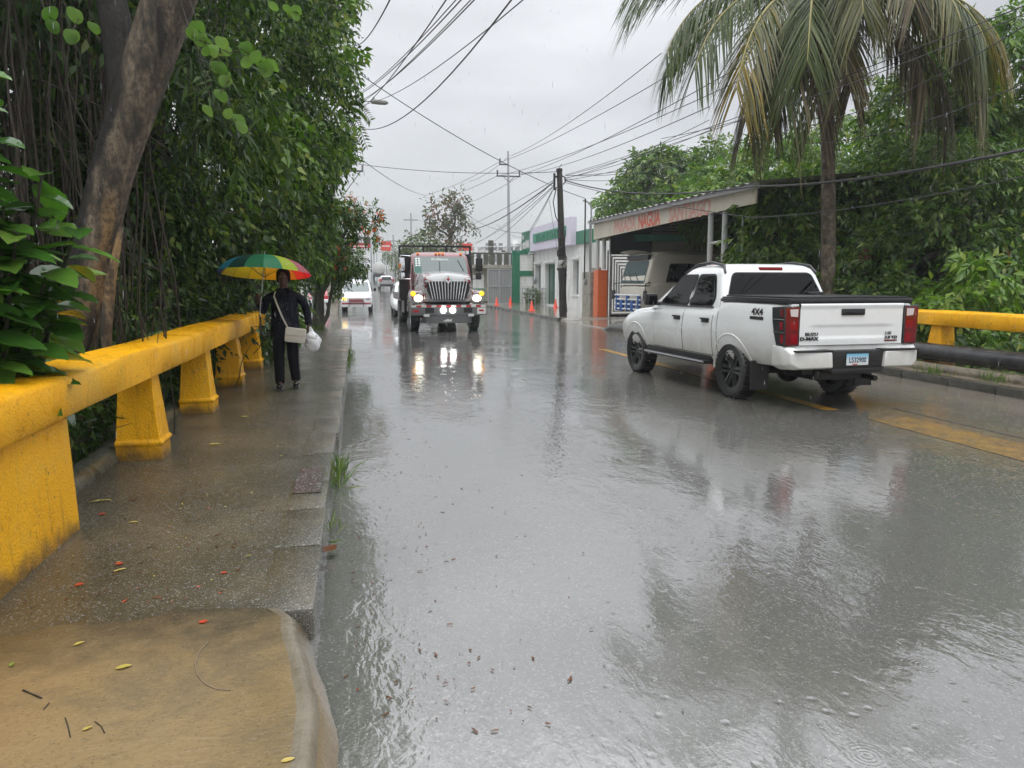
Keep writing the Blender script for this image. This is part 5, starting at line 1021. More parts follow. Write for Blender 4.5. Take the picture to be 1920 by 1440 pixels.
RIMD = mat('dark_alloy', (.06, .062, .064), .22, .6, .75); BEDK = mat('black_bed_cover', (.022, .023, .025), .32)
LENS = mat('clear_lens', (.55, .50, .50), .12, .6); REDL = mat('red_lens', (.22, .005, .012), .08, .5); REDD = mat('dark_red_lens', (.13, .006, .01), .1, .6); SMOKE = mat('smoked_lens', (.03, .032, .035), .08, .6); BADGE = mat('dark_badge', (.05, .05, .052), .3, .5, .6)
def dirt(name, base, dark, z0, z1):
    m = mat(name, base, .26, .5, 0, .7); t = NT(m); X, Y, Z = t.xyz(t.obj()); n = t.noise(t.obj((3, 3, 1.5)), 2, 5, .65)
    f = t.rmp(t.math('ADD', Z, t.math('MULTIPLY', t.math('SUBTRACT', n, .5), .5)), z0, z1, .75, 0); t.set(color=t.mix(f, base, dark), rough=t.rmp(f, 0, .7, .24, .5), coat=t.rmp(f, 0, .7, .8, .1)); return m
PWHITE = dirt('white_pickup_paint', (.72, .74, .74), (.42, .40, .35), .45, .95)
def pickup():
    o = thing('pickup_truck', 'white double cab pickup truck with black bed cover driving away on the right', 'pickup truck', (6.10, 10.12, 0), R(3.6), scale=1.045)
    B = Body([(-1.22, .80, .895, .868, .60, .92, 1.305, 1.305), (-1.16, .83, .925, .895, .57, .92, 1.31, 1.31), (-.9, .855, .94, .902, .52, .9, 1.315, 1.315), (.0, .88, .950, .905, .50, .9, 1.315, 1.315), (.30, .89, .947, .90, .47, .9, 1.31, 1.31), (.44, .89, .94, .89, .45, .9, 1.235, 1.235), (1.3, .89, .935, .885, .44, .88, 1.21, 1.225), (2.2, .89, .935, .88, .44, .88, 1.18, 1.21), (2.7, .89, .945, .865, .45, .87, 1.145, 1.2), (3.4, .89, .945, .83, .46, .86, 1.08, 1.15), (3.75, .84, .90, .75, .46, .82, 1.0, 1.07), (3.98, .70, .76, .62, .48, .74, .88, .93), (4.06, .55, .6, .5, .52, .7, .8, .82)])
    b = fixn(B.mesh(110).build('body', PWHITE, o)); arches(b, (0, 3.125), .465, .40, .55)
    # doors with dark seams
    def patch(name, y0, y1, z0, z1, off, m, ny=14, nz=10, slant=0, par=o):
        mb = MB()
        for sg in (-1, 1):
            p = MB(); p.grid(lambda u, v: (sg*B.side(y0+(y1-y0)*u+slant*(v-.5), z0+(z1-z0)*v, off), y0+(y1-y0)*u+slant*(v-.5), z0+(z1-z0)*v), ny, nz); f = p.build(name, m, par, smooth=50)
            if sg > 0: f.data.flip_normals()
        return f
    for nm, y0, y1 in (('front_door', 1.40, 2.40), ('rear_door', .50, 1.38)):
        patch('door_seam', y0-.009, y1+.009, .53, 1.165, .0012, BLACK); patch(nm, y0, y1, .54, 1.165, .004, PWHITE)
    patch('door_seam', .345, .36, .56, 1.30, .0015, BLACK)
    C = Cab([(1.14, .31, 2.62, .888, .08), (1.24, .345, 2.46, .875, .08), (1.35, .38, 2.26, .850, .085), (1.67, .50, 1.72, .765, .10), (1.75, .54, 1.58, .725, .12), (1.795, .60, 1.45, .67, .15), (1.822, .72, 1.3, .56, .17), (1.83, .9, 1.15, .40, .17)])
    fixn(C.mesh(6).build('cab', PWHITE, o, smooth=34))
    # windows
    for sg in (-1, 1):
        for nm, poly in (('front_window', [(2.24, 1.245), (1.34, 1.235), (1.22, 1.65), (1.66, 1.65)]), ('rear_window', [(1.26, 1.232), (.62, 1.24), (.56, 1.36), (.72, 1.65), (1.14, 1.655)])):
            outer = roundpoly([(y+(.035 if y > np.mean([q[0] for q in poly]) else -.035), z+(.03 if z > 1.45 else -.022)) for y, z in poly], .07); inner = roundpoly(poly, .06)
            w = panel(nm, C.sidewin(outer, .003, sg), BLACK, o); panel('pane', C.sidewin(inner, .007, sg), GLASSD, w)
        mb = MB(); mb.tube([(sg*(C.at(z)[2]+.004), y, z) for y, z in ((2.34, 1.215), (1.3, 1.205), (.55, 1.215))], .012, 6); mb.build('belt_trim', BLACK, o)
    g = roundpoly([(-.785, 1.30), (.785, 1.30), (.635, 1.705), (-.635, 1.705)], .08, 5); wn = panel('back_window', C.endwin(g, .006, 0), BLACK, o); panel('pane', C.endwin(roundpoly([(-.765, 1.315), (.765, 1.315), (.62, 1.69), (-.62, 1.69)], .07, 5), .010, 0), GLASSD, wn)
    panel('windscreen', C.endwin(roundpoly([(-.75, 1.22), (.75, 1.22), (.62, 1.69), (-.62, 1.69)], .08), .006, 1), GLASSD, o)
    MB().box(-.19, .19, .525, .60, 1.728, 1.778, bev=.014).build('brake_light', REDL, o, smooth=40)
    for sg in (-1, 1): MB().tube([(sg*.735, .515, 1.70), (sg*.70, .62, 1.80), (sg*.665, 1.0, 1.848), (sg*.66, 1.42, 1.825), (sg*.735, 1.72, 1.69)], [.018, .022, .022, .022, .012], 8).build('roof_rail', STEEL if 0 else BEDK, o, smooth=50)
    mb = MB(); mb.tube([(-.25, 1.15, 1.81), (-.25, 1.1, 1.86)], .01, 5)
    # bed cover and rails
    mb = MB(); mb.box(-.885, .885, -1.23, .33, 1.318, 1.372, bev=.022); mb.box(-.83, .83, -1.2, .31, 1.372, 1.392, bev=.008); mb.box(-.9, -.86, -1.2, .34, 1.30, 1.345, bev=.01); mb.box(.86, .9, -1.2, .34, 1.30, 1.345, bev=.01); mb.box(.30, .56, .05, .2, 1.392, 1.43, bev=.015); mb.build('bed_cover', BEDK, o, smooth=40)
    # tailgate
    mb = MB(); mb.box(-.742, .742, -1.2215, -1.19, .80, 1.315); mb.build('tailgate_seam', BLACK, o)
    def tg(u, v):
        x = -.732+1.464*u; z = .808+.50*v; y = -1.238-.004*math.sin(PI*u)
        y -= .012*sstep(.86, .96, v)*(1-sstep(.985, 1, v)); y += .012*sstep(.14, .22, v)*(1-sstep(.42, .50, v))*sstep(.04, .2, u)*(1-sstep(.8, .96, u)); return (x, y, z)
    t = MB().grid(tg, 48, 40).build('tailgate', PWHITE, o, smooth=60)
    mb = MB(); mb.box(-.165, .165, -1.262, -1.235, 1.165, 1.245, bev=.014); mb.box(-.13, .13, -1.268, -1.25, 1.185, 1.225, bev=.008); mb.build('handle', BLACK, t, smooth=40)
    Mx = lambda x, z: frame((x, -1.246, z), (1, 0, 0), (0, 0, 1))
    text('ISUZU', .052, BADGE, 'badge', t, Mx(-.57, .925), .004, sx=1.25, bold=.001); text('D-MAX', .058, BADGE, 'badge', t, Mx(-.60, .868), .004, sx=1.35, bold=.002)
    text('LSE', .05, BADGE, 'badge', t, Mx(.53, .925), .004, sx=1.3); text('3.0 TD', .048, BADGE, 'badge', t, Mx(.57, .873), .004, sx=1.35, bold=.001); MB().box(.48, .66, -1.249, -1.243, .842, .858).build('badge', REDD, t)
    # tail lights wrapping the corners
    for sg in (-1, 1):
        hx = lambda x: sg*x; mb = MB()
        poly = [(.745, .80), (.905, .80), (.935, .98), (.950, 1.12), (.945, 1.265), (.745, 1.285)]
        sidep = [(-1.25, .80), (-1.08, .80), (-1.03, .98), (-1.0, 1.1), (-.985, 1.265), (-1.25, 1.285)]
        mb.prism(poly, -1.252, -1.18, lambda a, z, h: (hx(a), h, z)); mb.prism(sidep, .86, .958, lambda y, z, h: (hx(h-(.012 if z < .9 else 0)), y, z)); L_ = fixn(mb.build('tail_light', SMOKE, o, smooth=20)); bv = L_.modifiers.new('b', 'BEVEL'); bv.width = .01; bv.segments = 2; bv.limit_method = 'ANGLE'; bake(L_)
        for z0, z1, m, nm in ((1.14, 1.255, LENS, 'clear_lens'), (.985, 1.105, REDL, 'red_lens'), (.825, .95, REDL, 'red_lens')):
            q = MB(); k = .02*(z0 < .9); q.add([(hx(x), y, z) for x, y, z in ((.775, -1.2565, z0+.012), (.872-k, -1.2565, z0+.02), (.885-k, -1.2565, z1-.012), (.775, -1.2565, z1-.008))], [(0, 1, 2, 3)]); f = q.build(nm, m, L_)
            q = MB(); q.add([(hx(.9625-.012*(z0 < .9)), y, z) for y, z in ((-1.235, z0+.01), (-1.175, z0+.018), (-1.165, z1-.01), (-1.235, z1-.01))], [(0, 1, 2, 3)]); q.build('red_lens', REDL if z0 < 1.1 else REDD, L_)
        q = MB()
        for z in (1.122, .967): q.box(min(hx(.952), hx(.966)), max(hx(.952), hx(.966)), -1.24, -1.03, z-.004, z+.004)
        q.add([(hx(x), -1.2555, z) for x, z in ((.760, .815), (.93, .815), (.945, 1.26), (.76, 1.27))], [(0, 1, 2, 3)], 1); q.build('light_frame', [CHROME, REDD], L_)
    # rear bumper
    bp = None
    for sg in (-1, 1):
        mb = MB(); ring = lambda y, xi, xo, z0, z1: [(sg*xi, y, z0), (sg*(xo-.06), y, z0), (sg*xo, y, z0+.07), (sg*xo, y, z1), (sg*xi, y, z1)]
        R_ = [[(sg*.36, -1.405, .545), (sg*.80, -1.385, .545), (sg*.90, -1.33, .60), (sg*.90, -1.33, .715), (sg*.80, -1.385, .73), (sg*.38, -1.405, .73)], [(sg*.36, -1.30, .52), (sg*.84, -1.29, .52), (sg*.93, -1.22, .57), (sg*.955, -1.2, .80), (sg*.84, -1.29, .785), (sg*.38, -1.3, .745)], [(sg*.36, -1.1, .50), (sg*.84, -1.02, .50), (sg*.925, -.98, .55), (sg*.948, -1.0, .80), (sg*.84, -1.1, .80), (sg*.38, -1.1, .76)]]
        V = [p for r in R_ for p in r]; F = [(i*6+k, i*6+(k+1) % 6, (i+1)*6+(k+1) % 6, (i+1)*6+k) for i in range(2) for k in range(6)]+[(5, 4, 3, 2, 1, 0), tuple(12+k for k in range(6))]
        f = fixn(mb.add(V, F).build('rear_bumper', PWHITE, o, smooth=25)); bv = f.modifiers.new('b', 'BEVEL'); bv.width = .014; bv.segments = 2; bv.limit_method = 'ANGLE'; bv.angle_limit = R(20); bake(f)
        MB().box(min(sg*.36, sg*.86), max(sg*.36, sg*.86), -1.40, -1.24, .735, .758, bev=.006).build('step_pad', BLACK, f)
    mb = MB(); mb.box(-.40, .40, -1.36, -1.1, .50, .745, bev=.02); mb.box(-.36, .36, -1.385, -1.3, .47, .53, bev=.015); mb.box(-.74, .74, -1.19, -1.0, .62, .80); c = mb.build('bumper_centre', BLACK, o, smooth=40)
    PL = mat('plate_blue_white', (.5, .56, .6), .35); t_ = NT(PL); X, Y, Z = t_.xyz(t_.obj()); t_.set(color=t_.ramp(t_.rmp(Z, .565, .705, smooth=False), [(0, (.60, .62, .62)), (.45, (.55, .62, .66)), (1, (.10, .36, .55))]))
    p = MB().box(-.155, .155, -1.375, -1.366, .565, .705, bev=.004).build('licence_plate', PL, o); text('L532900', .088, mat('plate_ink', (.02, .03, .06), .4), 'plate_number', p, frame((0, -1.377, .600), (1, 0, 0), (0, 0, 1)), .001, sx=.80, bold=.001); MB().box(-.07, .0, -1.379, -1.376, .57, .582).build('plate_sticker', RED, p); MB().box(-.155, .155, -1.366, -1.36, .555, .715).build('plate_frame', BLACK, p)
    # side details
    for sg in (-1, 1):
        for y in (1.47, .58):
            y += .0; x = B.side(y, 1.03, .004); mb = MB(); mb.box(min(sg*x, sg*(x+.012)), max(sg*x, sg*(x+.012)), y, y+.21, .992, 1.06, bev=.005); mb.tube([(sg*(x+.01), y+.01, 1.045), (sg*(x+.045), y+.05, 1.05), (sg*(x+.045), y+.17, 1.05), (sg*(x+.01), y+.2, 1.045)], .014, 6); mb.build('door_handle', BLACK, o, smooth=40)
        mb = MB(); mb.tube([(sg*.87, 2.28, 1.22), (sg*.98, 2.26, 1.22)], .03, 8); mb.box(min(sg*.94, sg*1.14), max(sg*.94, sg*1.14), 2.21, 2.37, 1.185, 1.385, bev=.05); m_ = mb.build('wing_mirror', BLACK, o, smooth=45); panel('mirror_glass', [(sg*x, 2.206, z) for x, z in roundpoly([(.965, 1.2), (1.105, 1.2), (1.105, 1.345), (.965, 1.345)], .03)], GLASSD, m_)
        mb = MB(); mb.box(min(sg*.86, sg*1.0), max(sg*.86, sg*1.0), .56, 2.58, .40, .455, bev=.02); mb.box(min(sg*.80, sg*.9), max(sg*.80, sg*.9), .55, 2.7, .44, .52); mb.tube([(sg*1.0, .58, .435), (sg*1.0, 2.56, .435)], .014, 6, 1); mb.build('side_step', [BLACK, STEEL], o, smooth=40)
        mb = MB(); mb.box(min(sg*.66, sg*.92), max(sg*.66, sg*.92), -.53, -.50, .18, .56); mb.build('mud_flap', RUBBER, o)
        for y in (0, 3.125):
            mb = MB(); pts = []
            for i in range(27):
                a = R(-4+188*i/26); yy = y+.472*math.cos(a); zz = .40+.472*math.sin(a); pts.append((sg*(B.side(min(max(yy, -1.2), 3.9), max(zz, .5), 0)-.008), yy, zz))
            mb.tube(pts, .017, 8); mb.build('wheel_arch', PWHITE, o, smooth=60)
            wheel(o, sg*.80, y, .385, .388, .265, sg, RIMD)
        s_ = text('4X4', .115, BADGE, 'badge', o, frame((sg*(B.side(-.62, 1.18)+.004), -.62, 1.155), (0, -sg*-1, 0), (0, 0, 1)) if sg > 0 else frame((-(B.side(-.62, 1.18)+.004), -.62, 1.155), (0, -1, 0), (0, 0, 1)), .003, sx=1.3, bold=.003)
        MB().box(min(sg*(B.side(-.62, 1.1)), sg*(B.side(-.62, 1.1)+.005)), max(sg*(B.side(-.62, 1.1)), sg*(B.side(-.62, 1.1)+.005)), -.77, -.47, 1.095, 1.135).build('badge', BADGE, o)
    # underside
    mb = MB(); mb.box(-.5, .5, -1.0, 3.6, .42, .55); mb.tube([(-.7, 0, .38), (.7, 0, .38)], .06, 8); mb.ball((0, 0, .36), .17, 12, 8); mb.box(-.35, .35, -1.05, -.4, .34, .5, bev=.05); mb.tube([(-.7, 3.125, .38), (.7, 3.125, .38)], .05, 8); mb.tube([(.42, -1.2, .37), (.42, .5, .4)], .035, 8); mb.box(-.55, -.3, .4, 2.4, .36, .46); mb.build('chassis', BLACK, o)
pickup()

def truck():
    o = thing('dump_truck', 'white and maroon truck with lit headlights and a black rack coming towards us', 'truck', (2.8, 26.0, 0), PI+R(1.0))
    MAR = dirt('maroon_white_paint', (.16, .025, .03), (.2, .16, .14), .6, 1.1); HW = mat('white_truck_hood', (.66, .67, .67), .25, .5, 0, .6); t = NT(HW); n = t.noise(t.obj((1.2, 1.2, 3)), 2.2, 3, .5, 2.2); X, Y, Z = t.xyz(t.obj()); fl = t.math('MULTIPLY', t.rmp(n, .52, .55), t.rmp(t.math('ABSOLUTE', X), .45, .62)); t.set(color=t.mix(fl, (.36, .365, .365), (.17, .022, .03)))
    # bonnet and wings
    H = Body([(-.75, .95, .98, .93, 1.0, 1.45, 1.92, 2.0), (.2, .86, .90, .84, .98, 1.4, 1.88, 1.97), (.9, .80, .83, .78, .96, 1.35, 1.80, 1.90), (1.08, .77, .80, .75, .97, 1.32, 1.72, 1.80), (1.13, .73, .76, .70, 1.0, 1.3, 1.66, 1.72)])
    fixn(H.mesh(26).build('bonnet', HW, o, smooth=40))
    for sg in (-1, 1):
        mb = MB(); V = []; k = 18
        for i in range(k+1):
            a = R(-5+185*i/k); cy, cz, r = .0, .52, .70
            for xx, dr in ((.70, 0), (1.12, .0), (1.18, .06), (1.14, .2), (.72, .26)):
                yy = cy+(r+dr)*math.cos(a)*(1.25 if math.cos(a) > 0 else 1); zz = cz+(r+dr)*math.sin(a)*.92; V.append((sg*xx, yy, max(zz, .62)))
        F = [(i*5+j, i*5+(j+1) % 5, (i+1)*5+(j+1) % 5, (i+1)*5+j) for i in range(k) for j in range(5)]; fixn(mb.add(V, F).build('wing', HW, o, smooth=50))
        MB().box(min(sg*.74, sg*1.19), max(sg*.74, sg*1.19), .55, 1.08, .90, 1.34, bev=.09).build('headlight_nacelle', HW, o, smooth=60)
        hl = MB().lathe([(.14, -.03), (.135, .02), (.10, .045), (0, .055)], 20, Matrix.Translation((sg*.95, 1.07, 1.10)) @ Matrix.Rotation(-PI/2, 4, 'X') @ Matrix.Scale(.78, 4, (0, 1, 0))).build('headlight', mat('lit_headlight', (.9, .9, .8), .2, emit=(1, .96, .74), es=6), o, smooth=60)
        MB().lathe([(.085, -.02), (.08, .02), (0, .035)], 16, Matrix.Translation((sg*1.11, 1.07, 1.25)) @ Matrix.Rotation(-PI/2, 4, 'X')).build('turn_light', mat('amber_lit', (.8, .3, .02), .2, emit=(1, .42, .02), es=1.6), o, smooth=60)
    # grille
    mb = MB(); mb.prism(roundpoly([(-.55, 1.03), (.55, 1.03), (.70, 1.35), (.70, 1.66), (-.70, 1.66), (-.70, 1.35)], .1), 1.10, 1.145, lambda a, b, h: (a, h, b)); g = mb.build('grille', BLACK, o)
    mb = MB()
    for i in range(13): x0 = (-6+i)*.082; x1 = (-6+i)*.103; mb.add([(x0-.011, 1.15, 1.06), (x0+.011, 1.15, 1.06), (x1+.013, 1.15, 1.64), (x1-.013, 1.15, 1.64), (x0-.011, 1.18, 1.06), (x0+.011, 1.18, 1.06), (x1+.013, 1.18, 1.64), (x1-.013, 1.18, 1.64)], [(4, 5, 6, 7), (0, 4, 7, 3), (1, 2, 6, 5), (0, 1, 5, 4)])
    mb.build('grille_bars', CHROME, g); mb = MB(); q = [(a*1.0, b) for a, b in roundpoly([(-.58, 1.0), (.58, 1.0), (.74, 1.33), (.75, 1.72), (-.75, 1.72), (-.74, 1.33)], .1)]; q2 = roundpoly([(-.54, 1.04), (.54, 1.04), (.69, 1.35), (.69, 1.64), (-.69, 1.64), (-.69, 1.35)], .1); k = len(q)
    mb.add([(a, 1.16, b) for a, b in q]+[(a, 1.20, b) for a, b in q2]+[(a, 1.06, b) for a, b in q], [(i, (i+1) % k, k+(i+1) % k, k+i) for i in range(k)]+[(i, 2*k+i, 2*k+(i+1) % k, (i+1) % k) for i in range(k)]); mb.build('grille_surround', HW, g, smooth=40)
    mb = MB(); mb.prism([(0, 1.56), (.13, 1.70), (0, 1.84), (-.13, 1.70)], 1.19, 1.225, lambda a, b, h: (a, h, b)); e = mb.build('emblem', CHROME, o); mb = MB(); mb.prism([(0, 1.64), (.055, 1.70), (0, 1.76), (-.055, 1.70)], 1.225, 1.23, lambda a, b, h: (a, h, b)); mb.build('emblem_centre', RED, e)
    # cab
    C = Cab([(1.2, -2.2, -.45, 1.04, .12), (1.86, -2.2, -.55, 1.04, .14), (2.5, -2.15, -1.0, .97, .16), (2.58, -2.1, -1.1, .92, .2), (2.64, -2.0, -1.25, .82, .25), (2.66, -1.9, -1.4, .6, .25)])
    cb = fixn(C.mesh(6).build('cab', MAR, o, smooth=36)); w = panel('windscreen', C.endwin(roundpoly([(-.93, 1.90), (.93, 1.90), (.88, 2.49), (-.88, 2.49)], .1, 5), .012, 1), GLASSG, cb)
    WH = mat('white_sticker', (.7, .72, .72), .5); text('Kralanoc', .15, WH, 'windscreen_lettering', w, frame((0, C.at(2.38)[1]+.03, 2.36), (-1, 0, 0), (0, -.57, .8)), .002, sx=1.1)
    GS = mat('green_sticker', (.02, .11, .08), .5); mb = MB(); mb.add([(x, C.at(z)[1]+.016, z) for x, z in ((.90, 1.93), (.66, 1.93), (.66, 2.2), (.84, 2.46), (.90, 2.46))], [(0, 1, 2, 3, 4)]); s_ = mb.build('green_sticker', GS, w); mb = MB()
    for i in range(5):
        for j in range(2): x = .86-.10*j; z = 2.16+.06*i; mb.add([(x, C.at(z)[1]+.019, z), (x-.07, C.at(z)[1]+.019, z), (x-.07, C.at(z+.04)[1]+.019, z+.04), (x, C.at(z+.04)[1]+.019, z+.04)], [(0, 1, 2, 3)])
    mb.build('sticker_print', WH, s_)
    for x0, z0, x1, z1 in ((.05, 1.94, .02, 2.32), (-.78, 2.0, -.62, 2.36)): MB().tube([(x0, C.at(z0)[1]+.03, z0), (x1, C.at(z1)[1]+.03, z1)], .014, 5).build('wiper', BLACK, w)
    mb = MB()
    for x in (-.75, -.12, 0, .12, .75): mb.box(x-.04, x+.04, -1.12, -1.02, 2.575, 2.625, bev=.012)
    mb.build('marker_lights', mat('amber_marker', (.7, .2, .02), .3, emit=(1, .3, .02), es=.5), cb)
    for sg in (-1, 1):
        panel('side_window', C.sidewin(roundpoly([(-.75, 1.9), (-1.9, 1.9), (-1.95, 2.42), (-1.12, 2.42)], .08), .008, sg), GLASSD, cb)
        mb = MB(); x0 = sg*1.02; X1 = sg*1.36; mb.tube([(x0, -.9, 2.5), (X1, -.75, 2.52), (X1, -.75, 1.72), (x0, -.75, 1.72)], .02, 6); f = mb.build('mirror_arm', CHROME if sg > 0 else BLACK, o)
        MB().box(min(sg*1.22, sg*1.46), max(sg*1.22, sg*1.46), -.80, -.64, 1.98, 2.44, bev=.04).build('wing_mirror', CHROME if sg > 0 else BLACK, f, smooth=40); MB().box(min(sg*1.22, sg*1.42), max(sg*1.22, sg*1.42), -.80, -.66, 1.70, 1.94, bev=.04).build('lower_mirror', CHROME if sg > 0 else BLACK, f, smooth=40)
        if sg > 0: MB().box(1.36, 1.44, -.64, -.628, 2.08, 2.24).build('amber_reflector', mat('amber', (.6, .2, .02), .3), f)
        MB().tube([(sg*.99, -.5, 1.5), (sg*1.0, -.2, 1.55), (sg*1.0, -.3, 2.2)], .022, 6).build('grab_handle', BLACK, o)
    # bumper, tape, fog lamps
    mb = MB(); mb.box(-1.23, 1.23, 1.05, 1.30, .56, .90, bev=.03); mb.box(-.75, .75, .9, 1.22, .30, .58, bev=.03); b = mb.build('bumper', mat('grey_bumper', (.16, .165, .165), .3, .5, .5), o, smooth=40)
    RT = mat('red_tape', (.4, .02, .03), .35); WT = mat('white_tape', (.62, .62, .6), .35); mb = MB()
    for i in range(15): a = -1.2+i*.16; mb.box(a, a+.158, 1.300, 1.304, .82, .885, i % 2)
    mb.box(-1.2, -.92, 1.3, 1.306, .60, .80, 0); mb.box(-1.14, -.98, 1.306, 1.309, .68, .74, 1); mb.box(.95, 1.15, 1.3, 1.304, .66, .74, 1); mb.build('reflective_tape', [WT, RT], b)
    for x in (-.62, .62): MB().box(x-.14, x+.14, 1.3, 1.308, .64, .80).build('bumper_slot', BLACK, b)
    for x in (-.72, .72): MB().box(x-.09, x+.09, 1.26, 1.33, .52, .60, bev=.01).build('tow_hook', WT, b)
    for x in (-.15, .15): MB().lathe([(.095, -.02), (.09, .03), (0, .045)], 18, Matrix.Translation((x+.03, 1.33, .72)) @ Matrix.Rotation(-PI/2, 4, 'X')).build('fog_lamp', mat('lit_fog_lamp', (.9, .9, .9), .2, emit=(1, .99, .95), es=10), o, smooth=60)
    mb = MB(); mb.add([(-.1+x, 1.225, z) for x, z in ((-.0, .36), (.3, .36), (.12, .45), (.05, .41), (.0, .46))], [(0, 1, 2, 3, 4)]); mb.build('torn_plate', WT, b)
    # bed with black bulkhead and rack
    mb = MB(); mb.box(-1.28, 1.28, -6.6, -2.3, .95, 1.05); mb.box(-1.32, 1.32, -2.42, -2.32, 1.0, 2.62); mb.box(-1.28, -1.22, -6.6, -2.42, 1.05, 1.22); mb.box(1.22, 1.28, -6.6, -2.42, 1.05, 1.22); mb.build('dump_bed', BLACK, o); mb = MB()
    for x in (-1.28, -.4, .42, 1.28): mb.box(x-.035, x+.035, -2.42, -2.34, 2.62, 2.86)
    mb.box(-1.32, 1.32, -2.43, -2.33, 2.86, 2.93); mb.build('rack', BLACK, o)
    mb = MB(); mb.box(-.45, .45, -8, 1.0, .62, .9); mb.tube([(-.9, 0, .5), (.9, 0, .5)], .07, 8); mb.tube([(-.9, -5.5, .5), (.9, -5.5, .5)], .08, 8); mb.box(-1.15, -.7, -3.6, -2.4, .5, .95); mb.box(.7, 1.15, -3.6, -2.4, .5, .95); mb.build('chassis', BLACK, o)
    for sg in (-1, 1): wheel(o, sg*1.0, 0, .52, .52, .30, sg, STEEL, 8); wheel(o, sg*.98, -5.5, .52, .52, .34, sg, STEEL, 8); wheel(o, sg*.6, -5.5, .52, .52, .30, sg, STEEL, 8)
truck()

def smallcar(name, label, cat, loc, rz, rows, cab, paint, wy, wr, zc, wins, tw=.62, glass=GLASSG):
    o = thing(name, label, cat, loc, rz); B = Body(rows); b = fixn(B.mesh(50).build('body', paint, o)); arches(b, wy, wr+.06, zc+.01, .45); C = Cab(cab); c = fixn(C.mesh(5).build('cabin', paint, o, smooth=36))
    for nm, kind, poly in wins:
        if kind == 'side':
            for sg in (-1, 1): panel(nm, C.sidewin(roundpoly(poly, .07), .006, sg), GLASSD, c)
        else: panel(nm, C.endwin(roundpoly(poly, .08), .008, kind == 'front'), glass, c)
    for sg in (-1, 1):
        for y in wy: wheel(o, sg*tw, y, zc, wr, .19, sg, STEEL, 8)
    return o, B, C, c
def van():
    P = mat('silver_white_van_paint', (.62, .63, .64), .25, .5, 0, .5); STR = mat('dull_red_stripe', (.30, .07, .08), .3)
    o, B, C, c = smallcar('minivan', 'white minivan with a red bumper stripe and black grille guard left of the truck', 'van', (-.08, 43.5, 0), PI-R(2), [(-2.7, .70, .80, .78, .35, .7, 1.0, 1.0), (-2.4, .76, .84, .82, .28, .7, 1.02, 1.02), (0, .78, .85, .82, .26, .68, 1.02, 1.04), (.9, .78, .85, .80, .26, .66, .98, 1.06), (1.3, .76, .83, .74, .28, .62, .88, .95), (1.5, .70, .76, .66, .32, .56, .74, .78)], [(.95, -2.65, 1.1, .81, .1), (1.1, -2.62, .85, .79, .1), (1.62, -2.5, .15, .67, .12), (1.72, -2.4, -.05, .6, .16), (1.76, -2.2, -.3, .45, .18)], P, (-1.55, .95), .29, .29, [('windscreen', 'front', [(-.70, 1.08), (.70, 1.08), (.60, 1.60), (-.60, 1.60)]), ('side_window', 'side', [(.55, 1.1), (-2.3, 1.1), (-2.3, 1.55), (.1, 1.55)])], .70)
    MB().box(-.78, .78, 1.30, 1.56, .28, .52, bev=.04).build('front_bumper', P, o, smooth=40); MB().box(-.76, .76, 1.558, 1.57, .42, .52, bev=.004).build('red_stripe', STR, o)
    for sg in (-1, 1): MB().box(min(sg*.46, sg*.76), max(sg*.46, sg*.76), 1.36, 1.50, .60, .78, bev=.04).build('headlight', mat('lit_amber_lamp', (.9, .6, .1), .2, emit=(1, .62, .08), es=2.2) if sg > 0 else LENS, o, smooth=50)
    mb = MB(); mb.tube([(-.38, 1.62, .30), (-.38, 1.62, .66), (.38, 1.62, .66), (.38, 1.62, .30)], .022, 6); mb.tube([(-.38, 1.62, .48), (.38, 1.62, .48)], .018, 6); mb.build('grille_guard', BLACK, o); MB().box(-.38, .38, 1.46, 1.53, .55, .70, bev=.02).build('grille', STR, o)
    for sg in (-1, 1): m_ = MB(); m_.tube([(sg*.78, .75, 1.1), (sg*.92, .72, 1.14)], .02, 6); m_.ball((sg*.97, .72, 1.2), .09, 10, 7, 0, (.9, .6, 1.2)); m_.build('wing_mirror', BLACK, o, smooth=60)
    mb = MB(); mb.box(-.55, .55, -2.0, -.4, 1.78, 1.81); mb.tube([(-.55, -.4, 1.8), (.55, -.4, 1.8)], .025, 6); mb.build('roof_rack', BLACK, o); MB().add([(x, C.at(z)[1]+.012, z) for x, z in ((.3, 1.52), (-.3, 1.52), (-.3, 1.57), (.3, 1.57))], [(0, 1, 2, 3)]).build('windscreen_banner', WT_, c)
WT_ = mat('white_banner', (.7, .7, .7), .5); van()
CARROWS = [(-2.2, .66, .76, .72, .42, .7, .98, .98), (-1.9, .76, .84, .80, .32, .7, 1.02, 1.02), (-1, .8, .88, .84, .28, .7, 1.0, 1.02), (1, .8, .88, .82, .28, .68, .95, 1.0), (1.7, .78, .86, .76, .3, .62, .86, .92), (2.2, .66, .74, .62, .36, .56, .72, .76)]
CARCAB = [(.92, -2.0, 1.15, .82, .12), (1.05, -1.95, .95, .79, .12), (1.5, -1.6, .25, .66, .14), (1.6, -1.4, .05, .56, .18), (1.63, -1.2, -.1, .4, .18)]
CARW = [('windscreen', 'front', [(-.66, 1.0), (.66, 1.0), (.56, 1.48), (-.56, 1.48)]), ('back_window', 'rear', [(-.66, 1.05), (.66, 1.05), (.54, 1.46), (-.54, 1.46)]), ('side_window', 'side', [(.7, 1.05), (-1.6, 1.05), (-1.4, 1.46), (.15, 1.46)])]
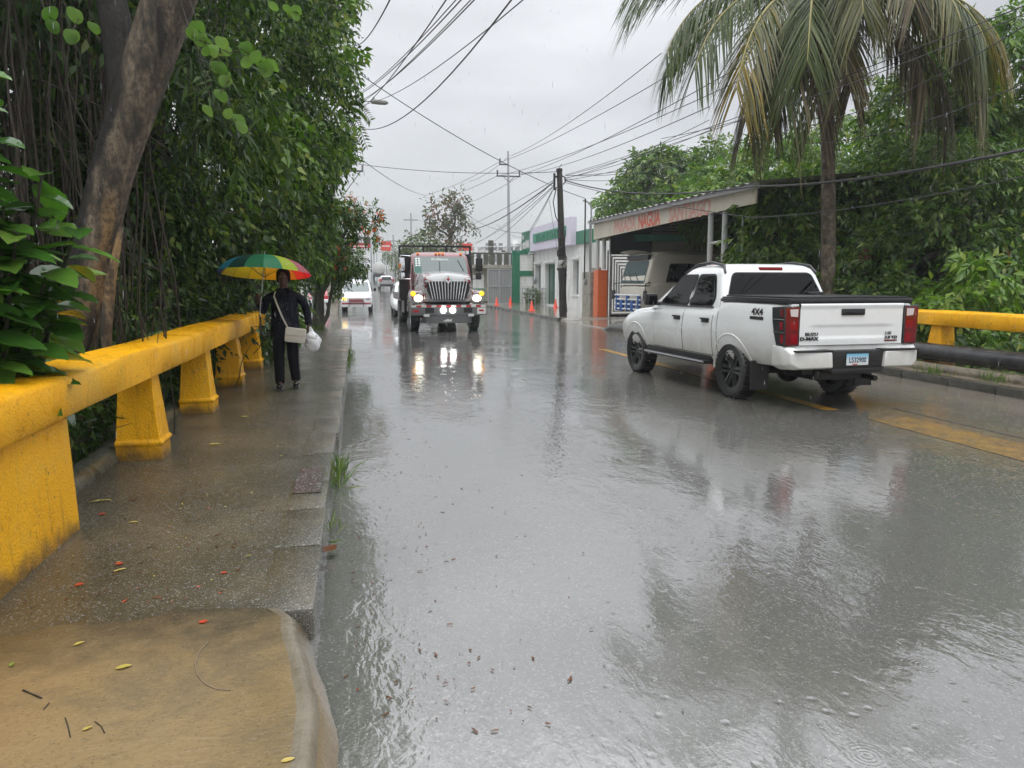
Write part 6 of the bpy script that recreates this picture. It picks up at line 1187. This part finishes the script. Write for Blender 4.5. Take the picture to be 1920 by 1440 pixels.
def others():
    SIL = mat('silver_paint', (.42, .42, .42), .25, .5, .5, .5)
    o, B, C, c = smallcar('car', 'silver and red hatchback seen from behind, driving away down the road', 'car', (3.25, 96, zr(96)), R(1.5), [tuple(v*(1.0 if i == 0 else 1.05) for i, v in enumerate(r)) for r in CARROWS], CARCAB, SIL, (-1.35, 1.35), .33, .33, CARW, .74, GLASSD)
    for sg in (-1, 1): MB().box(min(sg*.56, sg*.86), max(sg*.56, sg*.86), -2.2, -1.95, .85, 1.2, bev=.03).build('tail_light', RED, o)
    MB().box(-.8, .8, -2.3, -2.1, .4, .62, bev=.05).build('rear_bumper', BLACK, o)
    o, B, C, c = smallcar('car', 'grey suv with a dark grille coming from far down the road on the left', 'car', (1.2, 172, zr(172)), PI, [tuple(v*(1.0 if i == 0 else 1.1) for i, v in enumerate(r)) for r in CARROWS], [(z*1.12, a, b_, w*1.05, r) for z, a, b_, w, r in CARCAB], SIL, (-1.35, 1.35), .36, .36, [(n, k, [(a, z*1.12) for a, z in p]) for n, k, p in CARW], .78)
    MB().box(-.6, .6, 2.2, 2.36, .62, .92, bev=.05).build('grille', mat('blue_grey_grille', (.12, .15, .3), .3), o); MB().box(-.85, .85, 2.1, 2.34, .36, .55, bev=.05).build('front_bumper', BLACK, o)
    for sg in (-1, 1): MB().box(min(sg*.62, sg*.84), max(sg*.62, sg*.84), 2.1, 2.3, .75, .93, bev=.03).build('headlight', LENS, o)
    o, B, C, c = smallcar('car', 'dim car far up the road behind the grey suv', 'car', (.2, 200, zr(200)), PI, CARROWS, CARCAB, SIL, (-1.35, 1.35), .33, .33, CARW, .74)
    for sg in (-1, 1): MB().box(min(sg*.5, sg*.7), max(sg*.5, sg*.7), 2.05, 2.2, .6, .72, bev=.03).build('headlight', LENS, o)
    o, B, C, c = smallcar('car', 'white car squeezed in behind the truck on its left side', 'car', (2.4, 37.5, 0), PI, CARROWS, CARCAB, WPAINT, (-1.35, 1.35), .33, .33, CARW, .74)
    for sg in (-1, 1): MB().box(min(sg*.45, sg*.70), max(sg*.45, sg*.70), 2.02, 2.18, .60, .74, bev=.03).build('headlight', LENS, o)
    RP = mat('red_car_paint', (.45, .02, .03), .25, .5, 0, .6)
    o, B, C, c = smallcar('car', 'red and white car parked on the left lot under the umbrella edge', 'car', (-3.0, 50.5, 0), R(200), CARROWS, CARCAB, RP, (-1.35, 1.35), .33, .33, CARW, .74)
    MB().box(-.82, .82, 2.0, 2.26, .34, .56, bev=.05).build('front_bumper', WPAINT, o)
    for sg in (-1, 1): MB().box(min(sg*.42, sg*.70), max(sg*.42, sg*.70), 2.02, 2.2, .6, .76, bev=.03).build('headlight', LENS, o)
    o, B, C, c = smallcar('car', 'dark red tailed car parked beside the flowering tree trunk', 'car', (-2.6, 55, 0), R(8), [tuple(v*(1.0 if i == 0 else 1.12) for i, v in enumerate(r)) for r in CARROWS], [(z*1.14, a, b_, w*1.06, r) for z, a, b_, w, r in CARCAB], mat('charcoal_paint', (.05, .05, .055), .25, .5, 0, .5), (-1.35, 1.35), .34, .34, [(n, k, [(a, z*1.14) for a, z in p]) for n, k, p in CARW], .78, GLASSD)
    for sg in (-1, 1): MB().box(min(sg*.5, sg*.88), max(sg*.5, sg*.88), -2.24, -2.0, .9, 1.16, bev=.03).build('tail_light', RED, o)
    # tanker
    o = thing('tanker_truck', 'hazy round ended tanker truck far down the road', 'tanker', (3.7, 140, zr(140)), 0); M = Matrix.Translation((0, 0, 2.1)) @ Matrix.Rotation(-PI/2, 4, 'X')
    MB().lathe([(0, -.25), (.6, -.2), (1.0, 0), (1.05, .3), (1.05, 6), (.6, 6.3), (0, 6.35)], 24, M).build('tank', mat('grey_tank', (.45, .45, .44), .35), o, smooth=50); mb = MB(); mb.box(-1.0, 1.0, 0, 8, .6, 1.0); mb.build('chassis', BLACK, o); MB().box(-1.0, 1.0, 6.6, 8.2, 1.0, 2.8, bev=.1).build('cab', SIL, o); MB().box(-1.0, 1.0, -.1, .02, .5, .9).build('rear_bar', BLACK, o)
    for sg in (-1, 1):
        for y in (1, 2.1, 7): wheel(o, sg*.9, y, .5, .5, .3, sg, STEEL, 6)
    # bus under the shed
    CRM = mat('cream_bus_paint', (.55, .52, .44), .3, .5, 0, .4)
    o = thing('minibus', 'cream minibus with a blue bull bar parked nose out under the shed', 'minibus', (12.75, 28.4, .1), R(90+9))
    B = Body([(-3.5, .95, 1.0, .98, .4, 1.0, 1.5, 1.5), (-3, .98, 1.03, 1.02, .38, 1.0, 1.5, 1.5), (2.2, .98, 1.03, 1.02, .38, 1.0, 1.48, 1.5), (2.45, .96, 1.0, .97, .38, .95, 1.42, 1.46), (2.6, .9, .94, .9, .42, .9, 1.3, 1.34)]); b = fixn(B.mesh(40).build('body', CRM, o)); arches(b, (-2.2, 1.6), .45, .42, .6)
    C = Cab([(1.4, -3.45, 2.60, 1.0, .14), (1.6, -3.45, 2.57, .99, .16), (2.3, -3.4, 2.36, .93, .18), (2.52, -3.3, 2.2, .88, .24), (2.64, -3.0, 1.8, .7, .3)]); c = fixn(C.mesh(6).build('cabin', CRM, o, smooth=40))
    panel('windscreen', C.endwin(roundpoly([(-.90, 1.46), (.90, 1.46), (.84, 2.30), (-.84, 2.30)], .1), .012, 1), mat('teal_dark_glass', (.02, .05, .05), .05, .3), c)
    for sg in (-1, 1):
        panel('side_window', C.sidewin(roundpoly([(1.75, 1.5), (.5, 1.5), (.5, 2.2), (1.55, 2.2)], .08), .008, sg), GLASSD, c); panel('side_window', C.sidewin(roundpoly([(.3, 1.5), (-3.2, 1.5), (-3.2, 2.2), (.3, 2.2)], .08), .008, sg), GLASSD, c)
        for y in (-2.2, 1.6): wheel(o, sg*.88, y, .40, .40, .22, sg, STEEL, 8)
        mb = MB(); mb.tube([(sg*.98, 2.4, 1.5), (sg*1.22, 2.72, 1.45), (sg*1.22, 2.75, 1.1)], .022, 6); mb.box(min(sg*1.12, sg*1.32), max(sg*1.12, sg*1.32), 2.7, 2.78, .85, 1.2, bev=.03); mb.build('wing_mirror', BLACK, o); MB().box(min(sg*.55, sg*.85), max(sg*.55, sg*.85), 2.56, 2.63, .82, 1.0, bev=.02).build('headlight', LENS, o)
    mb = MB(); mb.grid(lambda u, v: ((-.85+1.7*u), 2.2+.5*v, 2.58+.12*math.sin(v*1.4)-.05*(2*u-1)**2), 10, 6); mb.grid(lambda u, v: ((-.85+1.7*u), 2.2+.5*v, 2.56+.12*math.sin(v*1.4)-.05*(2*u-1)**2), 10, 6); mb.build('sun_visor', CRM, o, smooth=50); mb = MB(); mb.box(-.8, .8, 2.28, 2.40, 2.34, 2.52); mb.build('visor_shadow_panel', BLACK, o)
    BLU = mat('blue_bull_bar', (.02, .09, .30), .35); mb = MB()
    for i in range(5): mb.box(-.92+i*.42, -.80+i*.42+.1*(i % 2), 2.72, 2.84, .42, 1.02-.2*(i % 2), bev=.02)
    b = mb.build('bull_bar', BLU, o); mb = MB()
    for z in (.5, .68, .86, 1.02): mb.tube([(-.98, 2.80, z), (.98, 2.80, z)], .035, 8)
    mb.build('bull_bar_tubes', mat('white_bar', (.6, .62, .64), .3), b)
    for x0, x1 in ((.0, .45), (-.55, -.05), (.5, .8)): MB().tube([(x0, C.at(1.5)[1]+.03, 1.48), (x1, C.at(1.9)[1]+.03, 1.85)], .014, 5).build('wiper', BLACK, c)
others()

# ================================================================== the woman with the umbrella
def skin(name, chains, m, parent, sub=2, extra=None, root=0, smooth=True):
    """chains: list of [(x, y, z, r) or (x, y, z, rx, ry)]; the first point of a later chain that repeats an earlier point joins it"""
    V = []; E = []; Rr = []; idx = {}
    for ch in chains:
        prev = None
        for p in ch:
            k = tuple(round(c, 4) for c in p[:3])
            if k not in idx: idx[k] = len(V); V.append(p[:3]); Rr.append((p[3], p[4] if len(p) > 4 else p[3]))
            i = idx[k]
            if prev is not None and prev != i: E.append((prev, i))
            prev = i
    me = bpy.data.meshes.new(name); me.from_pydata(V, E, []); o = bpy.data.objects.new(name, me); COL.objects.link(o)
    md = o.modifiers.new('s', 'SKIN'); md.use_smooth_shade = True; md.branch_smoothing = .4
    for i, r in enumerate(Rr): me.skin_vertices[0].data[i].radius = r; me.skin_vertices[0].data[i].use_root = (i == root)
    sb = o.modifiers.new('u', 'SUBSURF'); sb.levels = sub; sb.render_levels = sub; bake(o); o.data.materials.clear(); o.data.materials.append(m)
    o.data.polygons.foreach_set('use_smooth', [True]*len(o.data.polygons))
    if parent: o.parent = parent
    return o
def person():
    SK = mat('dark_brown_skin', (.075, .036, .022), .42, .4); NAVY = mat('navy_dotted_blouse', (.008, .009, .016), .7, .08); t = NT(NAVY)
    d = t.vor(t.obj(), 38, 'Distance', rand=.35); t.set(color=t.mix(t.rmp(d, .16, .2), (.16, .17, .19), (.007, .008, .014)))
    TR = mat('black_trousers', (.007, .0075, .010), .7, .08); HAIR = mat('black_hair', (.006, .005, .005), .6, .1); SHOE = mat('wet_black_shoe', (.01, .01, .01), .2, .5)
    o = thing('person', 'woman in a navy dotted blouse and dark trousers walking under a rainbow umbrella', 'person', (-1.02, 11.17, .15)); F = -1   # she faces the viewer (-y)
    # body: one skin from head to feet
    hand_r = (-.315, -.13, 1.27); hand_l = (.325, -.06, .80)
    fing = []
    def fingers(h, dirs):
        for (a, b, c) in dirs: fing.append([(h[0], h[1], h[2], .026, .02), (*a, .0095), (*b, .0085), (*c, .007)])
    fingers(hand_r, [((-.345, -.165, 1.30+dz), (-.325, -.195, 1.30+dz), (-.295, -.185, 1.298+dz)) for dz in (.02, -.002, -.024, -.044)] + [((-.285, -.15, 1.31), (-.275, -.175, 1.325), (-.285, -.195, 1.34))])
    fingers(hand_l, [((.335+dx, -.085, .755), (.34+dx, -.105, .725), (.335+dx, -.09, .70)) for dx in (-.032, -.012, .008, .026)] + [((.300, -.09, .775), (.298, -.11, .75), (.31, -.115, .73))])
    body = [[(0, 0, .86, .15, .10), (0, 0, 1.0, .15, .105), (0, .01, 1.18, .155, .115), (0, .02, 1.30, .11, .075), (0, .015, 1.40, .055), (0, -.005, 1.455, .052), (0, -.02, 1.50, .068, .078), (0, -.025, 1.56, .074, .092), (0, -.015, 1.61, .068, .085), (0, -.01, 1.645, .04, .05)],
            [(0, .02, 1.30, .11, .075), (-.165, .02, 1.315, .045), (-.255, .03, 1.20, .042), (-.285, .02, 1.08, .042), (-.31, -.07, 1.17, .036), (*hand_r[:2], 1.235, .028), (*hand_r, .026, .02)],
            [(0, .02, 1.30, .11, .075), (.165, .02, 1.315, .045), (.255, .03, 1.20, .042), (.30, .01, 1.06, .043), (.32, -.03, .93, .035), (*hand_l[:2], .84, .027), (*hand_l, .026, .02)],
            [(0, 0, .86, .15, .10), (-.085, 0, .80, .09), (-.095, -.03, .47, .058), (-.09, -.0, .12, .038), (-.09, -.12, .04, .035)], [(0, 0, .86, .15, .10), (.085, 0, .80, .09), (.085, .0, .47, .058), (.115, .06, .12, .038), (.125, -.05, .05, .035)]]
    b = skin('body', body+fing, SK, o)
    # face
    mb = MB(); mb.ball((0, -.125, 1.525), .016, 8, 6, 0, (.9, 1.1, 1.1)); mb.ball((-.074, -.01, 1.535), .02, 8, 6, 0, (.5, .8, 1.4)); mb.ball((.074, -.01, 1.535), .02, 8, 6, 0, (.5, .8, 1.4)); mb.build('nose_and_ears', SK, b, smooth=80)
    mb = MB(); mb.ball((-.03, -.104, 1.56), .0125, 8, 6, 0, (1.2, .6, .7)); mb.ball((.03, -.104, 1.56), .0125, 8, 6, 0, (1.2, .6, .7)); mb.build('eyes', mat('eye_white', (.35, .33, .3), .2), b, smooth=80)
    mb = MB(); mb.ball((-.03, -.112, 1.56), .006, 8, 6); mb.ball((.03, -.112, 1.56), .006, 8, 6); mb.build('pupils', HAIR, b); mb = MB(); mb.ball((0, -.108, 1.482), .022, 10, 6, 0, (1, .4, .35)); mb.build('mouth', mat('lips', (.11, .035, .03), .4), b, smooth=80)
    mb = MB(); mb.ball((0, .012, 1.592), .104, 18, 12, 0, (.93, 1.0, .9), .04); mb.ball((0, .06, 1.53), .07, 12, 8, 0, (1.15, .8, 1.3), .04); mb.ball((-.07, .015, 1.545), .04, 10, 8, 0, (.7, 1.2, 1.6), .06); mb.ball((.07, .015, 1.545), .04, 10, 8, 0, (.7, 1.2, 1.6), .06); h = mb.build('hair', HAIR, o, smooth=80)
    # blouse
    rows = [(.74, .0, .205, .150), (.80, .0, .203, .148), (.90, .0, .195, .140), (1.02, .005, .180, .132), (1.12, .005, .180, .136), (1.22, .008, .186, .138), (1.30, .012, .195, .118), (1.355, .016, .155, .092), (1.39, .018, .085, .068), (1.405, .016, .066, .06)]
    mb = MB(); n = 28
    def ring(z, cy, rx, ry): return [(rx*math.cos(2*PI*k/n)*(1+.012*math.sin(7*2*PI*k/n+z*9)*(z < 1.1)), cy+ry*math.sin(2*PI*k/n)*(1+.02*math.sin(9*2*PI*k/n+z*5)*(z < 1.1)), z-.012*math.sin(4*PI*k/n)*(z < .8)) for k in range(n)]
    zz = [r[0] for r in rows]; V = []; zs = np.linspace(.74, 1.405, 26)
    for z in zs: V += ring(z, *[float(np.interp(z, zz, [r[i] for r in rows])) for i in (1, 2, 3)])
    mb.add(V, [(i*n+k, i*n+(k+1) % n, (i+1)*n+(k+1) % n, (i+1)*n+k) for i in range(25) for k in range(n)])
    bo = mb.build('blouse', NAVY, o, smooth=80)
    for nm, ch in (('sleeve', [(-.08, .02, 1.315, .07), (-.175, .02, 1.315, .075), (-.262, .03, 1.20, .064), (-.290, .02, 1.07, .056), (-.310, -.06, 1.15, .048), (-.315, -.105, 1.195, .043)]), ('sleeve', [(.08, .02, 1.315, .07), (.175, .02, 1.315, .075), (.262, .03, 1.20, .064), (.305, .01, 1.06, .058), (.322, -.03, .93, .052), (.326, -.045, .875, .047)])): skin(nm, [ch], NAVY, o, root=1)
    mb = MB()
    for sg in (-1, 1): mb.add([(sg*.015, -.10, 1.29), (sg*.085, -.075, 1.385), (sg*.07, -.02, 1.425), (sg*.12, -.05, 1.36), (sg*.07, -.12, 1.28)], [(0, 1, 4), (1, 2, 3), (1, 3, 4)])
    mb.build('collar', NAVY, o)
    skin('trousers', [[(0, .0, .88, .165, .12), (0, 0, .80, .16, .12)], [(0, 0, .80, .16, .12), (-.092, -.01, .72, .105), (-.098, -.03, .45, .082), (-.095, -.02, .12, .070), (-.095, -.02, .055, .072)], [(0, 0, .80, .16, .12), (.09, 0, .72, .105), (.09, .01, .45, .082), (.115, .05, .14, .070), (.118, .05, .09, .072)]], TR, o)
    for x, y, z in ((-.095, -.09, .0), (.122, -.02, .02)):
        mb = MB(); mb.ball((x, y, z+.045), .05, 14, 8, 0, (.92, 2.2, .85)); mb.box(x-.042, x+.042, y-.115, y+.09, z, z+.022, bev=.01); mb.build('shoe', SHOE, o, smooth=60)
    # umbrella
    u = thing('umbrella', 'open rainbow striped umbrella held in the woman\'s raised hand', 'umbrella', (-1.02-.305, 11.17-.175, .15+1.0)); top = Vector((.075, .13, .85)); TI = Matrix.Translation(top) @ Matrix.Rotation(R(-7.5), 4, 'X') @ Matrix.Rotation(R(2), 4, 'Y')
    cols = [(.42, .01, .05), (.45, .12, .15), (.40, .55, .02), (.03, .25, .12), (.015, .18, .075), (.008, .055, .04), (.02, .20, .28), (.01, .10, .22), (.01, .03, .10), (.70, .55, .01), (.72, .50, .01), (.72, .42, .01), (.70, .30, .01), (.70, .16, .01), (.65, .03, .02), (.62, .01, .02)]
    n = 16; r0 = .625; hgt = .255; ca = None
    for k in range(n):
        a0 = -PI/2 + PI*.53 - 2*PI*(k+1)/n; a1 = a0+2*PI/n; c = cols[k]
        m = mat('umbrella_cloth', c, .5, .4); tn = NT(m); tr = tn.N.new('ShaderNodeBsdfTranslucent'); tr.inputs[0].default_value = (*[min(1, v*1.5) for v in c], 1); mx = tn.N.new('ShaderNodeMixShader'); mx.inputs[0].default_value = .5; tn.L.new(tn.b.outputs[0], mx.inputs[1]); tn.L.new(tr.outputs[0], mx.inputs[2]); tn.L.new(mx.outputs[0], tn.N['Material Output'].inputs[0])
        def f(s, v): q = v*1.0; ang = a0+(a1-a0)*s; sag = 1-.035*math.sin(PI*s)*q; rr = r0*math.sin(q*1.30)/math.sin(1.30)*sag; return tuple(TI @ Vector((rr*math.cos(ang), rr*math.sin(ang), -hgt*(1-math.cos(q*1.30))/(1-math.cos(1.30)))))
        MB().grid(f, 5, 9).build('canopy_panel', m, u, smooth=60)
    mb = MB()
    for k in range(n):
        ang = -PI/2+PI*.53-2*PI*k/n; mb.tube([tuple(TI @ Vector((r0*math.sin(q*1.3)/math.sin(1.3)*math.cos(ang), r0*math.sin(q*1.3)/math.sin(1.3)*math.sin(ang), -hgt*(1-math.cos(q*1.3))/(1-math.cos(1.3))-.006))) for q in (0, .25, .5, .75, 1.0)], .0028, 4)
        mb.tube([tuple(TI @ Vector((.33*math.cos(ang), .33*math.sin(ang), -.085))), tuple(TI @ Vector((.012*math.cos(ang), .012*math.sin(ang), -.30)))], .0022, 4)
    mb.build('ribs', BLACK, u); mb = MB(); mb.tube([tuple(TI @ Vector((0, 0, .05))), tuple(TI @ Vector((0, 0, -.05))), (0, .0, .1), (0, -.005, -.02)], .007, 8); mb.build('shaft', STEEL, u, smooth=60)
    mb = MB(); mb.tube([(0, -.005, .02), (0, -.01, -.12), (.005, -.01, -.20), (.03, -.01, -.245), (.07, -.01, -.25), (.10, -.01, -.225)], .014, 8); mb.build('handle', BLACK, u, smooth=60)
    # crossbody bag and plastic bag
    g = thing('shoulder_bag', 'cream shoulder bag worn across the woman\'s body', 'bag', (-1.02+.15, 11.0, .15+.775), 0); CR = mat('cream_leather', (.50, .47, .40), .4); M = Matrix.Rotation(R(8), 4, 'Y')
    mb = MB(); mb.box(-.14, .14, -.045, .045, -.12, .085, 0, M, .03); mb.build('bag_body', CR, g, smooth=50); mb = MB(); mb.box(-.135, .135, -.052, -.046, -.02, .075, 0, M, .003); mb.build('flap', CR, g)
    mb = MB(); pts = [(-.10, -.03, .10), (-.16, -.07, .24), (-.22, -.06, .40), (-.265, -.0, .52), (-.25, .06, .585)]; W_ = .010; V = []; 
    for p in pts: V += [(p[0]-W_, p[1]-.01, p[2]-.004), (p[0]+W_, p[1]-.01, p[2]+.004), (p[0]+W_, p[1]-.005, p[2]+.004), (p[0]-W_, p[1]-.005, p[2]-.004)]
    mb.add(V, [(i*4+k, i*4+(k+1) % 4, i*4+4+(k+1) % 4, i*4+4+k) for i in range(4) for k in range(4)]); mb.build('strap', CR, g)
    PB = mat('white_plastic_film', (.68, .69, .70), .25, .5); tn = NT(PB); tn.set(normal=tn.bump(tn.noise(tn.obj(), 14, 4, .6, 1.2), .8, .02))
    for nm, lb, x, y, z, sc in (('plastic_bag', 'white plastic carrier bag hanging from the woman\'s lowered hand', .375, -.08, .66, (.11, .08, .14)), ('plastic_bag', 'smaller knotted white plastic bag squeezed above the larger one in her hand', .36, -.115, .735, (.085, .05, .075))):
        p = thing(nm, lb, 'plastic bag', (-1.02+x, 11.17+y, .15+z)); mb = MB(); k = 0; n1, m1 = 18, 12; V = []
        for i in range(m1+1):
            a = PI*i/m1-PI/2
            for j in range(n1): q = 2*PI*j/n1; w_ = 1+.13*math.sin(3*q+i)+.09*math.sin(5*q-2*i); zz = math.sin(a); nk = .25+.75*min(1, (1-zz)/.7) if zz > .3 else 1; V.append((sc[0]*math.cos(a)*math.cos(q)*w_*nk, sc[1]*math.cos(a)*math.sin(q)*w_*nk, sc[2]*zz*(1+.25*(zz > .3)*(zz-.3))))
        mb.add(V, [(i*n1+j, i*n1+(j+1) % n1, (i+1)*n1+(j+1) % n1, (i+1)*n1+j) for i in range(m1) for j in range(n1)]); mb.build('bag', PB, p, smooth=70); mb = MB(); h = (-.045 if sc[2] > .1 else -.03); mb.tube([(0, 0, sc[2]*1.1), (h*.5, .01, sc[2]*1.1+.05), (h, .0, (.80-z)-.06)], .012, 6); mb.build('handle', PB, p)
person()

# ================================================================== fallen leaves, litter, rain, haze
def debris():
    YL = leaf_mat('yellow_fallen_leaf', [(0, (.34, .26, .06)), (1, (.48, .38, .12))], .25, .1); RF = leaf_mat('red_fallen_petal', [(0, (.36, .03, .02)), (1, (.5, .08, .04))], .3, .1); BR = leaf_mat('brown_fallen_leaf', [(0, (.07, .03, .015)), (1, (.14, .05, .02))], .3, .1); GR = leaf_mat('green_fallen_leaf', [(0, (.15, .25, .04)), (1, (.22, .3, .08))], .3, .1)
    def leaf(px, py, z, L, a, m, lb, nm='fallen_leaf', cat='leaf', w=.45):
        d = at(px, py, 1.0)-Vector((0, 0, CAM_H)); t = (z-CAM_H)/d.z; z = (.158-.024*sstep(3.3, 1.6, d.y*t)) if d.y*t < 3.42 and z > .1 else z; t = (z-CAM_H)/d.z; p = Vector((0, 0, CAM_H))+d*t; o = MB(); n = 8; V = []
        for i in range(n+1):
            u = i/n; hw = L*w*.5*math.sin(PI*u**.85)**.8; 
            for s in (-1, 0, 1): V.append((L*(u-.5), s*hw, .003+.10*L*(abs(s)*.5+.5*math.sin(u*3))*rnd.uniform(.5, 1)))
        o.add(V, [(i*3+j, i*3+j+1, i*3+4+j, i*3+3+j) for i in range(n) for j in range(2)]); q = o.build(nm, m, None, 80, p, a); tag(q, lb, cat)
    R0 = .147
    leaf(232, 1252, R0, .062, .3, YL, 'large pale yellow leaf lying alone in the middle of the muddy concrete'); leaf(148, 1208, R0, .045, .7, YL, 'folded orange yellow leaf near the red blossom on the muddy concrete'); leaf(164, 1367, R0, .034, .6, YL, 'small bright yellow leaf between two twigs'); leaf(540, 1427, R0-.002, .045, .2, YL, 'yellow leaf at the rounded kerb edge at the bottom of the photo'); leaf(22, 1247, R0, .035, 1.6, GR, 'green scrap of leaf near the left edge of the muddy concrete')
    leaf(40, 1196, R0, .05, .5, RF, 'crumpled red blossom on the muddy concrete, nearest the yellow end block', 'fallen_blossom', 'blossom', .8); leaf(381, 1167, R0+.01, .04, .2, RF, 'red blossom at the broken edge of the dark pavement', 'fallen_blossom', 'blossom', .8); leaf(224, 1058, .152, .045, .1, RF, 'orange red petal just above the yellow sliver of leaf', 'fallen_blossom', 'blossom', .7); leaf(149, 1097, .152, .045, .3, RF, 'orange petal beside the dark scrap near the yellow block', 'fallen_blossom', 'blossom', .7); leaf(192, 965, .152, .05, .3, RF, 'orange petal by the corner of the yellow block', 'fallen_blossom', 'blossom', .7); leaf(420, 1075, .152, .035, 0, RF, 'small pink petal in the middle of the dark pavement', 'fallen_blossom', 'blossom', .7)
    leaf(225, 1070, .152, .065, .5, YL, 'yellow sliver of leaf beside an orange red petal', w=.3); leaf(402, 834, .152, .11, .1, YL, 'yellow leaf cluster on the pavement by the second railing post'); leaf(188, 941, .152, .14, .2, YL, 'long pale yellow stalk leaf near the pipe', w=.2); leaf(460, 782, .152, .09, .3, YL, 'distant yellow leaf mid pavement'); leaf(250, 980, .152, .06, .1, YL, 'pale yellow leaf below the pipe end', w=.35); leaf(250, 938, .152, .06, .4, BR, 'brown curled leaf near the first free post')
    leaf(618, 1030, .05, .13, 1.2, BR, 'big rusty brown leaf leaning against the kerb in the gutter', w=.7)
    def stick(pts, r, lb, m=BARKD):
        P = []
        for px, py in pts: d = at(px, py, 1.0)-Vector((0, 0, CAM_H)); P.append(Vector((0, 0, CAM_H))+d*((.158-.024*sstep(3.3, 1.6, d.y*((.15-CAM_H)/d.z))-CAM_H)/d.z))
        c = P[0].copy(); o = MB().tube([p-c for p in P], r, 6).build('twig', m, None, 60, c); tag(o, lb, 'twig')
    stick([(390, 1204), (372, 1225), (366, 1245), (370, 1265), (384, 1282), (405, 1292), (432, 1294)], .0028, 'pale curved stalk lying like a hook on the muddy concrete', mat('pale_stalk', (.2, .155, .11), .3)); stick([(43, 1294), (60, 1301), (78, 1309)], .0035, 'short dark twig on the muddy concrete, the left one'); stick([(122, 1346), (127, 1360), (132, 1382)], .002, 'thin upright twig left of the small yellow leaf'); stick([(178, 1353), (190, 1362), (196, 1374)], .002, 'thin twig right of the small yellow leaf'); stick([(82, 1330), (92, 1318)], .002, 'tiny twig above the yellow leaf')
    # fine litter nobody could count
    mb = MB(); 
    for _ in range(1100):
        if rnd.random() < .55: x = rnd.uniform(-1.6, -.6); y = 3.7+rnd.random()**1.5*14; z = .152
        else: x = -.1+abs(rnd.gauss(0, .6)); y = 2.6+rnd.random()*11; z = .003
        s = rnd.uniform(.003, .012); a = rnd.uniform(0, 6); l = s*rnd.uniform(1, 3.5); c, sn = math.cos(a), math.sin(a)
        mb.add([(x+c*u*l-sn*v*s, y+sn*u*l+c*v*s, z+rnd.uniform(.001, .007)) for u, v in ((-.5, -.3), (.4, -.5), (.5, .4), (-.4, .5))], [(0, 1, 2, 3)], 0 if x > -.3 else rnd.choice((0,)*14+(1, 1, 2)))
    o = mb.build('litter', [BR, YL, RF]); tag(o, None, None, None, 'stuff')
debris()
def rain():
    DROP = mat('rain_drop', (.55, .57, .6), .2, .5); tn = NT(DROP); tb = tn.N.new('ShaderNodeBsdfTransparent'); mx = tn.N.new('ShaderNodeMixShader'); mx.inputs[0].default_value = .34; tn.L.new(tb.outputs[0], mx.inputs[1]); tn.L.new(tn.b.outputs[0], mx.inputs[2]); tn.L.new(mx.outputs[0], tn.N['Material Output'].inputs[0])
    n = 4600; y = 3.6+17*rng.random(n)**.75; x = (rng.random(n)-.36)*1.75*y; z = rng.random(n)*(1.65+.62*y); k = z > .05
    x, y, z = x[k], y[k], z[k]; n = len(x); r = .0011+.0006*rng.random(n); L = .030+.022*rng.random(n)
    V = np.empty((n, 8, 3)); 
    for j in range(3): a = 2*PI*j/3; V[:, j] = np.stack([x+r*math.cos(a), y+r*math.sin(a), z+L*.35], 1); V[:, 3+j] = np.stack([x+r*math.cos(a), y+r*math.sin(a), z+L*.7], 1)
    V[:, 6] = np.stack([x, y, z], 1); V[:, 7] = np.stack([x+.02*L, y, z+L], 1); F = []
    for i in range(n):
        b = i*8
        for j in range(3): q = (j+1) % 3; F += [(b+6, b+q, b+j), (b+j, b+q, b+3+q), (b+j, b+3+q, b+3+j), (b+7, b+3+j, b+3+q)]
    me = bpy.data.meshes.new('rain'); me.from_pydata(V.reshape(-1, 3).tolist(), [], F); me.materials.append(DROP); o = bpy.data.objects.new('rain', me); COL.objects.link(o); o['kind'] = 'stuff'
rain()
def haze():
    m = bpy.data.materials.new('rain_haze'); m.use_nodes = True; nt = m.node_tree; nt.nodes.remove(nt.nodes['Principled BSDF']); v = nt.nodes.new('ShaderNodeVolumePrincipled')
    v.inputs['Color'].default_value = (.93, .95, .97, 1); v.inputs['Density'].default_value = .0009; v.inputs['Anisotropy'].default_value = .2; nt.links.new(v.outputs[0], nt.nodes['Material Output'].inputs['Volume'])
    o = MB().box(-160, 160, -65, 420, -4, 20).build('haze', m); o['kind'] = 'stuff'
haze()
